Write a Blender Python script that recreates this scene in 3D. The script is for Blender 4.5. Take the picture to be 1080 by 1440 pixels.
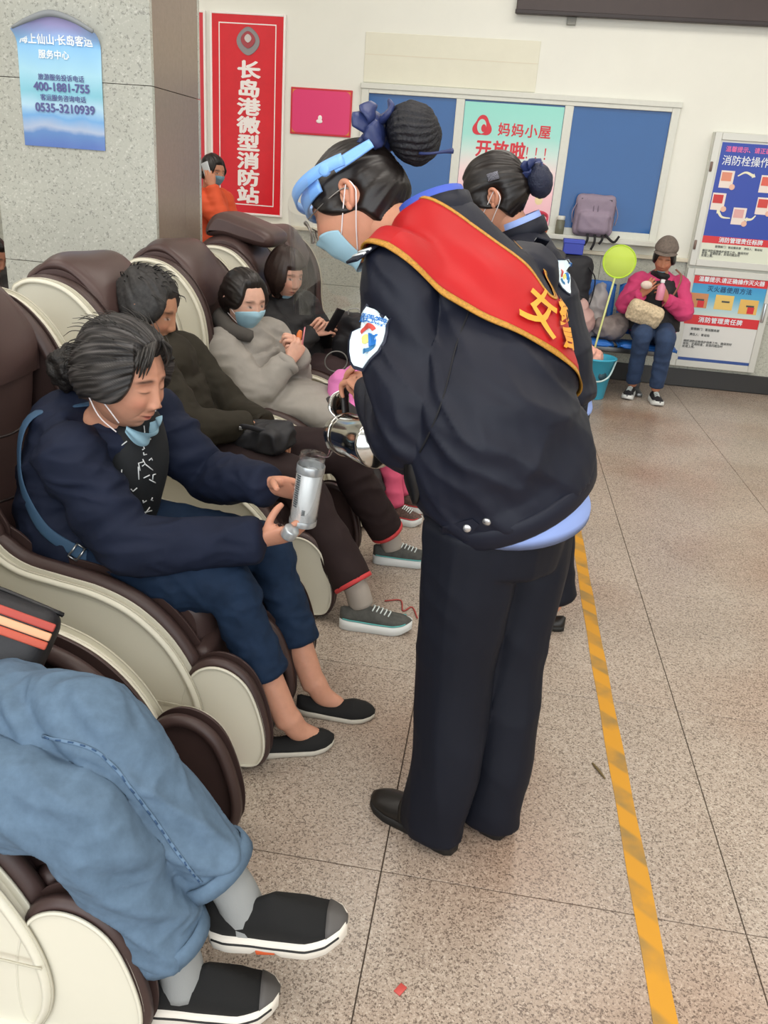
import bpy, bmesh, math, random
import numpy as np
from mathutils import Vector, Matrix, noise
from mathutils.bvhtree import BVHTree

for o in list(bpy.data.objects):
    bpy.data.objects.remove(o)
SC = bpy.context.scene
COL = SC.collection
random.seed(7)

# ------------------------------------------------------------------ camera
cam_data = bpy.data.cameras.new('camera')
cam_data.sensor_width = 36.0
cam_data.lens = 36.0 * 1140.0 / 1440.0
cam_data.clip_start = 0.02
cam = bpy.data.objects.new('camera', cam_data)
COL.objects.link(cam)
_n = lambda v: np.array(v, float) / np.linalg.norm(v)
_dn = _n((-210, 2780, 1140)); _dy = np.array((185, -454, 1140), float)
_dy = _n(_dy - _dn * (_dy @ _dn)); _dz = -_dn; _dx = np.cross(_dy, _dz)
_R = np.stack([_dx, _dy, _dz])
_m = Matrix(((_R[0, 0], -_R[0, 1], -_R[0, 2], 0), (_R[1, 0], -_R[1, 1], -_R[1, 2], 0),
             (_R[2, 0], -_R[2, 1], -_R[2, 2], 1.52), (0, 0, 0, 1)))
cam.matrix_world = _m
SC.camera = cam

# ------------------------------------------------------------------ light
SC.view_settings.view_transform = 'Standard'
SC.view_settings.look = 'None'
SC.view_settings.gamma = 1.0
SC.view_settings.exposure = 0.0
SC.view_settings.use_curve_mapping = False
world = bpy.data.worlds.new('daylight'); SC.world = world
world.use_nodes = True
_bg = world.node_tree.nodes['Background']
_bg.inputs['Color'].default_value = (0.90, 0.96, 1.0, 1)
_bg.inputs['Strength'].default_value = 0.62


def area_light(name, loc, rot, sx, sy, power, color=(1, 1, 1)):
    d = bpy.data.lights.new(name, 'AREA'); d.shape = 'RECTANGLE'; d.size = sx; d.size_y = sy
    d.energy = power; d.color = color
    o = bpy.data.objects.new(name, d); COL.objects.link(o); o.location = loc; o.rotation_euler = rot
    return o


CEIL = 4.3
LIGHT_SPOTS = [(x, y) for x in (-3.2, 0.4, 4.0) for y in (-1.2, 2.0, 5.2)]
for _x, _y in LIGHT_SPOTS:
    area_light('ceiling_lamp', (_x, _y, CEIL - 0.09), (0, 0, 0), 2.4, 1.2, 32, (1.0, 0.96, 0.9))
# glazed front of the hall, behind the photographer
area_light('front_glazing', (0.5, -3.2, 2.2), (math.radians(90), 0, 0), 10.0, 3.4, 320, (0.93, 0.97, 1.0))

# ------------------------------------------------------------------ helpers


def lin(c):
    if isinstance(c, str):
        c = c.lstrip('#'); c = tuple(int(c[i:i + 2], 16) / 255 for i in (0, 2, 4))
    return tuple(x / 12.92 if x <= 0.04045 else ((x + 0.055) / 1.055) ** 2.4 for x in c[:3])


MATS = {}


def mat(name, color, rough=0.6, metal=0.0, spec=0.5, var=None, bump=None, coat=0.0, trans=0.0, alpha=1.0,
        emit=None, sheen=0.0, attr=None, stretch=None, ior=1.45, sss=0.0):
    """procedural principled material; var=(scale, amount), bump=(scale, strength[, distance])"""
    if name in MATS:
        return MATS[name]
    m = bpy.data.materials.new(name); m.use_nodes = True
    nt = m.node_tree; b = nt.nodes['Principled BSDF']
    c = lin(color)
    b.inputs['Base Color'].default_value = (*c, 1)
    b.inputs['Roughness'].default_value = rough
    b.inputs['Metallic'].default_value = metal
    b.inputs['Specular IOR Level'].default_value = spec
    b.inputs['Coat Weight'].default_value = coat
    b.inputs['Transmission Weight'].default_value = trans
    b.inputs['Alpha'].default_value = alpha
    b.inputs['IOR'].default_value = ior
    b.inputs['Sheen Weight'].default_value = sheen
    if sss:
        b.inputs['Subsurface Weight'].default_value = sss
        b.inputs['Subsurface Radius'].default_value = (0.010, 0.004, 0.002)
        b.inputs['Subsurface Scale'].default_value = 1.0
    tc = nt.nodes.new('ShaderNodeTexCoord')
    mp = nt.nodes.new('ShaderNodeMapping')
    nt.links.new(tc.outputs['Object'], mp.inputs['Vector'])
    if stretch:
        mp.inputs['Scale'].default_value = stretch
    colsock = None
    if attr:
        a = nt.nodes.new('ShaderNodeVertexColor'); a.layer_name = attr
        colsock = a.outputs['Color']
    if var:
        nz = nt.nodes.new('ShaderNodeTexNoise'); nz.inputs['Scale'].default_value = var[0]
        nz.inputs['Detail'].default_value = 6; nz.inputs['Roughness'].default_value = 0.65
        nt.links.new(mp.outputs['Vector'], nz.inputs['Vector'])
        rp = nt.nodes.new('ShaderNodeMapRange')
        rp.inputs['From Min'].default_value = 0.3; rp.inputs['From Max'].default_value = 0.7
        rp.inputs['To Min'].default_value = 1 - var[1]; rp.inputs['To Max'].default_value = 1 + var[1]
        nt.links.new(nz.outputs['Fac'], rp.inputs['Value'])
        mx = nt.nodes.new('ShaderNodeVectorMath'); mx.operation = 'SCALE'
        if colsock:
            nt.links.new(colsock, mx.inputs[0])
        else:
            mx.inputs[0].default_value = c
        nt.links.new(rp.outputs['Result'], mx.inputs['Scale'])
        colsock = mx.outputs['Vector']
    if colsock:
        nt.links.new(colsock, b.inputs['Base Color'])
    if bump:
        nz = nt.nodes.new('ShaderNodeTexNoise'); nz.inputs['Scale'].default_value = bump[0]
        nz.inputs['Detail'].default_value = 5
        nt.links.new(mp.outputs['Vector'], nz.inputs['Vector'])
        bp = nt.nodes.new('ShaderNodeBump'); bp.inputs['Strength'].default_value = bump[1]
        bp.inputs['Distance'].default_value = bump[2] if len(bump) > 2 else 0.002
        nt.links.new(nz.outputs['Fac'], bp.inputs['Height'])
        nt.links.new(bp.outputs['Normal'], b.inputs['Normal'])
    if emit:
        b.inputs['Emission Color'].default_value = (*lin(emit[0]), 1)
        b.inputs['Emission Strength'].default_value = emit[1]
    MATS[name] = m
    return m


def granite(name, base, dark, light, scale=1.0, rough=0.3, spec=0.4, stain=0.0, tint=None, edges=(0.16, 0.26, 0.72)):
    m = bpy.data.materials.new(name); m.use_nodes = True
    nt = m.node_tree; b = nt.nodes['Principled BSDF']
    b.inputs['Roughness'].default_value = rough; b.inputs['Specular IOR Level'].default_value = spec
    g = nt.nodes.new('ShaderNodeNewGeometry')
    mp = nt.nodes.new('ShaderNodeMapping'); nt.links.new(g.outputs['Position'], mp.inputs['Vector'])
    cells = []
    for s, seed in ((150 * scale, 0.0), (300 * scale, 3.7)):
        v = nt.nodes.new('ShaderNodeTexVoronoi'); v.inputs['Scale'].default_value = s
        v.inputs['Randomness'].default_value = 1.0
        mm = nt.nodes.new('ShaderNodeMapping'); mm.inputs['Location'].default_value = (seed, seed, seed)
        nt.links.new(g.outputs['Position'], mm.inputs['Vector']); nt.links.new(mm.outputs['Vector'], v.inputs['Vector'])
        s3 = nt.nodes.new('ShaderNodeSeparateColor'); nt.links.new(v.outputs['Color'], s3.inputs['Color'])
        cells.append(s3.outputs['Red'])
    r = nt.nodes.new('ShaderNodeValToRGB'); r.color_ramp.interpolation = 'LINEAR'
    e = r.color_ramp.elements
    e[0].position = 0.0; e[0].color = (*lin(dark), 1); e[1].position = 1.0; e[1].color = (*lin(light), 1)
    for p_, c_ in ((edges[0], dark), (edges[1], base), (edges[2], base)):
        k = e.new(p_); k.color = (*lin(c_), 1)
    md = nt.nodes.new('ShaderNodeMix'); md.data_type = 'FLOAT'; md.inputs['Factor'].default_value = 0.4
    nt.links.new(cells[0], md.inputs[2]); nt.links.new(cells[1], md.inputs[3])
    nt.links.new(md.outputs[0], r.inputs['Fac'])
    nz = nt.nodes.new('ShaderNodeTexNoise'); nz.inputs['Scale'].default_value = 1.7; nz.inputs['Detail'].default_value = 4
    nt.links.new(g.outputs['Position'], nz.inputs['Vector'])
    rp = nt.nodes.new('ShaderNodeMapRange'); rp.inputs['From Min'].default_value = 0.35; rp.inputs['From Max'].default_value = 0.65
    rp.inputs['To Min'].default_value = 1 - stain; rp.inputs['To Max'].default_value = 1 + stain * 0.6
    nt.links.new(nz.outputs['Fac'], rp.inputs['Value'])
    sc = nt.nodes.new('ShaderNodeVectorMath'); sc.operation = 'SCALE'
    nt.links.new(r.outputs['Color'], sc.inputs[0]); nt.links.new(rp.outputs['Result'], sc.inputs['Scale'])
    out = sc.outputs['Vector']
    if tint:
        n2 = nt.nodes.new('ShaderNodeTexNoise'); n2.inputs['Scale'].default_value = 0.9
        nt.links.new(g.outputs['Position'], n2.inputs['Vector'])
        r2 = nt.nodes.new('ShaderNodeMapRange'); r2.inputs['From Min'].default_value = 0.45; r2.inputs['From Max'].default_value = 0.7
        nt.links.new(n2.outputs['Fac'], r2.inputs['Value'])
        mx = nt.nodes.new('ShaderNodeMix'); mx.data_type = 'RGBA'; mx.blend_type = 'MULTIPLY'
        nt.links.new(r2.outputs['Result'], mx.inputs['Factor']); nt.links.new(out, mx.inputs[6])
        mx.inputs[7].default_value = (*lin(tint), 1)
        out = mx.outputs[2]
    nt.links.new(out, b.inputs['Base Color'])
    MATS[name] = m
    return m


def mesh_data(name, V, F, smooth=True):
    me = bpy.data.meshes.new(name)
    V = np.asarray(V, float)
    me.from_pydata(V.tolist(), [], [tuple(int(i) for i in f) for f in F])
    me.update()
    if smooth:
        me.polygons.foreach_set('use_smooth', np.array([len(f) <= 8 for f in F], bool))
    return me


def obj(name, me, m=None, parent=None, **props):
    o = bpy.data.objects.new(name, me)
    COL.objects.link(o)
    if m is not None:
        me.materials.clear() if False else None
        if len(me.materials) == 0:
            me.materials.append(m)
    if parent is not None:
        o.parent = parent
        o.matrix_parent_inverse = world_mat(parent).inverted()
    for k, v in props.items():
        o[k] = v
    return o


def world_mat(o):
    mw = o.matrix_basis.copy()
    if o.parent is not None:
        mw = world_mat(o.parent) @ o.matrix_parent_inverse @ mw
    return mw


def mk(name, V, F, m, parent=None, smooth=True, **props):
    return obj(name, mesh_data(name, V, F, smooth), m, parent, **props)


def thing(name, loc, label, cat, group=None):
    o = bpy.data.objects.new(name, None); COL.objects.link(o)
    o.location = loc; o.empty_display_size = 0.05
    o['label'] = label; o['category'] = cat
    if group:
        o['group'] = group
    return o


def tag(o, label, cat, group=None):
    o['label'] = label; o['category'] = cat
    if group:
        o['group'] = group
    return o


def copy_tree(o, parent=None):
    c = o.copy(); COL.objects.link(c)
    if parent is not None:
        c.parent = parent
    for ch in list(o.children):
        copy_tree(ch, c)
    return c


def box(a, b, bev=0.0):
    """rounded box between corners a and b -> V, F"""
    a = np.minimum(a, b).astype(float) if False else np.array([min(a[i], b[i]) for i in range(3)], float)
    b2 = np.array([max(_b, _a) for _a, _b in zip(a, b)], float)
    bm = bmesh.new()
    bmesh.ops.create_cube(bm, size=1.0)
    for v in bm.verts:
        v.co = Vector([(a[i] + b2[i]) / 2 + v.co[i] * (b2[i] - a[i]) for i in range(3)])
    if bev > 0:
        bmesh.ops.bevel(bm, geom=bm.edges[:], offset=bev, segments=2, affect='EDGES', profile=0.5)
    V = [tuple(v.co) for v in bm.verts]
    bm.verts.index_update()
    F = [[v.index for v in f.verts] for f in bm.faces]
    bm.free()
    return V, F


def join(*parts):
    V = []; F = []
    for v, f in parts:
        n = len(V); V += [tuple(p) for p in v]; F += [[i + n for i in q] for q in f]
    return V, F


def catmull(P, n, closed=False):
    P = np.asarray(P, float); k = len(P); out = []
    segs = k if closed else k - 1
    for i in range(segs):
        if closed:
            p0, p1, p2, p3 = P[(i - 1) % k], P[i], P[(i + 1) % k], P[(i + 2) % k]
        else:
            p1, p2 = P[i], P[i + 1]
            p0 = P[i - 1] if i > 0 else 2 * p1 - p2
            p3 = P[i + 2] if i + 2 < k else 2 * p2 - p1
        for j in range(n):
            t = j / n
            out.append(0.5 * (2 * p1 + (p2 - p0) * t + (2 * p0 - 5 * p1 + 4 * p2 - p3) * t * t + (3 * p1 - p0 - 3 * p2 + p3) * t ** 3))
    if not closed:
        out.append(P[-1])
    return np.array(out)


def prism(outline, y0, y1, bev=0.01, axis='y', rb=2):
    """outline: closed list of (x,z); slab between y0 and y1 with rounded rims"""
    P = np.asarray(outline, float); n = len(P)
    d = np.roll(P, -1, 0) - np.roll(P, 1, 0)
    nrm = np.stack([d[:, 1], -d[:, 0]], 1); nrm /= np.maximum(np.linalg.norm(nrm, axis=1), 1e-9)[:, None]
    area = 0.5 * np.sum(P[:, 0] * np.roll(P[:, 1], -1) - np.roll(P[:, 0], -1) * P[:, 1])
    if area < 0:
        nrm = -nrm
    rings = []
    for k in range(rb + 1):
        a = math.pi / 2 * k / rb
        rings.append((y0 + bev * (1 - math.sin(a)), bev * (1 - math.cos(a))))
    rings += [(y1 - (y - y0), i) for y, i in rings[::-1]]
    V = []; F = []
    for y, ins in rings:
        Q = P - nrm * ins
        for q in Q:
            V.append((q[0], y, q[1]))
    for r in range(len(rings) - 1):
        for i in range(n):
            j = (i + 1) % n
            F.append((r * n + i, r * n + j, (r + 1) * n + j, (r + 1) * n + i))
    F.append(tuple(range(n - 1, -1, -1))); F.append(tuple((len(rings) - 1) * n + i for i in range(n)))
    if area > 0:
        F = [tuple(reversed(f)) for f in F]
    if axis == 'x':
        V = [(v[1], v[0], v[2]) for v in V]; F = [tuple(reversed(f)) for f in F]
    if axis == 'z':
        V = [(v[0], v[2], v[1]) for v in V]; F = [tuple(reversed(f)) for f in F]
    return V, F


def tube(path, radii, side=None, n=16, sub=5, cap=True, twist=0.0, interp=True):
    """lofted tube. radii: floats or (a,b); side: vector(s) giving the direction of a"""
    P = np.asarray(path, float); k = len(P)
    Rr = np.array([(r, r) if np.isscalar(r) else r for r in radii], float)
    if side is None:
        S = None
    else:
        S = np.asarray(side, float)
        if S.ndim == 1:
            S = np.tile(S, (k, 1))
    if interp and k > 1:
        P2 = catmull(P, sub); R2 = np.maximum(catmull(Rr, sub), 1e-4); S2 = catmull(S, sub) if S is not None else None
    else:
        P2, R2, S2 = P, Rr, S
    m = len(P2)
    T = np.gradient(P2, axis=0); T /= np.maximum(np.linalg.norm(T, axis=1), 1e-9)[:, None]
    V = []; F = []
    prev = None
    for i in range(m):
        t = T[i]
        if S2 is not None:
            a = S2[i] - t * (S2[i] @ t)
        else:
            a = prev if prev is not None else (np.array((0, 0, 1.0)) if abs(t[2]) < 0.9 else np.array((1.0, 0, 0)))
            a = a - t * (a @ t)
        a = a / max(np.linalg.norm(a), 1e-9); b = np.cross(t, a); prev = a
        for j in range(n):
            th = 2 * math.pi * j / n + twist
            V.append(tuple(P2[i] + a * R2[i, 0] * math.cos(th) + b * R2[i, 1] * math.sin(th)))
    for i in range(m - 1):
        for j in range(n):
            j2 = (j + 1) % n
            F.append((i * n + j, i * n + j2, (i + 1) * n + j2, (i + 1) * n + j))
    if cap:
        for i, s in ((0, -1), (m - 1, 1)):
            c = len(V); V.append(tuple(P2[i] + T[i] * s * R2[i].min() * 0.35))
            for j in range(n):
                j2 = (j + 1) % n
                F.append((c, i * n + j2, i * n + j) if s < 0 else (c, i * n + j, i * n + j2))
    return V, F


def ball(c, r, n=20, m=12, rot=None):
    r = (r, r, r) if np.isscalar(r) else r
    V = []; F = []
    for i in range(1, m):
        ph = math.pi * i / m
        for j in range(n):
            th = 2 * math.pi * j / n
            V.append((math.sin(ph) * math.cos(th), math.sin(ph) * math.sin(th), math.cos(ph)))
    V.append((0, 0, 1)); V.append((0, 0, -1))
    V = np.array(V) * np.array(r)
    if rot is not None:
        V = V @ np.asarray(rot).T
    V = V + np.array(c)
    for i in range(m - 2):
        for j in range(n):
            j2 = (j + 1) % n
            F.append((i * n + j, (i + 1) * n + j, (i + 1) * n + j2, i * n + j2))
    t = (m - 1) * n
    for j in range(n):
        j2 = (j + 1) % n
        F.append((t, j, j2)); F.append((t + 1, (m - 2) * n + j2, (m - 2) * n + j))
    return V.tolist(), F


def lathe(profile, c=(0, 0, 0), axis=(0, 0, 1), n=28, closed=False):
    """profile: list of (r, h) along axis"""
    ax = _n(axis); a = np.cross(ax, (0.0, 0.0, 1.0))
    if np.linalg.norm(a) < 1e-3:
        a = np.array((1.0, 0, 0))
    a = _n(a); b = np.cross(ax, a); V = []; F = []
    for r, h in profile:
        for j in range(n):
            th = 2 * math.pi * j / n
            V.append(tuple(np.array(c) + ax * h + (a * math.cos(th) + b * math.sin(th)) * r))
    k = len(profile)
    for i in range(k - 1):
        for j in range(n):
            j2 = (j + 1) % n
            F.append((i * n + j, i * n + j2, (i + 1) * n + j2, (i + 1) * n + j))
    return V, F


def xf(part, M=None, loc=None):
    V, F = part
    V = np.asarray(V, float)
    if M is not None:
        V = V @ np.asarray(M, float).T
    if loc is not None:
        V = V + np.asarray(loc, float)
    return V.tolist(), F


def remesh(part, voxel=0.006, smooth=6, factor=0.5, name='tmp'):
    me = mesh_data(name, part[0], part[1])
    o = bpy.data.objects.new(name, me); COL.objects.link(o)
    md = o.modifiers.new('r', 'REMESH'); md.mode = 'VOXEL'; md.voxel_size = voxel
    if smooth:
        s = o.modifiers.new('s', 'SMOOTH'); s.factor = factor; s.iterations = smooth
    dg = bpy.context.evaluated_depsgraph_get()
    ev = o.evaluated_get(dg)
    m2 = bpy.data.meshes.new_from_object(ev)
    bpy.data.objects.remove(o); bpy.data.meshes.remove(me)
    m2.name = name
    m2.materials.clear()
    m2.polygons.foreach_set('use_smooth', np.ones(len(m2.polygons), bool))
    return m2


def me_arrays(me):
    V = np.empty(len(me.vertices) * 3); me.vertices.foreach_get('co', V)
    return V.reshape(-1, 3)


def me_normals(me):
    N = np.empty(len(me.vertices) * 3); me.vertices.foreach_get('normal', N)
    return N.reshape(-1, 3)


def set_co(me, V):
    me.vertices.foreach_set('co', np.asarray(V, float).ravel()); me.update()


def vnoise(P, seed=0.0):
    return np.array([noise.noise(Vector((p[0] + seed, p[1] - seed * 1.3, p[2] + seed * 0.7))) for p in P])


def wrinkle(me, amp, freq, seed=0.0, axes=None, ridge=True):
    """real folds: displace along the normal; axes rows give stretched noise directions"""
    V = me_arrays(me); N = me_normals(me)
    A = np.eye(3) if axes is None else np.asarray(axes, float)
    q = (V @ A.T) * np.asarray(freq, float)
    q = q + 0.5 * np.stack([vnoise(q * 0.6, seed + 11)] * 3, 1)
    h = vnoise(q, seed)
    if ridge:
        h = (1 - np.abs(h) * 2.2) * 0.6
    set_co(me, V + N * (h * amp)[:, None])
    return me


def col_attr(me, C):
    C = np.asarray(C, float)
    if C.shape[1] == 3:
        C = np.hstack([C, np.ones((len(C), 1))])
    a = me.color_attributes.new('Col', 'FLOAT_COLOR', 'POINT')
    a.data.foreach_set('color', C.ravel())


def text_mesh(s, size, bold=0.0, depth=0.0004, align='CENTER', spacing=1.0, line=1.0):
    cu = bpy.data.curves.new('txt', 'FONT'); cu.body = s; cu.size = size; cu.align_x = align; cu.align_y = 'CENTER'
    cu.offset = bold; cu.extrude = depth; cu.space_character = spacing; cu.space_line = line; cu.resolution_u = 3
    o = bpy.data.objects.new('txt', cu); COL.objects.link(o)
    dg = bpy.context.evaluated_depsgraph_get()
    me = bpy.data.meshes.new_from_object(o.evaluated_get(dg))
    bpy.data.objects.remove(o); bpy.data.curves.remove(cu)
    return me


def wall_text(s, size, x, y, z, m, parent, bold=0.0, name='lettering', align='CENTER', spacing=1.0, line=1.0, sx=1.0, rot=0.0):
    """text standing in the XZ plane and facing -Y"""
    me = text_mesh(s, size, 0.0, align=align, spacing=spacing, line=line)
    V = me_arrays(me)
    if bold:
        F = [tuple(p.vertices) for p in me.polygons]; n0 = len(V); VV = []; FF = []
        for k, (ox, oy) in enumerate(((-1, 0), (1, 0), (0, -1), (0, 1), (0.7, 0.7), (-0.7, -0.7))):
            VV.append(V + np.array((ox * bold, oy * bold, k * 0.00004))); FF += [tuple(i + k * n0 for i in f) for f in F]
        bpy.data.meshes.remove(me); me = mesh_data('lettering', np.vstack(VV), FF, smooth=False); V = me_arrays(me)
    c, sn = math.cos(rot), math.sin(rot)
    X = V[:, 0] * sx
    set_co(me, np.stack([x + X * c - V[:, 1] * sn, y - V[:, 2], z + X * sn + V[:, 1] * c], 1))
    me.materials.clear()
    return obj(name, me, m, parent)


def frame_ring(x0, x1, z0, z1, w, y0, y1, bev=0.004):
    return join(box((x0, y0, z0), (x0 + w, y1, z1), bev), box((x1 - w, y0, z0), (x1, y1, z1), bev),
                box((x0 + w, y0, z0), (x1 - w, y1, z0 + w), bev), box((x0 + w, y0, z1 - w), (x1 - w, y1, z1), bev))

# ------------------------------------------------------------------ setting
WALL_Y = 7.5
paint = mat('wall_paint', '#e4e4da', 0.7, var=(2.0, 0.02))
patchpaint = mat('patch_paint', '#dedcca', 0.75, var=(3.0, 0.03))
stone = granite('wainscot_granite', '#b3b4a8', '#8f9088', '#cdcec4', 0.8, 0.3, 0.4, 0.04)
pill_stone = granite('pillar_granite', '#b4b5ab', '#979890', '#cccdc4', 0.55, 0.14, 0.5, 0.06)
floor_stone = granite('floor_granite', '#a6988a', '#6f6359', '#c6bbad', 1.5, 0.26, 0.45, 0.08, '#e6cfc2', (0.24, 0.38, 0.64))
grout = mat('grout', '#5b5248', 0.9)
alu = mat('pale_aluminium', '#d2d3c9', 0.4, 0.0, var=(30, 0.03))
steel = mat('brushed_steel', '#b9bcbd', 0.3, 0.9)
dark_base = mat('black_skirting', '#2e2d2c', 0.35)
beige_stone = mat('taupe_stone', '#8d7d70', 0.25, var=(40, 0.06))
white_trim = mat('cream_trim', '#d9d2bd', 0.5)

floor = mk('floor', *box((-7, -3.5, -0.12), (8, 7.9, -0.006)), grout, smooth=False, kind='structure')
TX, TY = 0.8385, 0.857
tile_me = mesh_data('tile', *box((-TX / 2 + 0.0014, -TY / 2 + 0.0014, -0.03), (TX / 2 - 0.0014, TY / 2 - 0.0014, 0.0), 0.0012), smooth=False)
tile_me.materials.append(floor_stone)
for i in range(-6, 9):
    for j in range(-5, 8):
        cx = -0.12 + TX * (i + 0.5); cy = 1.46 + TY * (j + 0.5)
        if cy > 7.8:
            continue
        t = obj('tile', tile_me, floor_stone, floor)
        t.location = (cx, cy, 0)

mk('wall_back', *box((-7, WALL_Y, 0), (8, WALL_Y + 0.3, CEIL)), paint, smooth=False, kind='structure')
wb = bpy.data.objects['wall_back']
for k in range(-8, 10):
    x0 = 0.9 * k - 0.1
    for z0, z1 in ((0.15, 0.60), (0.603, 1.05)):
        mk('panel', *box((x0 + 0.0015, WALL_Y - 0.02, z0), (x0 + 0.8985, WALL_Y + 0.01, z1), 0.001), stone, wb, smooth=False)
mk('trim_1', *box((-7, WALL_Y - 0.045, 1.05), (8, WALL_Y, 1.082), 0.006), white_trim, smooth=False, kind='structure')
mk('baseboard_back', *box((-7, WALL_Y - 0.035, 0), (8, WALL_Y, 0.155), 0.004), dark_base, smooth=False, kind='structure')
mk('wall_left', *box((-7.3, -3.5, 0), (-7, WALL_Y + 0.3, CEIL)), paint, smooth=False, kind='structure')
mk('wall_right', *box((8, -3.5, 0), (8.3, WALL_Y + 0.3, CEIL)), paint, smooth=False, kind='structure')
mk('ceiling', *box((-7.3, -3.5, CEIL), (8.3, WALL_Y + 0.3, CEIL + 0.2)), mat('ceiling_paint', '#e8e8e4', 0.8), smooth=False, kind='structure')

# painted-over hatch above the window
hatch = mk('wall_hatch', *box((-1.36, WALL_Y - 0.008, 2.26), (0.06, WALL_Y + 0.002, 2.625), 0.003), patchpaint, smooth=False)
tag(hatch, 'cream painted flat hatch panel on the wall above the left half of the window', 'hatch panel')
mk('seam', *box((-1.36, WALL_Y - 0.0095, 2.462), (0.06, WALL_Y - 0.007, 2.468)), white_trim, hatch, smooth=False)

# ------------------------------------------------------------------ pillar
PX0, PX1, PY0, PY1 = -2.66, -1.80, 4.2, 4.86
pil = mk('pillar', *box((PX0 + 0.02, PY0 + 0.02, 0), (PX1 - 0.02, PY1 - 0.02, CEIL)), grout, smooth=False, kind='structure')
for z0, z1 in ((0, 0.985), (0.985, 1.86), (1.86, 2.73), (2.73, 3.6), (3.6, CEIL)):
    g = 0.0016
    mk('panel', *box((PX0, PY0, z0 + g), (PX1, PY0 + 0.03, z1 - g), 0.001), pill_stone, pil, smooth=False)
    mk('panel', *box((PX0, PY1 - 0.03, z0 + g), (PX1, PY1, z1 - g), 0.001), pill_stone, pil, smooth=False)
    ys = (PY0 + 0.031, PY0 + 0.40, PY1 - 0.031)
    for a, b in zip(ys[:-1], ys[1:]):
        mk('panel', *box((PX1 - 0.03, a + 0.001, z0 + g), (PX1 - 0.001, b - 0.001, z1 - g), 0.001), beige_stone, pil, smooth=False)
        mk('panel', *box((PX0 + 0.001, a + 0.001, z0 + g), (PX0 + 0.03, b - 0.001, z1 - g), 0.001), beige_stone, pil, smooth=False)

# paper poster taped to the pillar, its top edge curling forward


def gradient_mat(name, stops, axis=2, lo=0.0, hi=1.0, rough=0.45, noise_amt=0.0, noise_scale=3.0):
    m = bpy.data.materials.new(name); m.use_nodes = True
    nt = m.node_tree; b = nt.nodes['Principled BSDF']; b.inputs['Roughness'].default_value = rough
    g = nt.nodes.new('ShaderNodeTexCoord'); s = nt.nodes.new('ShaderNodeSeparateXYZ')
    nt.links.new(g.outputs['Object'], s.inputs['Vector'])
    val = s.outputs[axis]
    if noise_amt:
        nz = nt.nodes.new('ShaderNodeTexNoise'); nz.inputs['Scale'].default_value = noise_scale; nz.inputs['Detail'].default_value = 4
        nt.links.new(g.outputs['Object'], nz.inputs['Vector'])
        ad = nt.nodes.new('ShaderNodeMath'); ad.operation = 'MULTIPLY_ADD'
        nt.links.new(nz.outputs['Fac'], ad.inputs[0]); ad.inputs[1].default_value = noise_amt
        nt.links.new(val, ad.inputs[2]); val = ad.outputs[0]
        lo += noise_amt * 0.5; hi += noise_amt * 0.5
    mr = nt.nodes.new('ShaderNodeMapRange'); mr.inputs['From Min'].default_value = lo; mr.inputs['From Max'].default_value = hi
    nt.links.new(val, mr.inputs['Value'])
    r = nt.nodes.new('ShaderNodeValToRGB'); e = r.color_ramp.elements
    e[0].position = stops[0][0]; e[0].color = (*lin(stops[0][1]), 1)
    e[1].position = stops[-1][0]; e[1].color = (*lin(stops[-1][1]), 1)
    for p_, c_ in stops[1:-1]:
        k = e.new(p_); k.color = (*lin(c_), 1)
    nt.links.new(mr.outputs['Result'], r.inputs['Fac']); nt.links.new(r.outputs['Color'], b.inputs['Base Color'])
    MATS[name] = m
    return m


sea_print = gradient_mat('sea_print', [(0, '#5d79bb'), (0.10, '#668dc4'), (0.14, '#aebdd6'), (0.22, '#74a9dc'), (0.30, '#b4d7ea'), (0.40, '#86c5d7'),
                                      (0.55, '#a9d8ea'), (0.75, '#8cc4ef'), (0.9, '#b9b6ea'), (1, '#b7b0de')], 2, 1.56, 2.16, 0.3, 0.09, 5.0)
V = []; F = []
nx, nz_ = 12, 26
for side in (0, 1):
    for i in range(nz_ + 1):
        tz = i / nz_
        for j in range(nx + 1):
            tx = j / nx
            x = -2.485 + 0.43 * tx + 0.006 * tz
            arch = 0.075 * math.sin(math.pi * min(1, max(0, (tx - 0.02) / 0.96))) ** 1.2
            z = 1.555 + (0.52 + arch) * tz
            curl = max(0.0, tz - 0.86) / 0.14
            y = PY0 - 0.004 - 0.05 * curl ** 2 - (0.0015 if side else 0) - 0.003 * math.sin(9 * tx + 4 * tz) ** 2
            z -= 0.012 * curl ** 2
            V.append((x, y, z))
n1 = (nx + 1) * (nz_ + 1)
for side in (0, 1):
    for i in range(nz_):
        for j in range(nx):
            q = [side * n1 + i * (nx + 1) + j, side * n1 + i * (nx + 1) + j + 1, side * n1 + (i + 1) * (nx + 1) + j + 1, side * n1 + (i + 1) * (nx + 1) + j]
            F.append(q if side else q[::-1])
pst = mk('poster', V, F, sea_print)
tag(pst, 'pale blue paper poster with phone numbers curling at its top, taped to the granite pillar', 'poster')
white_ink = mat('white_ink', '#eef4f6', 0.6)
violet_ink = mat('violet_ink', '#5c5f94', 0.6)
py = PY0 - 0.012
wall_text('海上仙山·长岛客运', 0.046, -2.275, py, 2.028, white_ink, pst, 0.0012)
wall_text('服务中心', 0.040, -2.29, py, 1.965, white_ink, pst, 0.001)
wall_text('旅游服务投诉电话', 0.030, -2.262, py, 1.867, violet_ink, pst, 0.0004)
wall_text('400-1881-755', 0.052, -2.262, py, 1.825, violet_ink, pst, 0.0016)
wall_text('客运服务咨询电话', 0.030, -2.258, py, 1.777, violet_ink, pst, 0.0004)
wall_text('0535-3210939', 0.054, -2.252, py, 1.732, violet_ink, pst, 0.0016)
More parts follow.
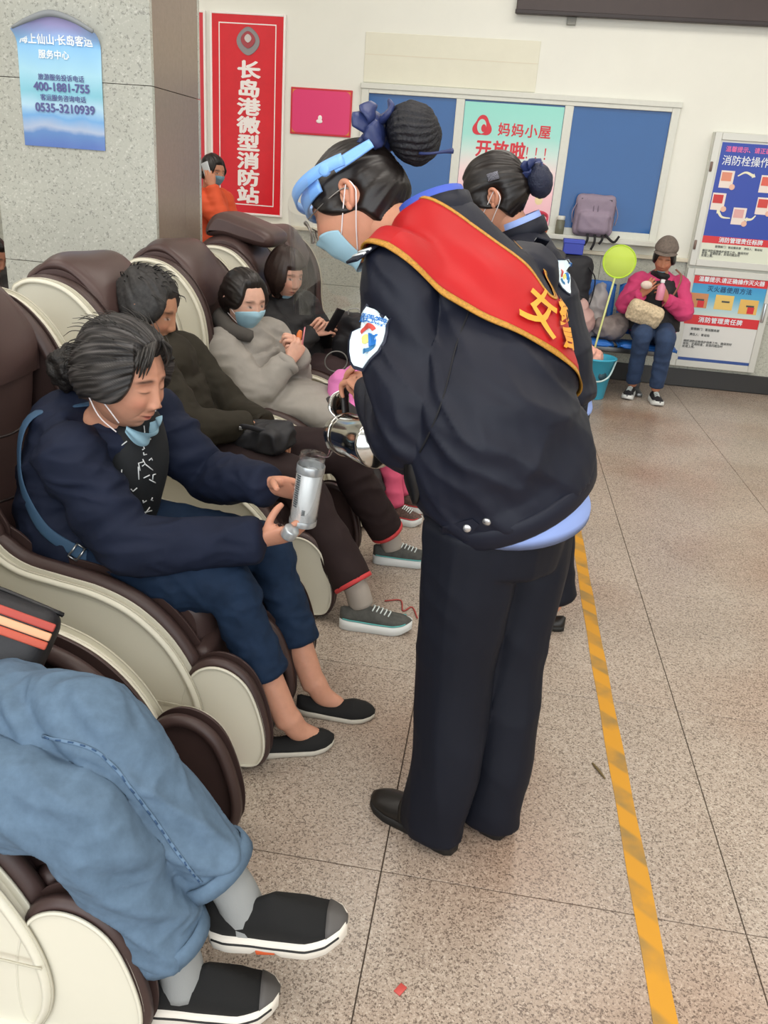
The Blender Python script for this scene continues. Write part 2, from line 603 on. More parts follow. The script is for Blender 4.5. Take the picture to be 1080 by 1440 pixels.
V, F = tube([(-2.47, PY0 - 0.055, 2.068), (-2.38, PY0 - 0.06, 2.105), (-2.27, PY0 - 0.06, 2.135), (-2.16, PY0 - 0.06, 2.115), (-2.06, PY0 - 0.055, 2.07)], [0.006, 0.012, 0.015, 0.012, 0.009], n=10)
mk('curled_edge', V, F, mat('paper_back', '#8d9296', 0.6), pst)

# ------------------------------------------------------------------ wall signs
sign_red = mat('sign_red', '#d5242e', 0.28, var=(8, 0.06))
sign_red2 = mat('sign_red_dark', '#cf3a44', 0.3)
sign_white = mat('sign_white', '#f2ece8', 0.5)
t = thing('sign_board', (-2.355, WALL_Y, 1.95), 'tall red vertical sign board with a column of white characters and badge', 'sign')
mk('board', *box((-2.675, WALL_Y - 0.03, 1.145), (-2.03, WALL_Y, 2.71), 0.004), sign_red, t, smooth=False)
mk('rim', *frame_ring(-2.677, -2.028, 1.143, 2.712, 0.018, WALL_Y - 0.034, WALL_Y), sign_white, t, smooth=False)
mk('inner_line', *frame_ring(-2.60, -2.105, 1.225, 2.635, 0.008, WALL_Y - 0.0315, WALL_Y - 0.029, 0.0), sign_white, t, smooth=False)
for k, ch in enumerate('长岛港微型消防站'):
    wall_text(ch, 0.138, -2.338, WALL_Y - 0.0315, 2.285 - k * 0.141, sign_white, t, 0.0055, sx=1.5, name='character')
badge = [(0.085 * math.sin(a) * (1 - 0.18 * math.cos(2 * a)), 0.105 * math.cos(a)) for a in np.linspace(0, 2 * math.pi, 28, endpoint=False)]
V, F = prism([(-2.345 + x, 2.505 + z) for x, z in badge], WALL_Y - 0.036, WALL_Y - 0.03, 0.002)
bd = mk('badge', V, F, mat('badge_grey', '#8e8b8c', 0.4), t)
V, F = prism([(-2.345 + x * 0.62, 2.515 + z * 0.6) for x, z in badge], WALL_Y - 0.040, WALL_Y - 0.035, 0.002)
mk('badge_shield', V, F, mat('badge_red', '#a8434a', 0.4), bd)
V, F = prism([(-2.345 + x * 0.3, 2.525 + z * 0.3) for x, z in badge], WALL_Y - 0.042, WALL_Y - 0.039, 0.001)
mk('badge_star', V, F, mat('badge_light', '#c9c2bf', 0.4), bd)

t = thing('sign_board', (-3.1, WALL_Y, 1.95), 'red sign board whose edge shows between pillar and the tall lettered sign', 'sign')
mk('board', *box((-3.40, WALL_Y - 0.03, 1.145), (-2.72, WALL_Y, 2.71), 0.004), sign_red2, t, smooth=False)
mk('rim', *frame_ring(-3.402, -2.718, 1.143, 2.712, 0.018, WALL_Y - 0.034, WALL_Y), sign_white, t, smooth=False)

t = thing('certificate', (-1.71, WALL_Y, 2.0), 'small pink-red certificate with gold corner ornaments beside the window', 'certificate')
mk('sheet', *box((-1.975, WALL_Y - 0.012, 1.83), (-1.445, WALL_Y, 2.19), 0.003), mat('cert_red', '#c8323c', 0.4), t, smooth=False)
rr = []
for cx, cz, a0 in ((-1.50, 2.135, 0), (-1.92, 2.135, 90), (-1.92, 1.885, 180), (-1.50, 1.885, 270)):
    for a in range(0, 91, 15):
        r_ = math.radians(a0 + a); rr.append((cx + 0.04 * math.cos(r_), cz + 0.04 * math.sin(r_)))
mk('panel', *prism(rr, WALL_Y - 0.0135, WALL_Y - 0.011, 0.0005), mat('cert_pink', '#dd3f74', 0.4), t, smooth=False)
gold = mat('gold_print', '#d88a3a', 0.45)
for sx, sz in ((-1.96, 1.845), (-1.96, 2.175), (-1.46, 1.845), (-1.46, 2.175)):
    dx = 0.06 if sx < -1.7 else -0.06; dz = 0.05 if sz < 2 else -0.05
    V = [(sx, WALL_Y - 0.0128, sz), (sx + dx, WALL_Y - 0.0128, sz), (sx, WALL_Y - 0.0128, sz + dz), (sx + dx * 0.4, WALL_Y - 0.0128, sz + dz * 0.4),
         (sx, WALL_Y - 0.0122, sz), (sx + dx, WALL_Y - 0.0122, sz), (sx, WALL_Y - 0.0122, sz + dz), (sx + dx * 0.4, WALL_Y - 0.0122, sz + dz * 0.4)]
    mk('ornament', V, [(0, 1, 3), (0, 3, 2), (4, 7, 5), (4, 6, 7)], gold, t, smooth=False)
mk('emblem', *join(ball((-1.715, WALL_Y - 0.015, 1.965), (0.018, 0.006, 0.022)), ball((-1.72, WALL_Y - 0.015, 1.94), (0.028, 0.006, 0.016))), sign_white, t)

t = thing('sign_board', (1.2, WALL_Y, 3.1), 'long dark brown board high on the back wall above the window', 'sign')
mk('board', *box((-0.165, WALL_Y - 0.07, 2.80), (4.4, WALL_Y, 3.45), 0.008), mat('dark_wood_board', '#3c2f2c', 0.4, var=(6, 0.1)), t, smooth=False)
mk('lip', *box((-0.17, WALL_Y - 0.085, 2.795), (4.4, WALL_Y - 0.06, 2.825), 0.004), mat('dark_board_lip', '#2b2120', 0.4), t, smooth=False)
brk = mk('bracket', *box((0.24, WALL_Y - 0.03, 2.745), (0.31, WALL_Y, 2.80), 0.004), mat('bracket_grey', '#8a8a82', 0.5), t, smooth=False)

# ------------------------------------------------------------------ window
w = bpy.data.objects.new('window_1', None); COL.objects.link(w); w.location = (-0.07, WALL_Y, 1.2); w['kind'] = 'structure'
wx0, wx1, wz0, wz1 = -1.365, 1.223, 1.19, 2.24
mk('window_frame', *frame_ring(wx0, wx1, wz0, wz1, 0.062, WALL_Y - 0.035, WALL_Y + 0.01), alu, w, smooth=False)
mk('window_head', *box((wx0 - 0.01, WALL_Y - 0.045, wz1 - 0.03), (wx1 + 0.01, WALL_Y, wz1 + 0.012), 0.004), alu, w, smooth=False)
for a in (-0.568, 0.318):
    mk('mullion', *box((a, WALL_Y - 0.03, wz0 + 0.06), (a + 0.07, WALL_Y + 0.005, wz1 - 0.06), 0.004), alu, w, smooth=False)
bluep = mat('blue_film_glass', '#2a5c98', 0.16, spec=0.35, var=(1.2, 0.05))
for a, b in ((-1.305, -0.566), (-0.50, 0.32), (0.386, 1.163)):
    mk('pane', *box((a, WALL_Y - 0.012, wz0 + 0.06), (b, WALL_Y - 0.006, wz1 - 0.06)), bluep, w, smooth=False)
mk('window_sill', *box((wx0 - 0.02, WALL_Y - 0.11, wz0 - 0.035), (wx1 + 0.02, WALL_Y, wz0 + 0.006), 0.005), alu, w, smooth=False)

# nursing room poster in the middle light
pgrad = gradient_mat('mint_pink_print', [(0, '#eab2bd'), (0.25, '#f0bfc4'), (0.45, '#eed3d2'), (0.6, '#c9ddd5'), (0.75, '#9ad8cc'), (1, '#8fd6c8')], 2, 1.25, 2.14, 0.35, 0.12, 2.0)
t = thing('poster', (-0.09, WALL_Y, 1.7), 'mint and pink poster with red lettering stuck to the middle window pane', 'poster')
yp_ = WALL_Y - 0.018
mk('sheet', *box((-0.495, yp_, 1.252), (0.315, yp_ + 0.004, 2.165)), pgrad, t, smooth=False)
ired = mat('poster_red', '#cf2f3c', 0.5); ipink = mat('poster_pink', '#e4799a', 0.5); iblk = mat('poster_black', '#3b4040', 0.6)
yq = yp_ - 0.001
wall_text('妈妈小屋', 0.105, 0.015, yq, 1.965, ired, t, 0.0022, spacing=1.12)
wall_text('开放啦', 0.135, -0.165, yq, 1.81, ired, t, 0.004, spacing=1.1)
wall_text('！！！', 0.115, 0.155, yq, 1.80, ired, t, 0.0005, spacing=0.62, sx=0.8)
wall_text('亲爱的，妈妈小屋为您开放了', 0.033, -0.11, yq, 1.715, iblk, t, 0.0003)
wall_text('欢迎您，这里温馨、舒适、便捷', 0.033, -0.13, yq, 1.655, iblk, t, 0.0003)
lg = []
for a in np.linspace(0, 2 * math.pi, 40, endpoint=False):
    r_ = 0.075 * (1 + 0.16 * math.cos(3 * (a - math.pi / 2)))
    lg.append((-0.335 + r_ * math.cos(a), 1.985 + r_ * math.sin(a)))
lo = mk('logo', *prism(lg, yq - 0.002, yq + 0.001, 0.0005), ired, t, smooth=False)
lg2 = [(-0.34 + 0.038 * math.cos(a), 1.985 + 0.055 * math.sin(a)) for a in np.linspace(0, 2 * math.pi, 28, endpoint=False)]
mk('logo_figure', *prism(lg2, yq - 0.004, yq - 0.0015, 0.0005), mat('logo_mint', '#a8dccf', 0.5), lo, smooth=False)
lg3 = [(-0.322 + 0.02 * math.cos(a), 1.972 + 0.03 * math.sin(a)) for a in np.linspace(0, 2 * math.pi, 20, endpoint=False)]
mk('logo_heart', *prism(lg3, yq - 0.0055, yq - 0.0035, 0.0005), ired, lo, smooth=False)
# line drawing of a pink bag
bagp = [(0.14, 1.50), (0.15, 1.63), (0.26, 1.62), (0.25, 1.50), (0.14, 1.50)]
dr = join(tube([(x, yq, z) for x, z in bagp], [0.004] * 5, n=6, interp=False),
          tube([(0.165, yq, 1.63), (0.17, yq, 1.70), (0.20, yq, 1.735), (0.235, yq, 1.70), (0.24, yq, 1.63)], [0.004] * 5, n=6),
          tube([(0.18, yq, 1.55), (0.20, yq, 1.57), (0.22, yq, 1.55), (0.20, yq, 1.53), (0.18, yq, 1.55)], [0.003] * 5, n=6))
mk('bag_drawing', *dr, ipink, t)
mk('sun_drawing', *ball((0.205, yq + 0.002, 1.45), (0.035, 0.003, 0.04)), mat('poster_cream', '#ecd6a6', 0.5), t)

# ------------------------------------------------------------------ hydrant cabinet
t = thing('fire_cabinet', (1.87, WALL_Y, 0.18), 'grey steel fire cabinet with two poster-covered doors at right of the bench', 'cabinet')
cx0, cx1, cyf = 1.512, 2.245, WALL_Y - 0.075
mk('body', *box((cx0, cyf + 0.02, 0.182), (cx1, WALL_Y + 0.02, 2.06), 0.005), alu, t, smooth=False)
cabmat = mat('cabinet_grey', '#c9c9c1', 0.38, 0.2)
blue_print = mat('print_blue', '#2743a5', 0.35); red_print = mat('print_red', '#d02a30', 0.35); cream_print = mat('print_cream', '#d8ddcb', 0.4)
sky_print = gradient_mat('print_sky', [(0, '#d3d9cc'), (0.3, '#a9cbd2'), (0.6, '#4aa5cf'), (1, '#2f8fc8')], 2, 0.61, 0.92, 0.35)
grey_print = mat('print_grey', '#d6d6d2', 0.4); ink = mat('print_ink', '#4a4c4a', 0.6); pinkink = mat('print_pink', '#e06fa8', 0.5)


def door(z0, z1, hinge_x):
    d = mk('door', *box((cx0 + 0.005, cyf, z0), (cx1 - 0.005, cyf + 0.03, z1), 0.005), cabmat, t, smooth=False)
    mk('door_rim', *frame_ring(cx0 + 0.005, cx1 - 0.005, z0, z1, 0.055, cyf - 0.012, cyf + 0.005), cabmat, d, smooth=False)
    return d


d1 = door(1.035, 2.055, cx0); d2 = door(0.187, 1.015, cx1)
px0, px1 = 1.585, 2.19
yy = cyf - 0.002


def pr(d, name, x0, x1, z0, z1, m, k=0):
    return mk(name, *box((x0, yy - 0.0012 * (k + 1), z0), (x1, yy + 0.003, z1)), m, d, smooth=False)


pr(d1, 'print_panel', px0, px1, 1.275, 1.985, blue_print); pr(d1, 'print_panel', px0, px1, 1.085, 1.225, cream_print); pr(d1, 'print_band', px0, px1, 1.222, 1.278, red_print, 1)
yt = yy - 0.0038
wall_text('温馨提示、请正确使用消火栓', 0.044, 1.905, yt, 1.935, pinkink, d1, 0.0008)
wall_text('消防栓操作示意图', 0.078, 1.905, yt, 1.85, mat('print_white', '#dfe4ea', 0.5), d1, 0.0006, sx=0.95)
wall_text('消防管理责任标牌', 0.044, 1.89, yt, 1.25, MATS['print_white'], d1, 0.001)
wall_text('管理部门：客运服务部    责任人：客运站', 0.021, 1.885, yt, 1.197, ink, d1, 0.0002)
wall_text('做好消防设施维护保养工作，确保完好\n有效，定期检查，发现问题及时\n处理上报。', 0.022, 1.60, yt, 1.140, ink, d1, 0.0002, align='LEFT', line=0.9)


def picto(d, cx, cz, w_, h_, top, kind):
    f = mk('picture_card', *box((cx - w_ / 2, yy - 0.003, cz - h_ / 2), (cx + w_ / 2, yy, cz + h_ / 2)), mat('print_pale', '#e6d9cf', 0.4), d, smooth=False)
    mk('picture_inset', *box((cx - w_ * 0.42, yy - 0.0042, cz - h_ * 0.1), (cx + w_ * 0.32, yy - 0.002, cz + h_ * 0.4)), top, f, smooth=False)
    rr_ = [(cx + w_ * 0.5 + 0.022 * math.cos(a), cz - h_ * 0.42 + 0.022 * math.sin(a)) for a in np.linspace(0, 2 * math.pi, 18, endpoint=False)]
    mk('number_disc', *prism(rr_, yy - 0.0055, yy - 0.003, 0.0005), mat('print_peach', '#e3b59f', 0.4), f, smooth=False)


cards = [(1.675, 1.715, '#d98b6e'), (1.99, 1.70, '#d8604e'), (1.645, 1.545, '#c4302e'), (2.00, 1.535, '#cb4038'), (1.83, 1.445, '#d9a4a0')]
for k, (a, b, c) in enumerate(cards):
    picto(d1, a, b, 0.105, 0.13, mat('picto%d' % k, c, 0.4), k)
cream_arrow = mat('print_arrow', '#e6e2c4', 0.4)


def arrow(d, pts, r=0.009):
    n_ = len(pts)
    P_ = catmull([(x, z) for x, z in pts], 6); m_ = len(P_)
    T_ = np.gradient(P_, axis=0); T_ /= np.linalg.norm(T_, axis=1)[:, None]; N_ = np.stack([-T_[:, 1], T_[:, 0]], 1)
    wd = np.linspace(r * 0.5, r * 1.2, m_)
    up = P_ + N_ * wd[:, None]; dn_ = P_ - N_ * wd[:, None]
    tip = P_[-1] + T_[-1] * r * 2.6
    out = list(up) + [P_[-1] + N_[-1] * r * 2.1, tip, P_[-1] - N_[-1] * r * 2.1] + list(dn_[::-1])
    mk('arrow', *prism(out, yy - 0.003, yy, 0.0003), cream_arrow, d, smooth=False)


arrow(d1, [(1.755, 1.745), (1.81, 1.775), (1.87, 1.755)]); arrow(d1, [(1.96, 1.46), (1.935, 1.43), (1.90, 1.425)])
arrow(d1, [(1.765, 1.425), (1.70, 1.43), (1.665, 1.465)])
pr(d2, 'print_panel', px0, px1, 0.245, 0.575, grey_print); pr(d2, 'print_panel', px0, px1, 0.63, 0.92, sky_print)
pr(d2, 'print_band', px0, px1, 0.895, 0.965, red_print, 1); pr(d2, 'print_band', px0 - 0.02, px1, 0.555, 0.635, red_print, 1); pr(d2, 'print_strip', px0, px1, 0.243, 0.268, mat('print_navy', '#33508f', 0.4), 1)
wall_text('温馨提示.请正确操作灭火器', 0.044, 1.89, yt, 0.93, MATS['print_white'], d2, 0.001)
wall_text('灭火器使用方法', 0.05, 1.89, yt, 0.855, mat('print_teal', '#1d4f78', 0.5), d2, 0.0008, spacing=1.1)
wall_text('消防管理责任牌', 0.05, 1.87, yt, 0.595, MATS['print_white'], d2, 0.0012, spacing=1.1)
wall_text('管理部门：客运服务部', 0.024, 1.64, yt, 0.515, ink, d2, 0.0004, align='LEFT')
wall_text('责任人：客运站', 0.024, 1.64, yt, 0.468, ink, d2, 0.0004, align='LEFT')
wall_text('做好消防设施维护保养工作，确保完好\n有效，定期检查，发现问题及时\n处理上报。', 0.024, 1.60, yt, 0.385, ink, d2, 0.0002, align='LEFT', line=1.0)
for k, (a, b, c) in enumerate([(1.655, 0.755, '#c98a5a'), (1.865, 0.755, '#e3c06a'), (2.07, 0.735, '#dfb45e')]):
    f = mk('picture_card', *box((a - 0.075, yy - 0.003, b - 0.06), (a + 0.075, yy, b + 0.06)), mat('card_warm%d' % k, c, 0.4), d2, smooth=False)
    if k != 1:
        mk('picture_inset', *box((a - 0.005, yy - 0.0042, b - 0.055), (a + 0.05, yy - 0.002, b + 0.0)), red_print, f, smooth=False)
    mk('picture_mark', *box((a - 0.02, yy - 0.005, b + 0.0), (a + 0.045, yy - 0.003, b + 0.014)), ink, f, smooth=False)
hnd = mk('handle', *box((cx1 - 0.055, cyf - 0.03, 0.62), (cx1 - 0.032, cyf - 0.008, 0.78), 0.005), steel, d2)
for z in (1.80, 1.20):
    mk('hinge', *tube([(cx0 + 0.02, cyf - 0.014, z - 0.035), (cx0 + 0.02, cyf - 0.014, z + 0.035)], [0.011, 0.011], n=10, interp=False), mat('hinge_rust', '#7e6a60', 0.5), d1)

# ------------------------------------------------------------------ ceiling lamps
for k, (x, y) in enumerate(LIGHT_SPOTS):
    f = thing('ceiling_light', (x, y, CEIL), 'white ceiling light panel, %s row, over the %s' % (('glazed front', 'middle', 'back wall')[k % 3], ('massage chairs', 'aisle', 'empty side of the hall')[k // 3]), 'ceiling light', 'ceiling light panels')
    mk('frame', *frame_ring(x - 1.25, x + 1.25, y - 0.65, y + 0.65, 0.05, -0.03, 0.03), sign_white, f, smooth=False)
    fr = bpy.data.objects[f.children[0].name]
    Vv = me_arrays(fr.data); set_co(fr.data, np.stack([Vv[:, 0], Vv[:, 2], CEIL - 0.04 + Vv[:, 1]], 1))
    mk('diffuser', *box((x - 1.2, y - 0.6, CEIL - 0.05), (x + 1.2, y + 0.6, CEIL - 0.02)), mat('lamp_diffuser', '#ffffff', 0.5, emit=('#fff4e6', 2.0)), f, smooth=False)

# ------------------------------------------------------------------ worn yellow floor tape
mt = bpy.data.materials.new('worn_tape'); mt.use_nodes = True
nt = mt.node_tree; b = nt.nodes['Principled BSDF']; b.inputs['Roughness'].default_value = 0.45
g = nt.nodes.new('ShaderNodeNewGeometry'); sp = nt.nodes.new('ShaderNodeSeparateXYZ'); nt.links.new(g.outputs['Position'], sp.inputs[0])
ma = nt.nodes.new('ShaderNodeMath'); ma.operation = 'MULTIPLY_ADD'; nt.links.new(sp.outputs[0], ma.inputs[0]); ma.inputs[1].default_value = 0.9
nt.links.new(sp.outputs[1], ma.inputs[2])
mo = nt.nodes.new('ShaderNodeMath'); mo.operation = 'PINGPONG'; nt.links.new(ma.outputs[0], mo.inputs[0]); mo.inputs[1].default_value = 0.085
nz = nt.nodes.new('ShaderNodeTexNoise'); nz.inputs['Scale'].default_value = 9; nz.inputs['Detail'].default_value = 5; nt.links.new(g.outputs['Position'], nz.inputs['Vector'])
mm = nt.nodes.new('ShaderNodeMapRange'); mm.inputs['From Min'].default_value = 0.035; mm.inputs['From Max'].default_value = 0.048; nt.links.new(mo.outputs[0], mm.inputs['Value'])
ml = nt.nodes.new('ShaderNodeMath'); ml.operation = 'MULTIPLY'; nt.links.new(mm.outputs['Result'], ml.inputs[0])
n2 = nt.nodes.new('ShaderNodeMapRange'); n2.inputs['From Min'].default_value = 0.35; n2.inputs['From Max'].default_value = 0.62; nt.links.new(nz.outputs['Fac'], n2.inputs['Value'])
nt.links.new(n2.outputs['Result'], ml.inputs[1])
mx = nt.nodes.new('ShaderNodeMix'); mx.data_type = 'RGBA'; nt.links.new(ml.outputs[0], mx.inputs['Factor'])
mx.inputs[6].default_value = (*lin('#c48a12'), 1); mx.inputs[7].default_value = (*lin('#8f7138'), 1)
nt.links.new(mx.outputs[2], b.inputs['Base Color'])
ty = np.linspace(0.55, 7.46, 90)
V = []; F = []
for i, y in enumerate(ty):
    w_ = 0.0255 + 0.0012 * math.sin(y * 13) ; c = 0.494 + 0.004 * math.sin(y * 1.7)
    V += [(c - w_, y, 0.0), (c + w_, y, 0.0), (c + w_, y, 0.0012), (c - w_, y, 0.0012)]
    if i:
        a = 4 * (i - 1)
        for p, q in ((0, 1), (1, 2), (2, 3), (3, 0)):
            F.append((a + p, a + 4 + p, a + 4 + q, a + q))
F += [(0, 1, 2, 3), tuple(len(V) - k for k in (1, 2, 3, 4))]
tag(mk('floor_tape', V, F, mt, smooth=False), 'worn yellow striped tape line stuck along the granite floor', 'floor tape')

# ------------------------------------------------------------------ massage chairs
leather = mat('brown_leather', '#42322f', 0.42, spec=0.45, bump=(220, 0.12, 0.001), var=(4, 0.10))
leather2 = mat('brown_leather_light', '#4b3936', 0.40, spec=0.45, bump=(220, 0.12, 0.001), var=(4, 0.08))
shell_white = mat('white_leather', '#d3cfbe', 0.42, spec=0.4, bump=(260, 0.06, 0.0008), var=(3, 0.02))
seam_m = mat('seam_thread', '#b7b2a0', 0.6)
pipe_m = mat('dark_piping', '#2a2120', 0.5)
CH_X = -1.085                     # chair origin in world X, everything below is given relative to it
SHELL = [(-0.535, 1.06), (-0.50, 1.125), (-0.42, 1.14), (-0.33, 1.115), (-0.25, 1.045), (-0.195, 0.95), (-0.172, 0.85), (-0.165, 0.75),
         (-0.150, 0.66), (-0.115, 0.585), (-0.05, 0.540), (0.05, 0.520), (0.16, 0.500), (0.26, 0.455), (0.35, 0.37), (0.415, 0.25),
         (0.437, 0.14), (0.415, 0.05), (0.36, 0.012), (0.1, 0.01), (-0.25, 0.01), (-0.44, 0.03), (-0.50, 0.12), (-0.525, 0.4), (-0.545, 0.75)]
ARM = [(-0.20, 0.62), (-0.115, 0.598), (-0.05, 0.556), (0.05, 0.536), (0.16, 0.516), (0.27, 0.468), (0.362, 0.38), (0.43, 0.255), (0.452, 0.14),
       (0.43, 0.04), (0.37, 0.008), (0.1, 0.006), (-0.25, 0.006), (-0.25, 0.4)]
WING = [(-0.535, 0.40), (-0.548, 0.75), (-0.540, 1.07), (-0.502, 1.132), (-0.42, 1.148), (-0.325, 1.122), (-0.243, 1.050), (-0.188, 0.952), (-0.165, 0.85),
        (-0.158, 0.75), (-0.143, 0.66), (-0.12, 0.58), (-0.20, 0.42)]
SEAT = [(-0.36, 0.40), (-0.24, 0.415), (-0.10, 0.415), (0.10, 0.435), (0.28, 0.455), (0.37, 0.43), (0.40, 0.36), (0.39, 0.24), (0.30, 0.10), (-0.20, 0.08), (-0.38, 0.10)]
BACK = [(-0.545, 0.30), (-0.57, 0.75), (-0.565, 1.07), (-0.52, 1.155), (-0.43, 1.185), (-0.34, 1.165), (-0.275, 1.10), (-0.245, 1.00), (-0.255, 0.88),
        (-0.27, 0.76), (-0.255, 0.62), (-0.215, 0.48), (-0.24, 0.36), (-0.40, 0.26)]
CALF = [(0.36, 0.04), (0.40, 0.012), (0.56, 0.008), (0.605, 0.045), (0.612, 0.12), (0.59, 0.22), (0.555, 0.295), (0.50, 0.335), (0.44, 0.335), (0.39, 0.29), (0.36, 0.18)]
CW = 0.63


def cr(out, n=5):
    return catmull(out, n, closed=True)


def cushion(outline, y0, y1, bulge, m_=9, edge=0.025):
    """padded extrusion whose middle swells outwards"""
    P_ = cr(outline, 5); n_ = len(P_)
    d = np.roll(P_, -1, 0) - np.roll(P_, 1, 0); nr = np.stack([d[:, 1], -d[:, 0]], 1); nr /= np.linalg.norm(nr, axis=1)[:, None]
    ar = 0.5 * np.sum(P_[:, 0] * np.roll(P_[:, 1], -1) - np.roll(P_[:, 0], -1) * P_[:, 1])
    if ar < 0:
        nr = -nr
    V_ = []; F_ = []
    for i in range(m_ + 1):
        t_ = i / m_; s_ = 2 * t_ - 1
        off = bulge * (1 - s_ * s_) - edge * max(0, abs(s_) - 0.75) ** 2 / 0.0625
        for p, q in zip(P_, nr):
            V_.append((p[0] + q[0] * off, y0 + (y1 - y0) * t_, p[1] + q[1] * off))
    for i in range(m_):
        for j in range(n_):
            k = (j + 1) % n_
            F_.append((i * n_ + j, i * n_ + k, (i + 1) * n_ + k, (i + 1) * n_ + j))
    F_.append(tuple(range(n_ - 1, -1, -1))); F_.append(tuple(m_ * n_ + i for i in range(n_)))
    if ar > 0:
        F_ = [tuple(reversed(f)) for f in F_]
    return V_, F_


def rim_line(outline, y, r, closed=True, n=5):
    P_ = cr(outline, n) if closed else catmull(outline, n)
    pts = [(p[0], y, p[1]) for p in P_]
    if closed:
        pts.append(pts[0])
    return tube(pts, [r] * len(pts), n=6, interp=False, cap=False, side=(0, 1, 0))


def mirror_y(part):
    V_, F_ = part
    return [(v[0], CW - v[1], v[2]) for v in V_], [tuple(reversed(f)) for f in F_]


def make_chair():
    root = thing('massage_chair', (0, 0, 0), 'massage chair', 'massage chair', 'massage chairs in a row')
    H = CW / 2
    put = lambda nm, part, m, par=root: mk(nm, *xf(part, loc=(0, -H, 0)), m, par)
    for s in (0, 1):
        f = mirror_y if s else (lambda q: q)
        sp_ = put('side_panel', f(prism(cr(SHELL), 0.0, 0.05, 0.014, rb=3)), shell_white)
        put('piping', f(join(rim_line(SHELL, 0.012, 0.0028))), seam_m, sp_)
        V_, F_ = tube([(0.16, -0.001, 0.19), (0.29, -0.001, 0.205), (0.43, -0.001, 0.20)], [0.0022] * 3, n=6)
        put('seam', f((V_, F_)), seam_m, sp_)
        put('armrest', f(prism(cr(ARM), 0.046, 0.135, 0.03, rb=4)), leather)
        put('head_wing', f(prism(cr(WING), 0.046, 0.12, 0.03, rb=4)), leather)
    put('seat_cushion', cushion(SEAT, 0.13, CW - 0.13, 0.012), leather)
    put('backrest', cushion(BACK, 0.10, CW - 0.10, 0.004), leather2)
    for z_, x_ in ((0.80, -0.243), (0.62, -0.235)):
        put('back_seam', tube([(x_ - 0.02, 0.12, z_), (x_ + 0.012, 0.21, z_), (x_ + 0.018, 0.315, z_ - 0.01), (x_ + 0.012, 0.42, z_), (x_ - 0.02, 0.51, z_)], [0.004] * 5, n=6), pipe_m)
    # draped head pillow
    prof = [(-0.55, 1.12), (-0.47, 1.180), (-0.38, 1.183), (-0.30, 1.128), (-0.248, 1.03), (-0.238, 0.93)]
    P_ = catmull(prof, 6); V_ = []; F_ = []; m_ = 14
    T_ = np.gradient(P_, axis=0); T_ /= np.linalg.norm(T_, axis=1)[:, None]; N_ = np.stack([-T_[:, 1], T_[:, 0]], 1)
    for sd in (0, 1):
        for i, (p, q) in enumerate(zip(P_, N_)):
            u_ = i / (len(P_) - 1)
            for j in range(m_ + 1):
                s_ = 2 * j / m_ - 1
                th_ = 0.002 + 0.020 * (1 - s_ ** 4) * (1 - (2 * u_ - 1) ** 4) + 0.005 * math.sin(u_ * 14 + s_ * 3)
                o_ = th_ if sd else -0.012
                drop = 0.012 * s_ * s_
                V_.append((p[0] + q[0] * (o_ - drop), 0.10 + 0.43 * j / m_, p[1] + q[1] * (o_ - drop)))
    k_ = len(P_) * (m_ + 1)
    for sd in (0, 1):
        for i in range(len(P_) - 1):
            for j in range(m_):
                a = sd * k_ + i * (m_ + 1) + j
                f_ = (a, a + 1, a + m_ + 2, a + m_ + 1)
                F_.append(f_ if sd == 0 else f_[::-1])
    for i in range(len(P_) - 1):
        for j in (0, m_):
            a = i * (m_ + 1) + j; b_ = a + m_ + 1
            F_.append((a, b_, b_ + k_, a + k_))
    put('head_pillow', (V_, F_), leather2)
    # calf rest: three upright walls on a base
    for y0, y1 in ((0.02, 0.085), (0.282, 0.347), (0.545, 0.61)):
        wl = put('calf_wall', prism(cr(CALF), y0, y1, 0.022, rb=3), leather)
        if y0 < 0.1:
            put('white_cheek', prism(cr([(x * 0.93 + 0.033, z * 0.92 + 0.012) for x, z in CALF]), y0 - 0.008, y0 + 0.01, 0.006), shell_white, wl)
        if y0 > 0.5:
            put('white_cheek', prism(cr([(x * 0.93 + 0.033, z * 0.92 + 0.012) for x, z in CALF]), y1 - 0.01, y1 + 0.008, 0.006), shell_white, wl)
    put('calf_back', box((0.375, 0.08, 0.05), (0.43, CW - 0.08, 0.33), 0.02), leather)
    put('foot_plate', box((0.38, 0.05, 0.004), (0.575, CW - 0.05, 0.03), 0.008), pipe_m)
    put('base', box((-0.42, 0.06, 0.0), (0.36, CW - 0.06, 0.30), 0.02), pipe_m)
    return root


CHAIR_Y = [0.925, 1.70, 2.555, 3.405, 4.25, 5.10]
CHAIR_LABEL = ['brown and white massage chair nearest the camera, under the person in light jeans',
               'brown and white massage chair under the woman in the navy hooded jacket',
               'brown and white massage chair under the grey-haired person with brown trousers',
               'brown and white massage chair under the masked woman in the grey coat',
               'brown and white massage chair with its head pillow flipped up under the woman in black',
               'brown and white massage chair at the far end of the row, beyond the pink-clad child']
chairs = []
for k, y in enumerate(CHAIR_Y):
    c = make_chair() if k == 0 else copy_tree(chairs[0])
    c.location = (CH_X, y + CW / 2, 0)
    c['label'] = CHAIR_LABEL[k]
    chairs.append(c)
# the fifth chair's pillow stands up
for ch in list(chairs[4].children):
    if ch.name.startswith('head_pillow'):
        bpy.data.objects.remove(ch)
yc = CHAIR_Y[4] + CW / 2
V, F = cushion([(-0.52, 1.165), (-0.50, 1.235), (-0.44, 1.27), (-0.30, 1.235), (-0.20, 1.20), (-0.165, 1.165), (-0.19, 1.125), (-0.30, 1.14), (-0.42, 1.165)], 0.11 - CW / 2, CW / 2 - 0.11, 0.012)
V = [(v[0] + CH_X, v[1] + yc, v[2] + 0.02) for v in V]
o = mk('head_pillow', V, F, leather2)
o.parent = chairs[4]; o.matrix_parent_inverse = Matrix.Translation((CH_X, yc, 0)).inverted()

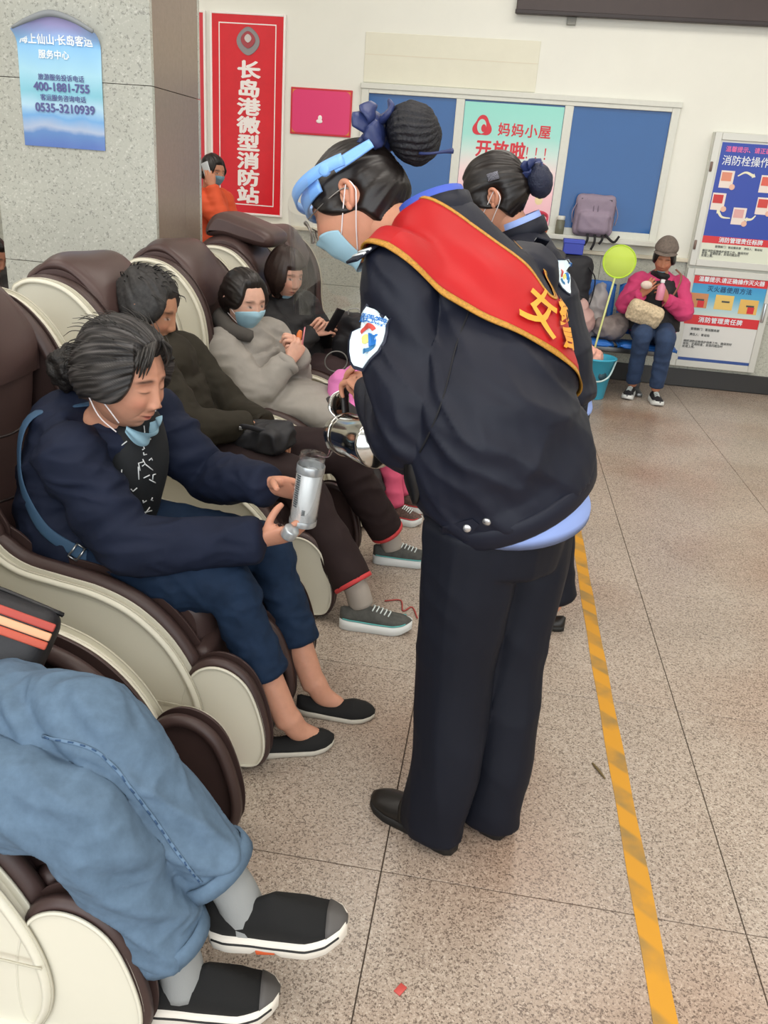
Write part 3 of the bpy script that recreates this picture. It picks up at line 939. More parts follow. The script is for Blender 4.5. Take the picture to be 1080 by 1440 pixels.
# ------------------------------------------------------------------ people: shared builders
SKIN = '#c68f74'
skin_m = mat('skin', SKIN, 0.5, spec=0.35, attr='Col', var=(45, 0.05), sss=0.12)


def U(v):
    return np.asarray(v, float) / max(np.linalg.norm(v), 1e-9)


def A(*v):
    return np.array(v, float)


def gs(x, z, cx, cz, sx, sz):
    return np.exp(-((x - cx) / sx) ** 2 - ((z - cz) / sz) ** 2)


def sstep(a, b, x):
    t = np.clip((x - a) / (b - a), 0, 1)
    return t * t * (3 - 2 * t)


def head_dirs(nt, npn):
    D = []
    for i in range(1, npn):
        ph = math.pi * i / npn
        for j in range(nt):
            th = 2 * math.pi * j / nt
            D.append((math.sin(ph) * math.cos(th), math.sin(ph) * math.sin(th), math.cos(ph)))
    D += [(0, 0, 1), (0, 0, -1)]
    F = []
    for i in range(npn - 2):
        for j in range(nt):
            k = (j + 1) % nt
            F.append((i * nt + j, (i + 1) * nt + j, (i + 1) * nt + k, i * nt + k))
    t = (npn - 1) * nt
    for j in range(nt):
        k = (j + 1) % nt
        F.append((t, j, k)); F.append((t + 1, (npn - 2) * nt + k, (npn - 2) * nt + j))
    return np.array(D), F


def head_base(D, wide=1.0):
    dx, dy, dz = D.T
    z = 0.114 * dz
    x = 0.0745 * wide * np.sign(dx) * np.abs(dx) ** 0.93
    yf = 0.092 * np.abs(dy) ** 0.82
    yb = -0.100 * np.abs(dy) ** 0.95
    y = np.where(dy > 0, yf, yb)
    t = np.clip((-dz - 0.12) / 0.88, 0, 1)
    x = x * (1 - 0.30 * t ** 1.4)
    y = np.where(dy > 0, y * (1 - 0.10 * t ** 3) + 0.004 * t, y * (1 - 0.62 * t ** 0.9))
    t2 = np.clip((dz - 0.35) / 0.65, 0, 1)
    y = y - 0.010 * t2
    x = x * (1 - 0.05 * t2)
    return np.stack([x, y, z], 1)


def head_mesh(wide=1.0, skin=SKIN, brow='#2b2320', lip='#a5544e', eyes='open', nt=120, npn=84, smile=0.0, nose=1.0):
    D, F = head_dirs(nt, npn)
    V = head_base(D, wide)
    x, y, z = V.T.copy()
    w = sstep(0.15, 0.55, D[:, 1])
    ax = np.abs(x)
    hz = np.interp(-z, [-0.032, -0.012, 0.008, 0.026, 0.035, 0.044, 0.053], [0.0015, 0.005, 0.010, 0.0175, 0.0185, 0.009, 0.0])
    sx = 0.0065 + 0.0065 * np.clip((0.02 - z) / 0.06, 0, 1)
    d = hz * nose * np.exp(-(x / sx) ** 2)
    d += 0.0095 * gs(ax, z, 0.0125, -0.038, 0.0065, 0.0075)
    d += -0.0075 * gs(ax, z, 0.029, 0.006, 0.016, 0.011)
    d += 0.0060 * gs(ax, z, 0.031, 0.000, 0.0135, 0.0065)
    d += 0.0042 * gs(ax, z, 0.029, 0.023, 0.022, 0.007)
    d += 0.0065 * gs(ax, z, 0.038, -0.030, 0.019, 0.018)
    d += 0.0065 * gs(x, z, 0, -0.0605, 0.018, 0.0048) + 0.0068 * gs(x, z, 0, -0.0725, 0.016, 0.0055)
    d += -0.0045 * gs(x, z - smile * 0.2 * ax, 0, -0.0665, 0.022, 0.0020) + 0.0045 * gs(x, z, 0, -0.062, 0.028, 0.02)
    d += 0.0085 * gs(x, z, 0, -0.098, 0.019, 0.013) - 0.003 * gs(x, z, 0, -0.0835, 0.015, 0.005)
    d += -0.0022 * gs(ax - (0.018 + 0.45 * np.clip(-z - 0.04, 0, 0.04)), z, 0, -0.055, 0.004, 0.014)
    y = y + d * w
    V = np.stack([x, y, z], 1)
    C = np.tile(lin(skin), (len(V), 1))
    def mixc(C, m, c):
        return C * (1 - m[:, None]) + np.array(lin(c)) * m[:, None]
    blush = 0.35 * gs(ax, z, 0.04, -0.028, 0.018, 0.016) * w
    C = mixc(C, blush, '#cf7e68')
    lipm = np.clip(1.25 * (gs(x, z - smile * 0.2 * ax, 0, -0.0665, 0.0205, 0.0088)) ** 2, 0, 0.9) * w
    C = mixc(C, lipm, lip)
    C = mixc(C, np.clip(1.2 * gs(x, z - smile * 0.2 * ax, 0, -0.0665, 0.0185, 0.0016), 0, 0.8) * w, '#5b2a28')
    bz = z - 0.024 + 0.10 * (ax - 0.03) + 6.0 * (ax - 0.03) ** 2
    C = mixc(C, np.clip(1.1 * np.exp(-(bz / 0.0032) ** 2 - ((ax - 0.031) / 0.0185) ** 4), 0, 0.85) * w, brow)
    ez = z - 0.0 + 5.0 * (ax - 0.031) ** 2
    if eyes == 'open':
        e = (((ax - 0.031) / 0.0125) ** 2 + (z / 0.0048) ** 2 < 1) * w
        C = mixc(C, e * 0.8, '#a89c94')
        ir = ((ax - 0.031) ** 2 + z ** 2 < 0.0046 ** 2) * w
        C = mixc(C, ir * 0.95, '#1c1412')
        C = mixc(C, 0.9 * np.exp(-((z - 0.0045 + 12 * (ax - 0.031) ** 2) / 0.0018) ** 2 - ((ax - 0.031) / 0.0135) ** 4) * w, '#241a18')
    else:
        C = mixc(C, 0.85 * np.exp(-((z + 0.003 - 10 * (ax - 0.031) ** 2) / 0.0017) ** 2 - ((ax - 0.031) / 0.0135) ** 4) * w, '#2b1d1a')
    # ears
    ev = []; ef = []
    for s in (-1, 1):
        P = [(s * 0.0735, -0.004, -0.026), (s * 0.081, -0.012, -0.018), (s * 0.086, -0.020, 0.004), (s * 0.085, -0.012, 0.020), (s * 0.079, 0.000, 0.020), (s * 0.076, 0.003, 0.004)]
        a = tube(P, [0.0055, 0.006, 0.0055, 0.0055, 0.005, 0.004], n=8, sub=4)
        b = ball((s * 0.0765, -0.007, -0.002), (0.006, 0.012, 0.022), 12, 8)
        c = ball((s * 0.0765, -0.001, -0.024), (0.006, 0.007, 0.009), 10, 8)
        ev, ef = join((ev, ef), a, b, c)
    n0 = len(V)
    V = np.vstack([V, np.array(ev)]); F = F + [tuple(i + n0 for i in f) for f in ef]
    C = np.vstack([C, np.tile(lin(skin), (len(ev), 1)) * np.array((1.0, 0.93, 0.92))])
    return V, F, C


def frame(fwd, up):
    f = U(fwd); r = U(np.cross(f, U(up))); u = np.cross(r, f)
    return np.stack([r, f, u], 1)          # columns right, forward, up


def hair_cap(mask, thick=0.014, wide=1.0, pole=(0, -0.7, 0.7), streak=0.0035, freq=26, nt=130, npn=90, seed=1.0, lump=0.004, lumpf=22, tone=None):
    """scalp shell; mask(D,P) in 0..1 says where hair grows. streaks run towards pole"""
    D, F = head_dirs(nt, npn)
    B = head_base(D, wide)
    m = mask(D, B)
    q = U(pole); a = U(np.cross(q, (1.0, 0.13, 0.2))); b = np.cross(q, a)
    az = np.arctan2(D @ a, D @ b)
    s = np.stack([np.cos(az) * freq / 4, np.sin(az) * freq / 4, (D @ q) * 0.9], 1)
    h = vnoise(s, seed) + 0.5 * vnoise(s * 2.3, seed + 5)
    l = vnoise(B * lumpf, seed + 9)
    off = -0.006 + m * (thick + 0.006) + np.minimum(m, 1) * (h * streak + l * lump)
    if tone:
        g = sstep(0.05, 0.75, 0.6 * vnoise(s * 1.7, seed + 2) + 0.4 * vnoise(s * 3.6, seed + 3) + 0.22)
        return (B + D * off[:, None], F), np.array(lin(tone[0])) * (1 - g[:, None]) + np.array(lin(tone[1])) * g[:, None]
    return B + D * off[:, None], F


_hands = {}


def hand(pose='relaxed', voxel=0.0026):
    """right-handed local hand: y to the fingertips, +x thumb side, +z back of the hand"""
    if pose in _hands:
        return _hands[pose]
    P = {'relaxed': dict(c=[(18, 28, 18), (22, 32, 20), (26, 36, 22), (30, 40, 24)], th=(0.72, 0.62, -0.32), tc=12),
         'fist': dict(c=[(55, 85, 50), (60, 90, 55), (62, 92, 55), (66, 92, 55)], th=(0.35, 0.62, -0.70), tc=30),
         'grip': dict(c=[(30, 48, 30), (34, 50, 32), (36, 52, 34), (38, 52, 34)], th=(0.40, 0.50, -0.77), tc=20),
         'wrap': dict(c=[(22, 45, 34), (24, 47, 36), (26, 48, 36), (30, 48, 36)], th=(0.55, 0.55, -0.62), tc=18),
         'flat': dict(c=[(8, 14, 8), (8, 14, 8), (10, 16, 10), (14, 18, 10)], th=(0.75, 0.62, -0.2), tc=8)}[pose]
    parts = [tube([(0, -0.045, 0), (0, -0.01, 0), (0.001, 0.025, 0), (0.001, 0.06, 0.001), (0.0, 0.086, 0.0)],
                  [(0.024, 0.0205), (0.026, 0.019), (0.035, 0.017), (0.040, 0.0145), (0.038, 0.0115)], side=(1, 0, 0), n=18, sub=4)]
    parts.append(tube([(0.012, 0.012, -0.010), (0.024, 0.034, -0.012), (0.027, 0.055, -0.008)], [0.014, 0.016, 0.011], n=12, sub=4))
    base = [(0.0285, 0.083, 0.001), (0.0095, 0.089, 0.003), (-0.0100, 0.086, 0.002), (-0.0285, 0.077, -0.001)]
    seg = [(0.041, 0.025, 0.021), (0.046, 0.028, 0.022), (0.042, 0.026, 0.021), (0.033, 0.020, 0.018)]
    rad = [0.0088, 0.0090, 0.0086, 0.0076]
    for k in range(4):
        p = np.array(base[k]); sp = math.radians((6, 2, -3, -9)[k]); ang = 0.0
        pts = [p - A(0, 0.018, 0), p]; r = [rad[k] * 1.05, rad[k] * 1.05]
        for c, L, rr_ in zip(P['c'][k], seg[k], (0.95, 0.86, 0.68)):
            ang += math.radians(c)
            dv = A(math.sin(sp) * math.cos(ang), math.cos(sp) * math.cos(ang), -math.sin(ang))
            pts.append(pts[-1] + dv * L); r.append(rad[k] * rr_)
        parts.append(tube(pts, r, n=10, sub=4))
    d = U(P['th']); p = A(0.020, 0.022, -0.008); ax = U(np.cross(d, (0.3, 0.2, 1.0)))
    pts = [p]; r = [0.0125]
    for k, (L, rr_) in enumerate(((0.036, 0.0108), (0.030, 0.0100), (0.024, 0.0075))):
        if k:
            c, s = math.cos(math.radians(-P['tc'])), math.sin(math.radians(-P['tc']))
            side_in = U(A(-0.75, 0.45, -0.1) - d * (A(-0.75, 0.45, -0.1) @ d))
            d = U(d * c - side_in * s)
        pts.append(pts[-1] + d * L); r.append(rr_)
    parts.append(tube(pts, r, n=10, sub=4))
    me = remesh(join(*parts), voxel, 4, 0.5)
    V = me_arrays(me); F = [tuple(p_.vertices) for p_ in me.polygons]
    bpy.data.meshes.remove(me)
    _hands[pose] = (V, F)
    return V, F


def place_hand(pose, wrist, fdir, dorsal, mirror=False, scale=1.0):
    V, F = hand(pose)
    V = V * scale
    y = U(fdir); z = U(np.asarray(dorsal, float) - y * (np.asarray(dorsal, float) @ y)); x = np.cross(y, z)
    if mirror:
        V = V * A(-1, 1, 1); F = [tuple(reversed(f)) for f in F]
    return (V @ np.stack([x, y, z], 0)) + np.asarray(wrist, float), F


def torso(J, w=(0.165, 0.150, 0.165, 0.155), d=(0.120, 0.105, 0.118, 0.085), grow=0.0, hem=0.07, top=0.035, n=26):
    sp = U(J['hipL'] - J['hipR']); ss = U(J['shL'] - J['shR'])
    pel, wa, ch, nk = J['pel'], J['waist'], J['chest'], J['neck']
    shm = (J['shL'] + J['shR']) / 2
    axis = U(pel - wa)
    path = [pel + axis * hem, pel, wa, ch, shm * 0.75 + nk * 0.25 - U(nk - ch) * 0.02, nk * 0.85 + shm * 0.15, nk + U(J['head'] - nk) * top]
    g = grow
    rad = [(w[0] * 0.98 + g, d[0] * 0.98 + g), (w[0] + g, d[0] + g), (w[1] + g, d[1] + g), (w[2] + g, d[2] + g), (w[3] + g, d[3] + g), (w[3] * 0.56 + g, d[3] * 0.86 + g), (0.060 + g, 0.060 + g)]
    sides = [sp, sp, U(sp * 0.6 + ss * 0.4), ss, ss, ss, ss]
    return tube(path, rad, side=sides, n=n, sub=5)


def sleeve(J, s, r=(0.064, 0.056, 0.048, 0.040), wr=1.0, g=0.0):
    sh, el, wrp = J['sh' + s], J['el' + s], J['wr' + s]
    inn = sh * 0.75 + J['chest'] * 0.25
    end = el + (wrp - el) * wr
    mid = (sh + el) / 2; mf = (el + end) / 2
    return tube([inn, sh, mid, el, mf, end], [r[0] * 0.9 + g, r[0] + g, r[1] + g, r[2] * 1.04 + g, (r[2] + r[3]) / 2 + g, r[3] + g], n=18, sub=5)


def leg(J, s, r=(0.095, 0.085, 0.064, 0.056, 0.048), an=1.0, g=0.0):
    h, k, a = J['hip' + s], J['kn' + s], J['an' + s]
    end = k + (a - k) * an
    return tube([h * 0.85 + J['pel'] * 0.15, h * 0.7 + k * 0.3, h * 0.3 + k * 0.7, k, k * 0.6 + end * 0.4, end], [r[0] + g, r[0] + g, r[1] + g, r[2] + g, r[3] + g, r[4] + g], n=18, sub=5)


def body_mesh(J, head, hands, skin=SKIN, voxel=0.008, feet=True, slim=1.0):
    """one skin mesh: torso, limbs, neck, head and hands"""
    H = frame(J['fwd'], J['up']) * J.get('hk', 1.0)
    base = J['head'] + H @ A(0, -0.022, -0.055)
    bs = J.get('bs', 1.0)
    parts = [torso(J, w=tuple(0.160 * bs * q for q in (1, 0.9, 1, 0.95)), d=tuple(0.110 * bs * q for q in (1, 0.9, 1, 0.75)), grow=-0.025), tube([J['chest'] * 0.3 + J['neck'] * 0.7, J['neck'], (J['neck'] + base) / 2, base, J['head'] + H @ A(0, -0.015, -0.02)], [0.07 * bs, 0.058 * slim * bs, 0.052 * slim * bs, 0.053 * slim * bs, 0.05 * bs], n=18, sub=5)]
    for s in 'LR':
        parts.append(sleeve(J, s, r=(0.045 * bs, 0.040 * bs, 0.036 * bs, 0.026 * bs)))
        parts.append(leg(J, s, r=(0.070 * bs, 0.062 * bs, 0.050 * bs, 0.045 * bs, 0.036 * bs)))
        if feet:
            t = J.get('toe' + s)
            if t is not None:
                parts.append(tube([J['an' + s] + A(0, 0, 0.02), J['an' + s] - A(0, 0, 0.03) + t * 0.03, J['an' + s] - A(0, 0, 0.056) + t * 0.085], [0.035, 0.032, 0.022], n=12, sub=4))
    me = remesh(join(*parts), voxel, 4)
    V = me_arrays(me); F = [tuple(p.vertices) for p in me.polygons]
    bpy.data.meshes.remove(me)
    C = np.tile(lin(skin), (len(V), 1))
    Vs, Fs, Cs = [V], list(F), [C]
    n = len(V)
    hv, hf, hc = head
    hv = hv @ H.T + J['head']
    Vs.append(hv); Fs += [tuple(i + n for i in f) for f in hf]; Cs.append(hc); n += len(hv)
    for s in 'LR':
        if s not in hands:
            continue
        pose, fd, do = hands[s]
        v, f = place_hand(pose, J['wr' + s], fd, do, mirror=(s == 'R'), scale=J.get('hs', 1.0))
        Vs.append(v); Fs += [tuple(i + n for i in q) for q in f]; n += len(v)
        Cs.append(np.tile(lin(skin), (len(v), 1)) * A(1.0, 0.96, 0.95))
    me = mesh_data('body', np.vstack(Vs), Fs)
    col_attr(me, np.vstack(Cs))
    me.materials.append(skin_m)
    return me


def garment(name, parts, m, root, voxel=0.007, smooth=5, folds=None):
    me = remesh(join(*parts), voxel, smooth, name=name)
    for f in (folds or []):
        wrinkle(me, *f[:2], **(f[2] if len(f) > 2 else {}))
    me.materials.append(m)
    return obj(name, me, m, root)


def ring_band(name, c, axis, r, h, m, root, th=0.004, side=None, n=24):
    """short open band (cuff, collar) around an axis"""
    c = np.asarray(c, float); ax = U(axis)
    rr_ = (r, r) if np.isscalar(r) else r
    pts = [c - ax * h / 2, c - ax * h / 2, c + ax * h / 2, c + ax * h / 2]
    V, F = [], []
    a = U(np.cross(ax, (0.0, 0, 1.0)) if side is None and abs(ax[2]) < 0.95 else (np.asarray(side) - ax * (np.asarray(side) @ ax) if side is not None else A(1, 0, 0)))
    b = np.cross(ax, a)
    prof = [(-th, -h / 2), (0, -h / 2), (0.0015, 0), (0, h / 2), (-th, h / 2), (-th, -h / 2)]
    for dr, dh in prof:
        for j in range(n):
            t = 2 * math.pi * j / n
            V.append(tuple(c + ax * dh + a * (rr_[0] + dr) * math.cos(t) + b * (rr_[1] + dr) * math.sin(t)))
    for i in range(len(prof) - 1):
        for j in range(n):
            k = (j + 1) % n
            F.append((i * n + j, i * n + k, (i + 1) * n + k, (i + 1) * n + j))
    return mk(name, V, F, m, root)


def on_head(J, part):
    H = frame(J['fwd'], J['up']) * J.get('hk', 1.0)
    return xf(part, H, J['head'])


def make_mask(J, root, headv, m, zlo=-0.112, zhi=-0.012, amax=66, loops=True, name='face_mask', lift=0.007, pleats=3, loopm=None, crumple=0.0):
    hv, hf, hc = headv
    bv = BVHTree.FromPolygons([tuple(v) for v in hv], hf)
    nu, nv = 30, 18
    V = []
    for layer in (0, 1):
        for i in range(nv + 1):
            tz = i / nv
            for j in range(nu + 1):
                ta = 2 * j / nu - 1
                z = zlo + (zhi - zlo) * (0.5 + (tz - 0.5) * (1 - 0.38 * abs(ta) ** 2.5)) - 0.010 * abs(ta) ** 2 * 0
                ang = math.radians(amax * ta)
                dv = Vector((math.sin(ang), math.cos(ang), 0))
                zz = max(z, -0.105)
                hit = bv.ray_cast(Vector((0, 0.01, zz)) + dv * 0.3, -dv)
                r = (hit[0] - Vector((0, 0.01, zz))).length if hit[0] is not None else 0.07
                r += lift * (1 - abs(ta) ** 4 * 0.7) + 0.0016 * abs(math.sin(pleats * math.pi * tz)) * (1 - ta * ta) + crumple * math.sin(7 * ta + 9 * tz)
                r -= 0.0012 * layer
                V.append((dv[0] * r, 0.01 + dv[1] * r, z))
    G = np.array(V).reshape(2, nv + 1, nu + 1, 3)
    for _ in range(10):
        S = G.copy()
        S[:, 1:-1, 1:-1] = 0.4 * G[:, 1:-1, 1:-1] + 0.15 * (G[:, :-2, 1:-1] + G[:, 2:, 1:-1] + G[:, 1:-1, :-2] + G[:, 1:-1, 2:])
        G[..., :2] = np.where(np.linalg.norm(S[..., :2], axis=-1, keepdims=True) > np.linalg.norm(G[..., :2], axis=-1, keepdims=True), S[..., :2], 0.5 * (S[..., :2] + G[..., :2]))
    V = [tuple(v) for v in G.reshape(-1, 3)]
    F = []
    k = (nu + 1) * (nv + 1)
    for layer in (0, 1):
        for i in range(nv):
            for j in range(nu):
                a = layer * k + i * (nu + 1) + j
                f = (a, a + nu + 1, a + nu + 2, a + 1)
                F.append(f if layer == 0 else f[::-1])
    b = [j for j in range(nu + 1)] + [i * (nu + 1) + nu for i in range(1, nv + 1)] + [nv * (nu + 1) + j for j in range(nu - 1, -1, -1)] + [i * (nu + 1) for i in range(nv - 1, 0, -1)]
    for p, q in zip(b, b[1:] + b[:1]):
        F.append((p, q, q + k, p + k))
    o = mk(name, *on_head(J, (V, F)), m, root)
    if loops:
        for s in (0, 1):
            j = nu if s else 0
            a = A(*V[3 * (nu + 1) + j]); c = A(*V[(nv - 3) * (nu + 1) + j]); sx = 1 if s else -1
            ear1 = A(sx * 0.088, -0.022, -0.022); ear2 = A(sx * 0.087, -0.016, 0.016)
            mk('ear_loop', *on_head(J, tube([a, (a + ear1) / 2 + A(sx * 0.004, 0, 0), ear1, (ear1 + ear2) / 2 + A(0, -0.008, 0), ear2, (c + ear2) / 2 + A(sx * 0.004, 0, 0), c], [0.0014] * 7, n=6, sub=5)), loopm or m, o)
    return o


def shoe(kind, heel, fdir, root, mats, L=0.26, lift=0.0, pitch=0.0, up=(0, 0, 1), name='shoe', wide=1.0):
    """shoe with upper, sole and details; heel = back of the sole on the ground"""
    ts = np.linspace(0, 1, 23)
    hw = np.interp(ts, [0, 0.04, 0.15, 0.35, 0.55, 0.72, 0.86, 0.95, 1], [0.012, 0.024, 0.032, 0.032, 0.039, 0.045, 0.040, 0.027, 0.008]) * wide
    cx = np.interp(ts, [0, 0.35, 0.7, 1], [0, 0.002, -0.002, -0.008])
    sp = {'sneaker': 0.034, 'walker': 0.040, 'loafer': 0.024, 'flat': 0.016}[kind]
    heelx = {'sneaker': 0.004, 'walker': 0.006, 'loafer': 0.010, 'flat': 0.004}[kind]
    solet = sp + heelx * sstep(0.45, 0.15, ts) + (0.010 if kind in ('sneaker', 'walker') else 0.003) * sstep(0.75, 1.0, ts)
    soleb = (0.016 if kind in ('sneaker', 'walker') else 0.006) * sstep(0.72, 1.0, ts) ** 1.5
    top = {'sneaker': [0.075, 0.082, 0.080, 0.092, 0.088, 0.070, 0.062, 0.050, 0.040],
           'walker': [0.104, 0.110, 0.098, 0.104, 0.122, 0.094, 0.072, 0.060, 0.046],
           'loafer': [0.060, 0.068, 0.066, 0.074, 0.078, 0.064, 0.054, 0.046, 0.034],
           'flat': [0.052, 0.058, 0.050, 0.040, 0.042, 0.056, 0.050, 0.042, 0.030]}[kind]
    tp = np.interp(ts, [0, 0.04, 0.15, 0.35, 0.5, 0.7, 0.84, 0.94, 1], top)
    def ring_loft(rings):
        n = len(rings[0]); V = []; F = []
        for r in rings:
            V += r
        for i in range(len(rings) - 1):
            for j in range(n):
                k = (j + 1) % n
                F.append((i * n + j, (i + 1) * n + j, (i + 1) * n + k, i * n + k))
        F.append(tuple(range(n))); F.append(tuple((len(rings) - 1) * n + j for j in range(n - 1, -1, -1)))
        return V, F
    up_r = []; so_r = []; mid_r = []
    for i, t in enumerate(ts):
        y = t * L; b0 = solet[i] - 0.006
        h = max(tp[i] - b0 + lift * 0, 0.006)
        ring = []
        for j in range(20):
            a = 2 * math.pi * j / 20
            ca, sa = math.cos(a), math.sin(a)
            z = b0 + h * max(0, sa) ** 0.8 if sa >= 0 else b0 + 0.006 * sa
            wx = hw[i] * (0.97 if sa <= 0 else (1 - 0.42 * sstep(0.5, 1.0, sa) * 1.0)) * ca if sa > 0 else hw[i] * 0.97 * ca
            ring.append((cx[i] + wx, y, z))
        up_r.append(ring)
        flare = 0.005 if kind in ('sneaker', 'walker') else 0.002
        w_ = hw[i] + flare; zt = solet[i]; zb = soleb[i] if soleb[i] < zt - 0.008 else zt - 0.008
        if kind == 'walker' and 0.36 < t < 0.52:
            zb = max(zb, 0.010)
        so_r.append([(cx[i] - w_, y, zb + 0.004), (cx[i] - w_ * 0.93, y, zb), (cx[i] + w_ * 0.93, y, zb), (cx[i] + w_, y, zb + 0.004), (cx[i] + w_ * 1.02, y, (zb + zt) / 2), (cx[i] + w_ * 0.97, y, zt), (cx[i] - w_ * 0.97, y, zt), (cx[i] - w_ * 1.02, y, (zb + zt) / 2)])
    f = U(fdir); c, s = math.cos(pitch), math.sin(pitch)
    u0 = U(np.asarray(up, float)); fh = U(f - u0 * (f @ u0)); yv = fh * c + u0 * s; zv = u0 * c - fh * s; xv = np.cross(yv, zv)
    M = np.stack([xv, yv, zv], 1)
    T = lambda p: xf(p, M, np.asarray(heel, float))
    o = mk(name, *T(ring_loft(up_r)), mats[0], root)
    mk('sole', *T(ring_loft(so_r)), mats[1], o)
    if kind == 'walker':
        for sgn in (-1, 1):
            ln = [(cx[i] + sgn * (hw[i] + 0.006), ts[i] * L, solet[i] * 0.68 + soleb[i] * 0.2) for i in range(1, 22)]
            mk('sole_line', *T(tube(ln, [0.0022] * len(ln), n=6, sub=2)), mats[2], o)
            mk('sole_pad', *T(box((sgn * 0.034, 0.36 * L, 0.003), (sgn * 0.0435, 0.50 * L, 0.017), 0.003)), mats[3], o)
        cap = []
        for i in range(19, 23):
            cap.append([(cx[i] + (p[0] - cx[i]) * 1.03, p[1] + 0.002, p[2] * 1.015 + 0.0006) for p in up_r[i]])
        mk('toe_cap', *T(ring_loft(cap)), mats[4], o)
    if kind == 'sneaker':
        for k in range(5):
            y = (0.46 + 0.055 * k) * L; zt = np.interp(0.46 + 0.055 * k, ts, tp) + 0.003
            mk('lace', *T(tube([(-0.020, y - 0.004, zt - 0.010), (0, y + 0.004, zt + 0.001), (0.020, y - 0.004, zt - 0.010)], [0.0025] * 3, n=6)), mats[2], o)
        for sgn in (-1, 1):
            ln = [(cx[i] + sgn * (hw[i] * 0.99 + 0.001), ts[i] * L, solet[i] + 0.004) for i in range(1, 21)]
            mk('accent_line', *T(tube(ln, [0.0028] * len(ln), n=6, sub=2)), mats[3], o)
    if kind == 'loafer':
        y = 0.56 * L; zt = np.interp(0.56, ts, tp)
        mk('strap', *T(tube([(-0.043, y - 0.012, 0.030), (-0.030, y, zt - 0.010), (0, y + 0.006, zt + 0.003), (0.030, y, zt - 0.010), (0.043, y - 0.012, 0.030)], [(0.014, 0.003)] * 5, side=(0, 1, 0), n=8)), mats[0], o)
    return o

# ------------------------------------------------------------------ attendant with the red sash
uni = mat('uniform_navy', '#141724', 0.52, spec=0.3, bump=(900, 0.25, 0.0006), var=(7, 0.10))
uni_tr = mat('uniform_trousers', '#10131d', 0.62, spec=0.25, bump=(900, 0.25, 0.0006), var=(6, 0.08))
shirt_m = mat('pale_blue_shirt', '#8fa6df', 0.7, bump=(600, 0.2, 0.0005))
hair_m = mat('black_hair', '#17110f', 0.38, spec=0.5, var=(60, 0.35), stretch=(1, 1, 1))
bun_m = mat('netted_bun', '#15151b', 0.55, bump=(170, 0.9, 0.004), var=(120, 0.5))
navy_satin = mat('navy_satin', '#2a3560', 0.4, spec=0.5)
shoe_blk = mat('black_shoe', '#1d1a17', 0.42, var=(20, 0.2))
sole_blk = mat('black_sole', '#161412', 0.6)
mask_m = mat('mask_blue', '#9dc3d3', 0.75, bump=(400, 0.15, 0.0005))
loop_m = mat('mask_loop', '#e3dcdc', 0.7)
visor_m = mat('visor_blue', '#79acec', 0.4)
clear_m = bpy.data.materials.new('clear_plastic'); clear_m.use_nodes = True
_nt = clear_m.node_tree; _nt.nodes.clear()
_o = _nt.nodes.new('ShaderNodeOutputMaterial'); _mx = _nt.nodes.new('ShaderNodeMixShader'); _tr = _nt.nodes.new('ShaderNodeBsdfTransparent'); _gl = _nt.nodes.new('ShaderNodeBsdfGlossy')
_tr.inputs['Color'].default_value = (0.97, 0.97, 0.97, 1); _gl.inputs['Roughness'].default_value = 0.08; _mx.inputs['Fac'].default_value = 0.05
_nt.links.new(_tr.outputs[0], _mx.inputs[1]); _nt.links.new(_gl.outputs[0], _mx.inputs[2]); _nt.links.new(_mx.outputs[0], _o.inputs['Surface'])
red_silk = mat('sash_red', '#aa1317', 0.5, spec=0.3, bump=(500, 0.15, 0.0006), var=(5, 0.06))
gold_tr = mat('sash_gold', '#b07c28', 0.5, bump=(300, 0.8, 0.002), var=(200, 0.3))
gold_tx = mat('sash_gold_print', '#e39a2c', 0.5)
btn_m = mat('silver_button', '#c9ccd0', 0.25, 0.9)

J = dict(pel=A(0.055, 1.685, 0.89), waist=A(0.05, 1.705, 1.06), chest=A(-0.02, 1.768, 1.225), neck=A(-0.165, 1.855, 1.425), head=A(-0.345, 1.925, 1.462), hk=1.10,
         fwd=A(-0.86, 0.05, -0.51), up=A(-0.46, 0.33, 0.82),
         shL=A(-0.215, 1.69, 1.345), shR=A(0.045, 1.935, 1.34), elL=A(-0.143, 1.605, 1.052), wrL=A(-0.264, 1.855, 1.045), elR=A(-0.06, 2.03, 1.09), wrR=A(-0.24, 1.97, 1.00),
         hipL=A(-0.005, 1.615, 0.86), hipR=A(0.115, 1.755, 0.86), knL=A(-0.005, 1.635, 0.48), knR=A(0.115, 1.725, 0.48), anL=A(-0.02, 1.60, 0.075), anR=A(0.115, 1.675, 0.075),
         toeL=A(-0.84, 0.54, 0), toeR=A(-0.80, 0.60, 0))
P1 = thing('person', (0.05, 1.65, 0), 'attendant in navy uniform with a red sash and face shield, pouring from a steel jug', 'person', 'uniformed attendants')
hd = head_mesh(eyes='down', wide=0.97, nt=150, npn=100)
obj('body', body_mesh(J, hd, {'L': ('grip', (-0.6, 0.62, 0.3), (0.3, -0.5, 0.9)), 'R': ('wrap', (-0.8, -0.3, 0.3), (0, 0.6, -0.8))}, voxel=0.008), skin_m, P1)

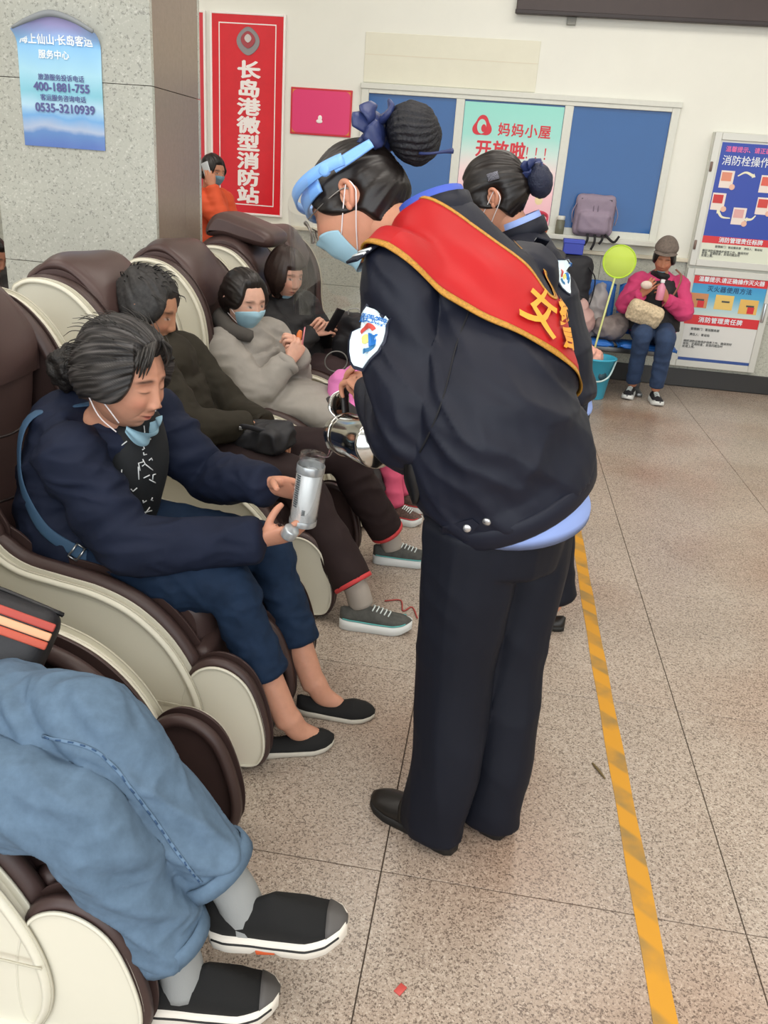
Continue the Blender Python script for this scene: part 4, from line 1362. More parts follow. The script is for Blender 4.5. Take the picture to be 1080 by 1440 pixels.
hem_c = A(0.064, 1.690, 0.925); hem_t = U((0.42, 0.18, -1.0))
ss = U(J['shL'] - J['shR']); sp = U(A(-0.60, -0.80, 0))
tpath = [hem_c, hem_c - hem_t * 0.05, hem_c - hem_t * 0.15, J['chest'], A(-0.09, 1.812, 1.34), A(-0.14, 1.84, 1.415), A(-0.165, 1.855, 1.45)]
trad = [(0.196, 0.166), (0.201, 0.170), (0.192, 0.160), (0.183, 0.138), (0.162, 0.103), (0.105, 0.088), (0.072, 0.072)]
tside = [sp, sp, sp, ss, ss, ss, ss]
j_torso = tube(tpath, trad, side=tside, n=30, sub=6)
sl = lambda s, r, g=0.0, wr=0.93: sleeve(J, s, r, wr, g)
SLR = (0.074, 0.082, 0.078, 0.056)
jk = garment('jacket', [j_torso, sl('L', SLR), sl('R', SLR)], uni, P1, 0.006, 7,
             [(0.020, (4, 4, 12), dict(seed=3.0, axes=[U((1, 0.6, 0)), U((-0.6, 1, 0)), U((0.55, 0.2, 0.8))])), (0.013, (7, 7, 20), dict(seed=8.0, axes=[(1, 0, 0), (0, 1, 0), U((0.5, -0.3, 0.8))]))])
# hem band, side tab and buttons
hb = tube([hem_c + hem_t * 0.035, hem_c + hem_t * 0.028, hem_c - hem_t * 0.012, hem_c - hem_t * 0.018], [(0.196, 0.166), (0.207, 0.177), (0.213, 0.182), (0.200, 0.170)], side=sp, n=48, sub=2, cap=False)
mk('hem_band', *hb, uni, P1)
jb = BVHTree.FromObject(jk, bpy.context.evaluated_depsgraph_get())
hbb = BVHTree.FromPolygons([tuple(v) for v in hb[0]], hb[1])


def snap(bv, p, frm):
    d = Vector(p) - Vector(frm)
    h = bv.ray_cast(Vector(frm), d.normalized())
    return (np.array(h[0]), np.array(h[1])) if h[0] is not None else (np.asarray(p, float), U(np.asarray(frm) - np.asarray(p)))


def disc_on(name, p, n, r, h, m, root):
    return mk(name, *lathe([(0.0001, h), (r * 0.75, h), (r, h * 0.55), (r, 0), (0.0001, 0)], p, n, 18), m, root)


def near_hit(q):
    best = None
    for bv in (jb, hbb):
        h = bv.ray_cast(Vector((0, 0, 1.52)), (Vector(q) - Vector((0, 0, 1.52))).normalized())
        if h[0] is not None and (best is None or h[3] < best[3]):
            best = h
    return np.array(best[0]), np.array(best[1])


for px_ in ((-0.014, 1.55, 0.869), (0.024, 1.55, 0.889)):
    p, n = near_hit(px_)
    disc_on('button', p, n, 0.009, 0.006, btn_m, P1)
tabp = []
for tx, tz in ((-0.07, -0.016), (-0.012, -0.016), (0.004, 0.0), (-0.012, 0.018), (-0.07, 0.018)):
    p, n = near_hit((0.006 + tx, 1.55, 0.879 + tz + tx * 0.42))
    tabp.append(p + n * 0.003)
V = [tuple(p) for p in tabp] + [tuple(p - A(0, -0.004, 0)) for p in tabp]
mk('waist_tab', V, [(0, 1, 2, 3, 4), (9, 8, 7, 6, 5)] + [(i, (i + 1) % 5 + 0, (i + 1) % 5 + 5, i + 5)[::-1] for i in range(5)], uni, P1, smooth=False)
# pocket slit with a phone inside
pk, pn = snap(jb, (-0.135, 1.55, 0.965), (-0.16, 0.5, 1.15))
V, F = tube([pk + A(-0.008, 0, 0.055), pk + A(0.002, 0, 0.0), pk + A(0.010, 0, -0.055)], [(0.010, 0.006), (0.022, 0.010), (0.006, 0.004)], side=U((1, -0.35, 0)), n=14)
mk('pocket_opening', V, F, mat('pocket_dark', '#0b0b0d', 0.3), P1)
# shirt showing under the lifted back hem
mk('shirt', *tube([A(0.086, 1.68, 0.868), A(0.084, 1.68, 0.885), A(0.07, 1.69, 0.96), A(0.05, 1.70, 1.05)], [(0.176, 0.148), (0.177, 0.149), (0.150, 0.120), (0.130, 0.10)], side=sp, n=40, sub=5), shirt_m, P1)
# trousers
tr_hip = tube([A(0.045, 1.675, 0.76), A(0.05, 1.68, 0.84), A(0.055, 1.685, 0.92), A(0.055, 1.69, 0.985)], [(0.160, 0.135), (0.170, 0.142), (0.162, 0.134), (0.145, 0.118)], side=sp, n=30)
LR = (0.098, 0.098, 0.085, 0.076, 0.072)
tl = []
for s in 'LR':
    h, k, a = J['hip' + s], J['kn' + s], J['an' + s]
    e = a + A(0.004, 0.0, -0.045)
    tl.append(tube([h, h * 0.6 + k * 0.4 + A(0.004, 0, 0), k, k * 0.5 + e * 0.5 + A(0.012, -0.01, 0), e + A(0, 0, 0.05), e], [(0.104, 0.105), (0.100, 0.104), (0.084, 0.092), (0.072, 0.084), (0.067, 0.083), (0.066, 0.086)], side=(-0.55, -0.83, 0), n=22, sub=6))
garment('trousers', [tr_hip] + tl, uni_tr, P1, 0.0065, 5, [(0.005, (4, 4, 10), dict(seed=21.0, axes=[(1, 0, 0), (0, 1, 0), U((0.4, -0.2, 0.9))])), (0.009, (11, 11, 1.6), dict(seed=5.0))])
for s, hx in (('L', A(0.048, 1.555, 0.0)), ('R', A(0.168, 1.632, 0.0))):
    shoe('loafer', hx, J['toe' + s], P1, [shoe_blk, sole_blk], L=0.262, wide=1.05)
# collar
cn = U(A(-0.45, 0.25, 1.0))
ring_band('collar', A(-0.158, 1.853, 1.452), cn, (0.078, 0.082), 0.055, uni, P1, th=0.006, side=ss)
ring_band('shirt_collar', A(-0.168, 1.857, 1.468), cn, (0.070, 0.074), 0.05, mat('royal_blue_collar', '#3b55b5', 0.6), P1, th=0.004, side=ss)
for s in 'LR':
    d = U(J['wr' + s] - J['el' + s])
    ring_band('cuff', J['wr' + s] - d * 0.02, d, 0.046, 0.035, uni, P1, th=0.012)
# epaulette with pale stripes
ep, en = snap(jb, (-0.262, 1.655, 1.385), (-0.40, 1.3, 1.75))
epd = U(ss - en * (ss @ en)); epw = np.cross(en, epd)
V, F = xf(box((-0.02, -0.055, 0), (0.02, 0.055, 0.006), 0.002), np.stack([epw, epd, en], 1), ep + en * 0.002)
eo = mk('epaulette', V, F, uni, P1)
for k in (0.012, 0.028):
    mk('stripe', *xf(box((-0.02, k, 0.004), (0.02, k + 0.008, 0.0075)), np.stack([epw, epd, en], 1), ep + en * 0.002), mat('epaulette_white', '#d5dadc', 0.5), eo)

# hair, net bun and bow


def mask_updo(D, B):
    dx, dy, dz = D.T
    line = np.where(dy > 0, 0.30 + 0.25 * dy - 0.9 * np.abs(dx) * sstep(0.95, 0.3, np.abs(dx)) * 0 - 0.62 * sstep(0.35, 0.98, np.abs(dx)), -0.42)
    line = np.where(dy > 0, line, -0.32 - 0.38 * sstep(0, 0.7, -dy))
    ear = np.exp(-((dy + 0.09) / 0.20) ** 2 - ((dz + 0.03) / 0.24) ** 2) * sstep(0.7, 0.9, np.abs(dx))
    return sstep(-0.03, 0.10, dz - line) * (1 - np.clip(1.5 * ear, 0, 1))


hair = mk('hair', *on_head(J, hair_cap(mask_updo, 0.013, 0.98, pole=(0, -0.97, 0.25), streak=0.0035, freq=34, seed=2.0, lump=0.002)), hair_m, P1)
bunc = A(0, -0.158, 0.075)
bme = mesh_data('bun', *ball((0, 0, 0), (0.058, 0.052, 0.060), 96, 64)); bV = me_arrays(bme)
bn = vnoise(bV * 55, 3.3); set_co(bme, bV * (1 + 0.04 * bn + 0.03 * np.sin(np.arctan2(bV[:, 2], bV[:, 0]) * 22 + bV[:, 1] * 240))[:, None])
bV = me_arrays(bme); H1 = frame(J['fwd'], J['up']) * 1.1; set_co(bme, (bV + bunc) @ H1.T + J['head'])
obj('hair_bun', bme, bun_m, hair)
bow = []
for k in range(7):
    a = k / 7 * 2 * math.pi
    c = A(0.030 * math.cos(a), 0.010 * math.sin(3 * a), 0.026 * math.sin(a))
    bow.append(tube([c * 0.2, c + A(0, -0.012, 0.004), c * 1.35 + A(0.006, -0.004, 0.012 * math.sin(5 * a))], [(0.008, 0.006), (0.019, 0.006), (0.012, 0.003)], side=(math.sin(a), 0.4, -math.cos(a)), n=10, sub=4))
bow.append(tube([(-0.045, 0.012, -0.004), (-0.018, -0.008, 0.004), (0.012, -0.01, 0.004), (0.045, 0.012, -0.004)], [(0.010, 0.004), (0.021, 0.006), (0.021, 0.006), (0.010, 0.004)], side=(0, 0.5, 1), n=10, sub=5))
bowM = frame((0, 0.7, 0.7), (0, -0.7, 0.7)) * 1.4
mk('hair_bow', *on_head(J, xf(join(*bow), bowM, A(-0.015, -0.085, 0.115))), navy_satin, hair)
mk('net_cord', *on_head(J, tube([bunc + A(-0.03, 0.0, -0.055), bunc + A(-0.035, -0.02, -0.068), bunc + A(-0.035, -0.045, -0.078), bunc + A(-0.035, -0.062, -0.085)], [0.003, 0.0025, 0.003, 0.0055], n=8)), navy_satin, hair)

# mask, glasses and face shield
make_mask(J, P1, hd, mask_m, zlo=-0.122, zhi=-0.032, loopm=loop_m, amax=60)
wire = mat('glasses_wire', '#8d8780', 0.3, 0.8)
gp = []
for s in (-1, 1):
    cx_ = s * 0.033
    gp.append(tube([(cx_ + 0.025 * math.cos(a), 0.112 - 0.014 * abs(math.cos(a)) * (1 if s * math.cos(a) > 0 else 0), -0.014 + 0.021 * math.sin(a)) for a in np.linspace(0, 2 * math.pi, 17)], [0.0022] * 17, n=6, sub=2))
    gp.append(tube([(s * 0.058, 0.094, 0.0), (s * 0.077, 0.05, 0.004), (s * 0.083, 0.0, 0.010), (s * 0.083, -0.018, 0.0)], [0.0014] * 4, n=6))
gp.append(tube([(-0.009, 0.108, 0), (0, 0.111, 0.004), (0.009, 0.108, 0)], [0.0015] * 3, n=6))
mk('glasses', *on_head(J, join(*gp)), wire, P1)


def arc_band(r0, z0, z1, a0, a1, th=0.002, n=40, tilt=0.0, cy=0.0, ry=1.0):
    V = []; F = []
    for k in range(n + 1):
        a = math.radians(a0 + (a1 - a0) * k / n)
        for (rr_, zz) in ((r0, z0), (r0 + th, z0), (r0 + th, z1), (r0, z1)):
            x, y = rr_ * math.sin(a), cy + rr_ * ry * math.cos(a)
            V.append((x, y, zz + tilt * (y - cy)))
    for k in range(n):
        for p in range(4):
            q = (p + 1) % 4
            F.append((4 * k + p, 4 * k + q, 4 * k + 4 + q, 4 * k + 4 + p))
    F += [(3, 2, 1, 0), (4 * n, 4 * n + 1, 4 * n + 2, 4 * n + 3)]
    return V, F


vis = mk('face_shield', *on_head(J, arc_band(0.106, 0.040, 0.064, -104, 104, 0.003, tilt=0.05, ry=1.12)), visor_m, P1)
mk('brow_band', *on_head(J, arc_band(0.095, 0.022, 0.052, -70, 70, 0.006, tilt=-0.02, ry=1.08)), visor_m, vis)
for s in (-1, 1):
    mk('strap', *on_head(J, tube([(s * 0.104, -0.005, 0.045), (s * 0.096, -0.05, 0.052), (s * 0.084, -0.088, 0.060)], [(0.012, 0.002), (0.012, 0.002), (0.010, 0.002)], side=(0, 0.25, 1), n=8)), visor_m, vis)
    mk('pivot', *on_head(J, lathe([(0.0001, 0.006), (0.010, 0.006), (0.013, 0.002), (0.013, -0.002)], (s * 0.104, 0.012, 0.050), (s, 0, 0), 18)), visor_m, vis)
V = []; F = []
nu, nv = 28, 14
for L_ in (0, 1):
    for i in range(nv + 1):
        for j in range(nu + 1):
            a = math.radians(-72 + 144 * j / nu); t = i / nv
            r = 0.112 + 0.0007 * L_ + 0.03 * t
            V.append((r * math.sin(a) * (1 - 0.12 * t), 0.010 + r * 1.14 * math.cos(a) + 0.035 * t, 0.055 - 0.20 * t))
k = (nu + 1) * (nv + 1)
for L_ in (0, 1):
    for i in range(nv):
        for j in range(nu):
            a = L_ * k + i * (nu + 1) + j; f = (a, a + 1, a + nu + 2, a + nu + 1)
            F.append(f if L_ else f[::-1])
mk('clear_visor', *on_head(J, (V, F)), clear_m, vis)

# sash: a silk loop over the left shoulder to the right hip
tV, tF = tube(tpath, [(a + 0.004, b + 0.004) for a, b in trad], side=tside, n=36, sub=6)
tb = BVHTree.FromPolygons([tuple(v) for v in tV], tF)
sc_ = A(-0.015, 1.790, 1.265)
bk = U((0.67, -0.74, 0.08)); e1 = A(-0.215, 1.735, 1.43) - sc_; e1 = U(e1 - bk * (e1 @ bk)); nn = U(np.cross(e1, bk))


def sash_pt(th, w, off=0.005):
    d = e1 * math.cos(th) + bk * math.sin(th)
    w = w + 0.075 * math.exp(-((th - 2.45) / 0.62) ** 2)
    o_ = sc_ + nn * w
    h = tb.ray_cast(Vector(o_ + d * 0.6), Vector(-d))
    r = (np.array(h[0]) - o_) @ d if h[0] is not None else 0.12
    h = jb.ray_cast(Vector(o_ + d * 0.6), Vector(-d))
    if h[0] is not None:
        rj = (np.array(h[0]) - o_) @ d
        if math.cos(th) > 0.2:
            r = max(r, rj)
        elif rj - r < 0.045:
            r = max(r, rj)
        else:
            r = r + 0.014
    return o_ + d * (r + off + 0.003 + 0.014 * max(0.0, math.cos(th))), d


def sash_w(th):
    c = math.cos(th)
    return 0.084 - 0.026 * sstep(0.75, 0.0, c) + 0.032 * sstep(-0.1, -0.9, c) * (1 if math.sin(th) > 0 else 0.0)


def sash_strip(w0f, w1f, off, nth=150, nw=18, th0=0, th1=2 * math.pi, thick=0.0025):
    G = np.zeros((nth + 1, nw + 1, 3)); Dd = np.zeros_like(G)
    for i in range(nth + 1):
        th = th0 + (th1 - th0) * i / nth
        for j in range(nw + 1):
            w = w0f(th) + (w1f(th) - w0f(th)) * j / nw
            G[i, j], Dd[i, j] = sash_pt(th, w, off)
    for _ in range(3):
        S = G.copy(); S[1:-1] = 0.5 * G[1:-1] + 0.25 * (G[:-2] + G[2:]); G = S
        S = G.copy(); S[:, 1:-1] = 0.5 * G[:, 1:-1] + 0.25 * (G[:, :-2] + G[:, 2:]); G = S
    V = np.concatenate([G.reshape(-1, 3), (G - Dd * thick).reshape(-1, 3)]); F = []
    k = (nth + 1) * (nw + 1)
    for L_ in (0, 1):
        for i in range(nth):
            for j in range(nw):
                a = L_ * k + i * (nw + 1) + j; f = (a, a + 1, a + nw + 2, a + nw + 1)
                F.append(f if L_ == 0 else f[::-1])
    for i in range(nth):
        for j in (0, nw):
            a = i * (nw + 1) + j; b = a + nw + 1
            F.append((a, b, b + k, a + k))
    return V.tolist(), F


sash = mk('sash', *sash_strip(lambda t: -sash_w(t), sash_w, 0.005), red_silk, P1, label='red silk sash with gold edging and gold characters')
mk('gold_edging', *sash_strip(lambda t: -sash_w(t) - 0.009, lambda t: -sash_w(t) + 0.003, 0.0075, nw=3, thick=0.005), gold_tr, sash)
mk('gold_edging', *sash_strip(lambda t: sash_w(t) - 0.003, lambda t: sash_w(t) + 0.004, 0.0075, nw=3, thick=0.005), gold_tr, sash)
for ch, th_c, rot_ in (('女', 1.40, 0.0), ('警', 1.98, 0.0)):
    me = text_mesh(ch, 0.105, 0.0018, depth=0.0)
    bm = bmesh.new(); bm.from_mesh(me); bmesh.ops.triangulate(bm, faces=bm.faces[:])
    bmesh.ops.subdivide_edges(bm, edges=[e for e in bm.edges if e.calc_length() > 0.012], cuts=2, use_grid_fill=False)
    bm.to_mesh(me); bm.free()
    tv = me_arrays(me)
    nv_ = []
    for p in tv:
        w = p[1]; th = th_c + p[0] / 0.19
        q, d = sash_pt(th, w, 0.0125); nv_.append(q)
    set_co(me, np.array(nv_)); me.materials.clear(); obj('character', me, gold_tx, sash)

# shoulder patch


def arm_patch(bv, centre, frm, root, w=0.078, h=0.115, upv=(0, 0, 1), off=0.004, roll=0.0):
    p, n = snap(bv, centre, frm)
    d = U(np.asarray(upv, float) - n * (np.asarray(upv, float) @ n)); r = U(np.cross(d, n))
    cr_, sr_ = math.cos(roll), math.sin(roll)
    r, d = r * cr_ + d * sr_, d * cr_ - r * sr_

    def put(x, y, o_):
        q = p + r * x + d * y
        hh = bv.ray_cast(Vector(q + n * 0.05), Vector(-n))
        b_ = np.array(hh[0]) if hh[0] is not None and abs((np.array(hh[0]) - q) @ n) < 0.03 else q
        return b_ + n * o_

    def plate(name, pts, o0, o1, m, par):
        c_ = np.mean(pts, 0)
        k_ = len(pts); F_ = []
        rings_ = [[tuple(put(c_[0] + (x - c_[0]) * f_, c_[1] + (y - c_[1]) * f_, o1)) for x, y in pts] for f_ in (1.0, 0.75, 0.5, 0.25)]
        V_ = sum(rings_, []) + [tuple(put(x, y, o0)) for x, y in pts] + [tuple(put(c_[0], c_[1], o1)), tuple(put(c_[0], c_[1], o0))]
        for i in range(k_):
            j = (i + 1) % k_
            for r_ in range(3):
                F_.append((r_ * k_ + i, r_ * k_ + j, (r_ + 1) * k_ + j, (r_ + 1) * k_ + i))
            F_ += [(3 * k_ + i, 3 * k_ + j, 5 * k_), (4 * k_ + j, 4 * k_ + i, 5 * k_ + 1), (j, i, 4 * k_ + i, 4 * k_ + j)]
        return mk(name, V_, F_, m, par, smooth=False)
    half = [(0.0, -0.5), (0.12, -0.45), (0.30, -0.30), (0.44, -0.12), (0.50, 0.05), (0.46, 0.20), (0.42, 0.32), (0.48, 0.40), (0.38, 0.43), (0.30, 0.50), (0.0, 0.48)]
    sh = half + [(-x, y) for x, y in half[-2:0:-1]]
    dk = plate('patch', [(x * w * 1.14, y * h * 1.10) for x, y in sh], 0.0, off, mat('patch_dark', '#2c2f3e', 0.5), root)
    wh = plate('patch_face', [(x * w, y * h) for x, y in sh], off, off + 0.0025, mat('patch_white', '#dcecf2', 0.5), dk)
    arc = lambda r0, r1, a0, a1, cy=0.0, n_=14: [(r0 * math.cos(a), cy + r0 * math.sin(a)) for a in np.radians(np.linspace(a0, a1, n_))] + [(r1 * math.cos(a), cy + r1 * math.sin(a)) for a in np.radians(np.linspace(a1, a0, n_))]
    o2, o3 = off + 0.0025, off + 0.0045

    def strip(name, pts, m):
        k_ = len(pts) // 2
        V_ = [tuple(put(x, y, o3)) for x, y in pts]
        F_ = [(i, i + 1, 2 * k_ - 2 - i, 2 * k_ - 1 - i) for i in range(k_ - 1)]
        return mk(name, V_, F_ + [f[::-1] for f in F_], m, dk, smooth=False)
    s_ = w
    strip('red_arc', arc(0.34 * s_, 0.22 * s_, 50, 185, 0.03 * s_), mat('patch_red', '#c2473f', 0.5))
    plate('blue_sail', [(-0.02 * s_, 0.16 * s_), (0.32 * s_, 0.18 * s_), (0.34 * s_, -0.06 * s_), (0.16 * s_, -0.16 * s_)], o2, o3, mat('patch_blue', '#1f74c4', 0.5), dk)
    plate('yellow_sun', [(-0.04 * s_ + 0.13 * s_ * math.cos(a), -0.0 * s_ + 0.13 * s_ * math.sin(a)) for a in np.linspace(0, 2 * math.pi, 14, endpoint=False)], o2, o3, mat('patch_yellow', '#e6dc7c', 0.5), dk)
    strip('blue_wave', arc(0.36 * s_, 0.25 * s_, 190, 265, 0.0 * s_), mat('patch_teal', '#2c6f9e', 0.5))
    strip('blue_wave', arc(0.36 * s_, 0.25 * s_, 275, 350, 0.0 * s_), MATS['patch_teal'])
    for k_, ch_ in enumerate('烟台蓬长客港'):
        me_ = text_mesh(ch_, 0.0165, 0.0002, depth=0.0)
        tv_ = me_arrays(me_)
        set_co(me_, np.array([put(x + (k_ - 2.5) * 0.0115, y + h * 0.315, o3) for x, y, _z in tv_])); me_.materials.clear()
        obj('patch_character', me_, MATS['patch_blue'], dk)
    return dk


arm_patch(jb, (-0.250, 1.62, 1.218), (-0.40, 0.75, 1.36), P1, upv=(0.08, 0.1, 1), roll=-0.10)

seam_pts = []
for q in ((-0.055, 1.55, 1.32), (-0.075, 1.55, 1.24), (-0.085, 1.55, 1.16), (-0.10, 1.55, 1.09), (-0.125, 1.55, 1.02)):
    p, n = snap(jb, q, (-0.05, 0.2, 1.42))
    seam_pts.append(p + n * 0.0006)
mk('sleeve_seam', *tube(seam_pts, [0.0018] * len(seam_pts), n=6, sub=6), mat('seam_black', '#0e0f14', 0.7), P1)

# ------------------------------------------------------------------ woman in the navy hooded jacket
hood_m = mat('navy_hoodie', '#1b2133', 0.75, spec=0.2, bump=(700, 0.3, 0.0006), var=(9, 0.12))
blk_shirt = mat('black_tshirt', '#14171a', 0.8, var=(9, 0.1))
jean_dk = mat('dark_jeans', '#1a2a40', 0.8, spec=0.2, bump=(1100, 0.35, 0.0006), var=(14, 0.22))
grey_hair = mat('greying_hair', '#35322f', 0.5, spec=0.4, var=(70, 0.55))
print_m = mat('tshirt_print', '#cfd2d2', 0.7)
strap_m = mat('blue_strap', '#33506b', 0.7, bump=(500, 0.3, 0.0006))
flat_blk = mat('black_knit', '#131313', 0.85, bump=(700, 0.5, 0.001))
flat_sole = mat('pale_sole', '#b9b3a6', 0.6)
J = dict(pel=A(-1.09, 2.01, 0.50), waist=A(-1.12, 2.02, 0.63), chest=A(-1.075, 2.03, 0.77), neck=A(-1.01, 2.01, 0.875), head=A(-0.955, 1.975, 0.998), hk=1.17,
         fwd=A(0.95, -0.24, -0.20), up=A(0.20, -0.03, 0.98),
         shL=A(-0.98, 2.205, 0.83), shR=A(-1.06, 1.865, 0.80), elL=A(-0.83, 2.25, 0.645), wrL=A(-0.582, 2.085, 0.70), elR=A(-0.895, 1.83, 0.585), wrR=A(-0.562, 1.925, 0.602),
         hipL=A(-1.06, 2.10, 0.50), hipR=A(-1.06, 1.92, 0.50), knL=A(-0.60, 2.12, 0.475), knR=A(-0.64, 1.89, 0.46), anL=A(-0.42, 2.035, 0.085), anR=A(-0.45, 1.845, 0.085),
         toeL=A(1.0, 0.05, 0), toeR=A(0.92, 0.40, 0))
P2 = thing('person', (-1.05, 2.01, 0), 'woman in a navy hooded jacket holding out a clear bottle, mask under her chin', 'person', 'people in the massage chairs')
hd2 = head_mesh(eyes='down', wide=1.06, skin='#c48f76', smile=1.0, nt=210, npn=150)
obj('body', body_mesh(J, hd2, {'L': ('wrap', (0.93, -0.35, 0.10), (0.25, 0.90, 0.35)), 'R': ('wrap', (0.92, 0.20, 0.30), (0.20, -0.75, -0.62))}, skin='#c48f76', voxel=0.007, slim=1.08), skin_m, P2)
torso2 = torso(J, w=(0.205, 0.195, 0.195, 0.165), d=(0.155, 0.150, 0.145, 0.105), hem=0.05, top=0.0)
jk2 = garment('jacket', [torso2, sleeve(J, 'L', (0.076, 0.074, 0.068, 0.050), 0.96), sleeve(J, 'R', (0.080, 0.080, 0.074, 0.052), 0.96),
                         tube([A(-1.13, 1.93, 0.84), A(-1.15, 2.03, 0.85), A(-1.11, 2.13, 0.85)], [0.055, 0.075, 0.055], n=16)], hood_m, P2, 0.0065, 7,
              [(0.024, (5, 5, 12), dict(seed=31.0, axes=[U((1, 0.2, 0.3)), (0, 1, 0), U((-0.5, 0.3, 0.8))])), (0.009, (11, 11, 24), dict(seed=38.0))])
jb2 = BVHTree.FromObject(jk2, bpy.context.evaluated_depsgraph_get())
# open front: black shirt with scattered print
sh_pts = [A(-1.0, 2.02, 0.50), A(-0.985, 2.03, 0.62), A(-0.955, 2.035, 0.74), A(-0.955, 2.04, 0.84), A(-0.975, 2.04, 0.875)]
sv = tube(sh_pts, [(0.120, 0.075), (0.125, 0.080), (0.120, 0.078), (0.095, 0.066), (0.065, 0.06)], side=(0.1, 1, 0), n=30, sub=6)
tsh = mk('t_shirt', *sv, blk_shirt, P2)
sb = BVHTree.FromPolygons([tuple(v) for v in sv[0]], sv[1])
random.seed(4)
for k in range(46):
    yy_ = 2.03 + random.uniform(-0.11, 0.05); zz_ = random.uniform(0.54, 0.80)
    h = sb.ray_cast(Vector((-0.3, yy_ - 0.5, zz_ + 0.35)), Vector((-0.72 - 0.0, 0.5, -0.35)).normalized())
    if h[0] is None:
        continue
    p = np.array(h[0]); n = np.array(h[1]); a = U(np.cross(n, (0, 0, 1))); b = np.cross(n, a)
    t_ = random.uniform(0, 6.28); L_ = random.uniform(0.008, 0.022)
    d = a * math.cos(t_) + b * math.sin(t_); e = np.cross(n, d)
    pts = [p + d * L_, p, p + (e if k % 3 else -d) * L_ * 0.7]
    mk('print_mark', *tube([q + n * 0.0015 for q in pts], [0.0018] * 3, n=5, interp=False), print_m, tsh)
for s in 'LR':
    d = U(J['wr' + s] - J['el' + s])
    ring_band('cuff', J['wr' + s] - d * 0.028, d, 0.0525, 0.05, hood_m, P2, th=0.012)
hipp = tube([A(-1.13, 2.01, 0.48), A(-1.06, 2.01, 0.49), A(-0.96, 2.01, 0.49)], [(0.19, 0.10), (0.195, 0.105), (0.17, 0.09)], side=(0, 1, 0), n=24)
tr2 = garment('jeans', [hipp, leg(J, 'L', (0.098, 0.090, 0.072, 0.062, 0.060), 0.66), leg(J, 'R', (0.102, 0.094, 0.074, 0.064, 0.062), 0.62)], jean_dk, P2, 0.0065, 5,
              [(0.010, (9, 9, 16), dict(seed=51.0)), (0.005, (22, 22, 26), dict(seed=55.0))])
tb2 = BVHTree.FromObject(tr2, bpy.context.evaluated_depsgraph_get())
p, n = snap(tb2, (-0.66, 2.09, 0.54), (-0.5, 1.2, 1.3))
a = U(np.cross(n, (0.3, 0.2, 1))); b = np.cross(n, a)
mk('paper_sticker', *xf(box((-0.012, -0.015, 0), (0.012, 0.015, 0.002)), np.stack([a, b, n], 1), p), mat('sticker_white', '#dcdedd', 0.6), P2, smooth=False)
for s, hx, L_ in (('L', A(-0.470, 2.025, 0.0), 0.24), ('R', A(-0.545, 1.795, 0.0), 0.24)):
    so = shoe('flat', hx, J['toe' + s], P2, [flat_blk, flat_sole], L=L_, wide=1.0)
# shoulder strap of her bag, running from the shoulder down the back to the hip
sp_ = []
for q in (A(-0.97, 2.10, 0.90), A(-1.06, 2.02, 0.93), A(-1.17, 1.93, 0.85), A(-1.19, 1.86, 0.74), A(-1.12, 1.80, 0.62), A(-1.03, 1.79, 0.535), A(-0.96, 1.80, 0.47)):
    frm = q + U(q - J['chest'] * A(1, 1, 0) - A(0, 0, q[2] * 1.0)) * 0.25 if False else q + U((q - A(J['chest'][0], J['chest'][1], 0.68))) * 0.3
    pp, n_ = snap(jb2, J['chest'] * A(1, 1, 0) + A(0, 0, 0.68), frm)
    sp_.append((pp + n_ * 0.004, n_))
sd_ = []
for i, (p, n_) in enumerate(sp_):
    t_ = U(sp_[min(i + 1, len(sp_) - 1)][0] - sp_[max(i - 1, 0)][0]); sd_.append(np.cross(t_, n_))
stp = mk('bag_strap', *tube([p for p, _ in sp_], [(0.017, 0.0035)] * len(sp_), side=sd_, n=10, sub=8), strap_m, P2)
bp, bn_ = sp_[-2]
ad = U(sp_[-1][0] - sp_[-3][0]); as_ = np.cross(ad, bn_)
mk('buckle', *xf(join(box((-0.022, -0.014, 0), (0.022, -0.010, 0.008)), box((-0.022, 0.010, 0), (0.022, 0.014, 0.008)), box((-0.022, -0.014, 0), (-0.018, 0.014, 0.008)), box((0.018, -0.014, 0), (0.022, 0.014, 0.008))), np.stack([as_, ad, bn_], 1), bp + bn_ * 0.002), steel, stp)


def mask_back(D, B):
    dx, dy, dz = D.T
    line = np.where(dy > 0, 0.50 + 0.10 * dy - 0.95 * sstep(0.45, 0.95, np.abs(dx)), -0.42 - 0.22 * sstep(0, 0.7, -dy))
    return sstep(-0.05, 0.22, dz - line)


_hp, _hc = hair_cap(mask_back, 0.021, 1.06, pole=(0, -0.9, -0.45), streak=0.005, freq=46, seed=12.0, lump=0.008, lumpf=15, nt=260, npn=170, tone=('#181514', '#565250'))
_hv, _hf = on_head(J, _hp); _hm = mesh_data('hair', _hv, _hf); col_attr(_hm, _hc)
hair2 = obj('hair', _hm, mat('greying_hair_streaks', '#35322f', 0.5, spec=0.4, attr='Col'), P2)
bme = mesh_data('bun', *ball((0, 0, 0), (0.048, 0.050, 0.052), 60, 40)); bV = me_arrays(bme)
bn = vnoise(bV * 40, 5.3) + 0.6 * vnoise(bV * 95, 1.3); set_co(bme, bV * (1 + 0.22 * bn)[:, None])
bV = me_arrays(bme); H1 = frame(J['fwd'], J['up']) * 1.17; set_co(bme, (bV + A(-0.01, -0.150, -0.035)) @ H1.T + J['head'])
obj('hair_bun', bme, mat('black_curls', '#15110f', 0.55, bump=(160, 0.8, 0.004)), hair2)
random.seed(11)
wisps = []
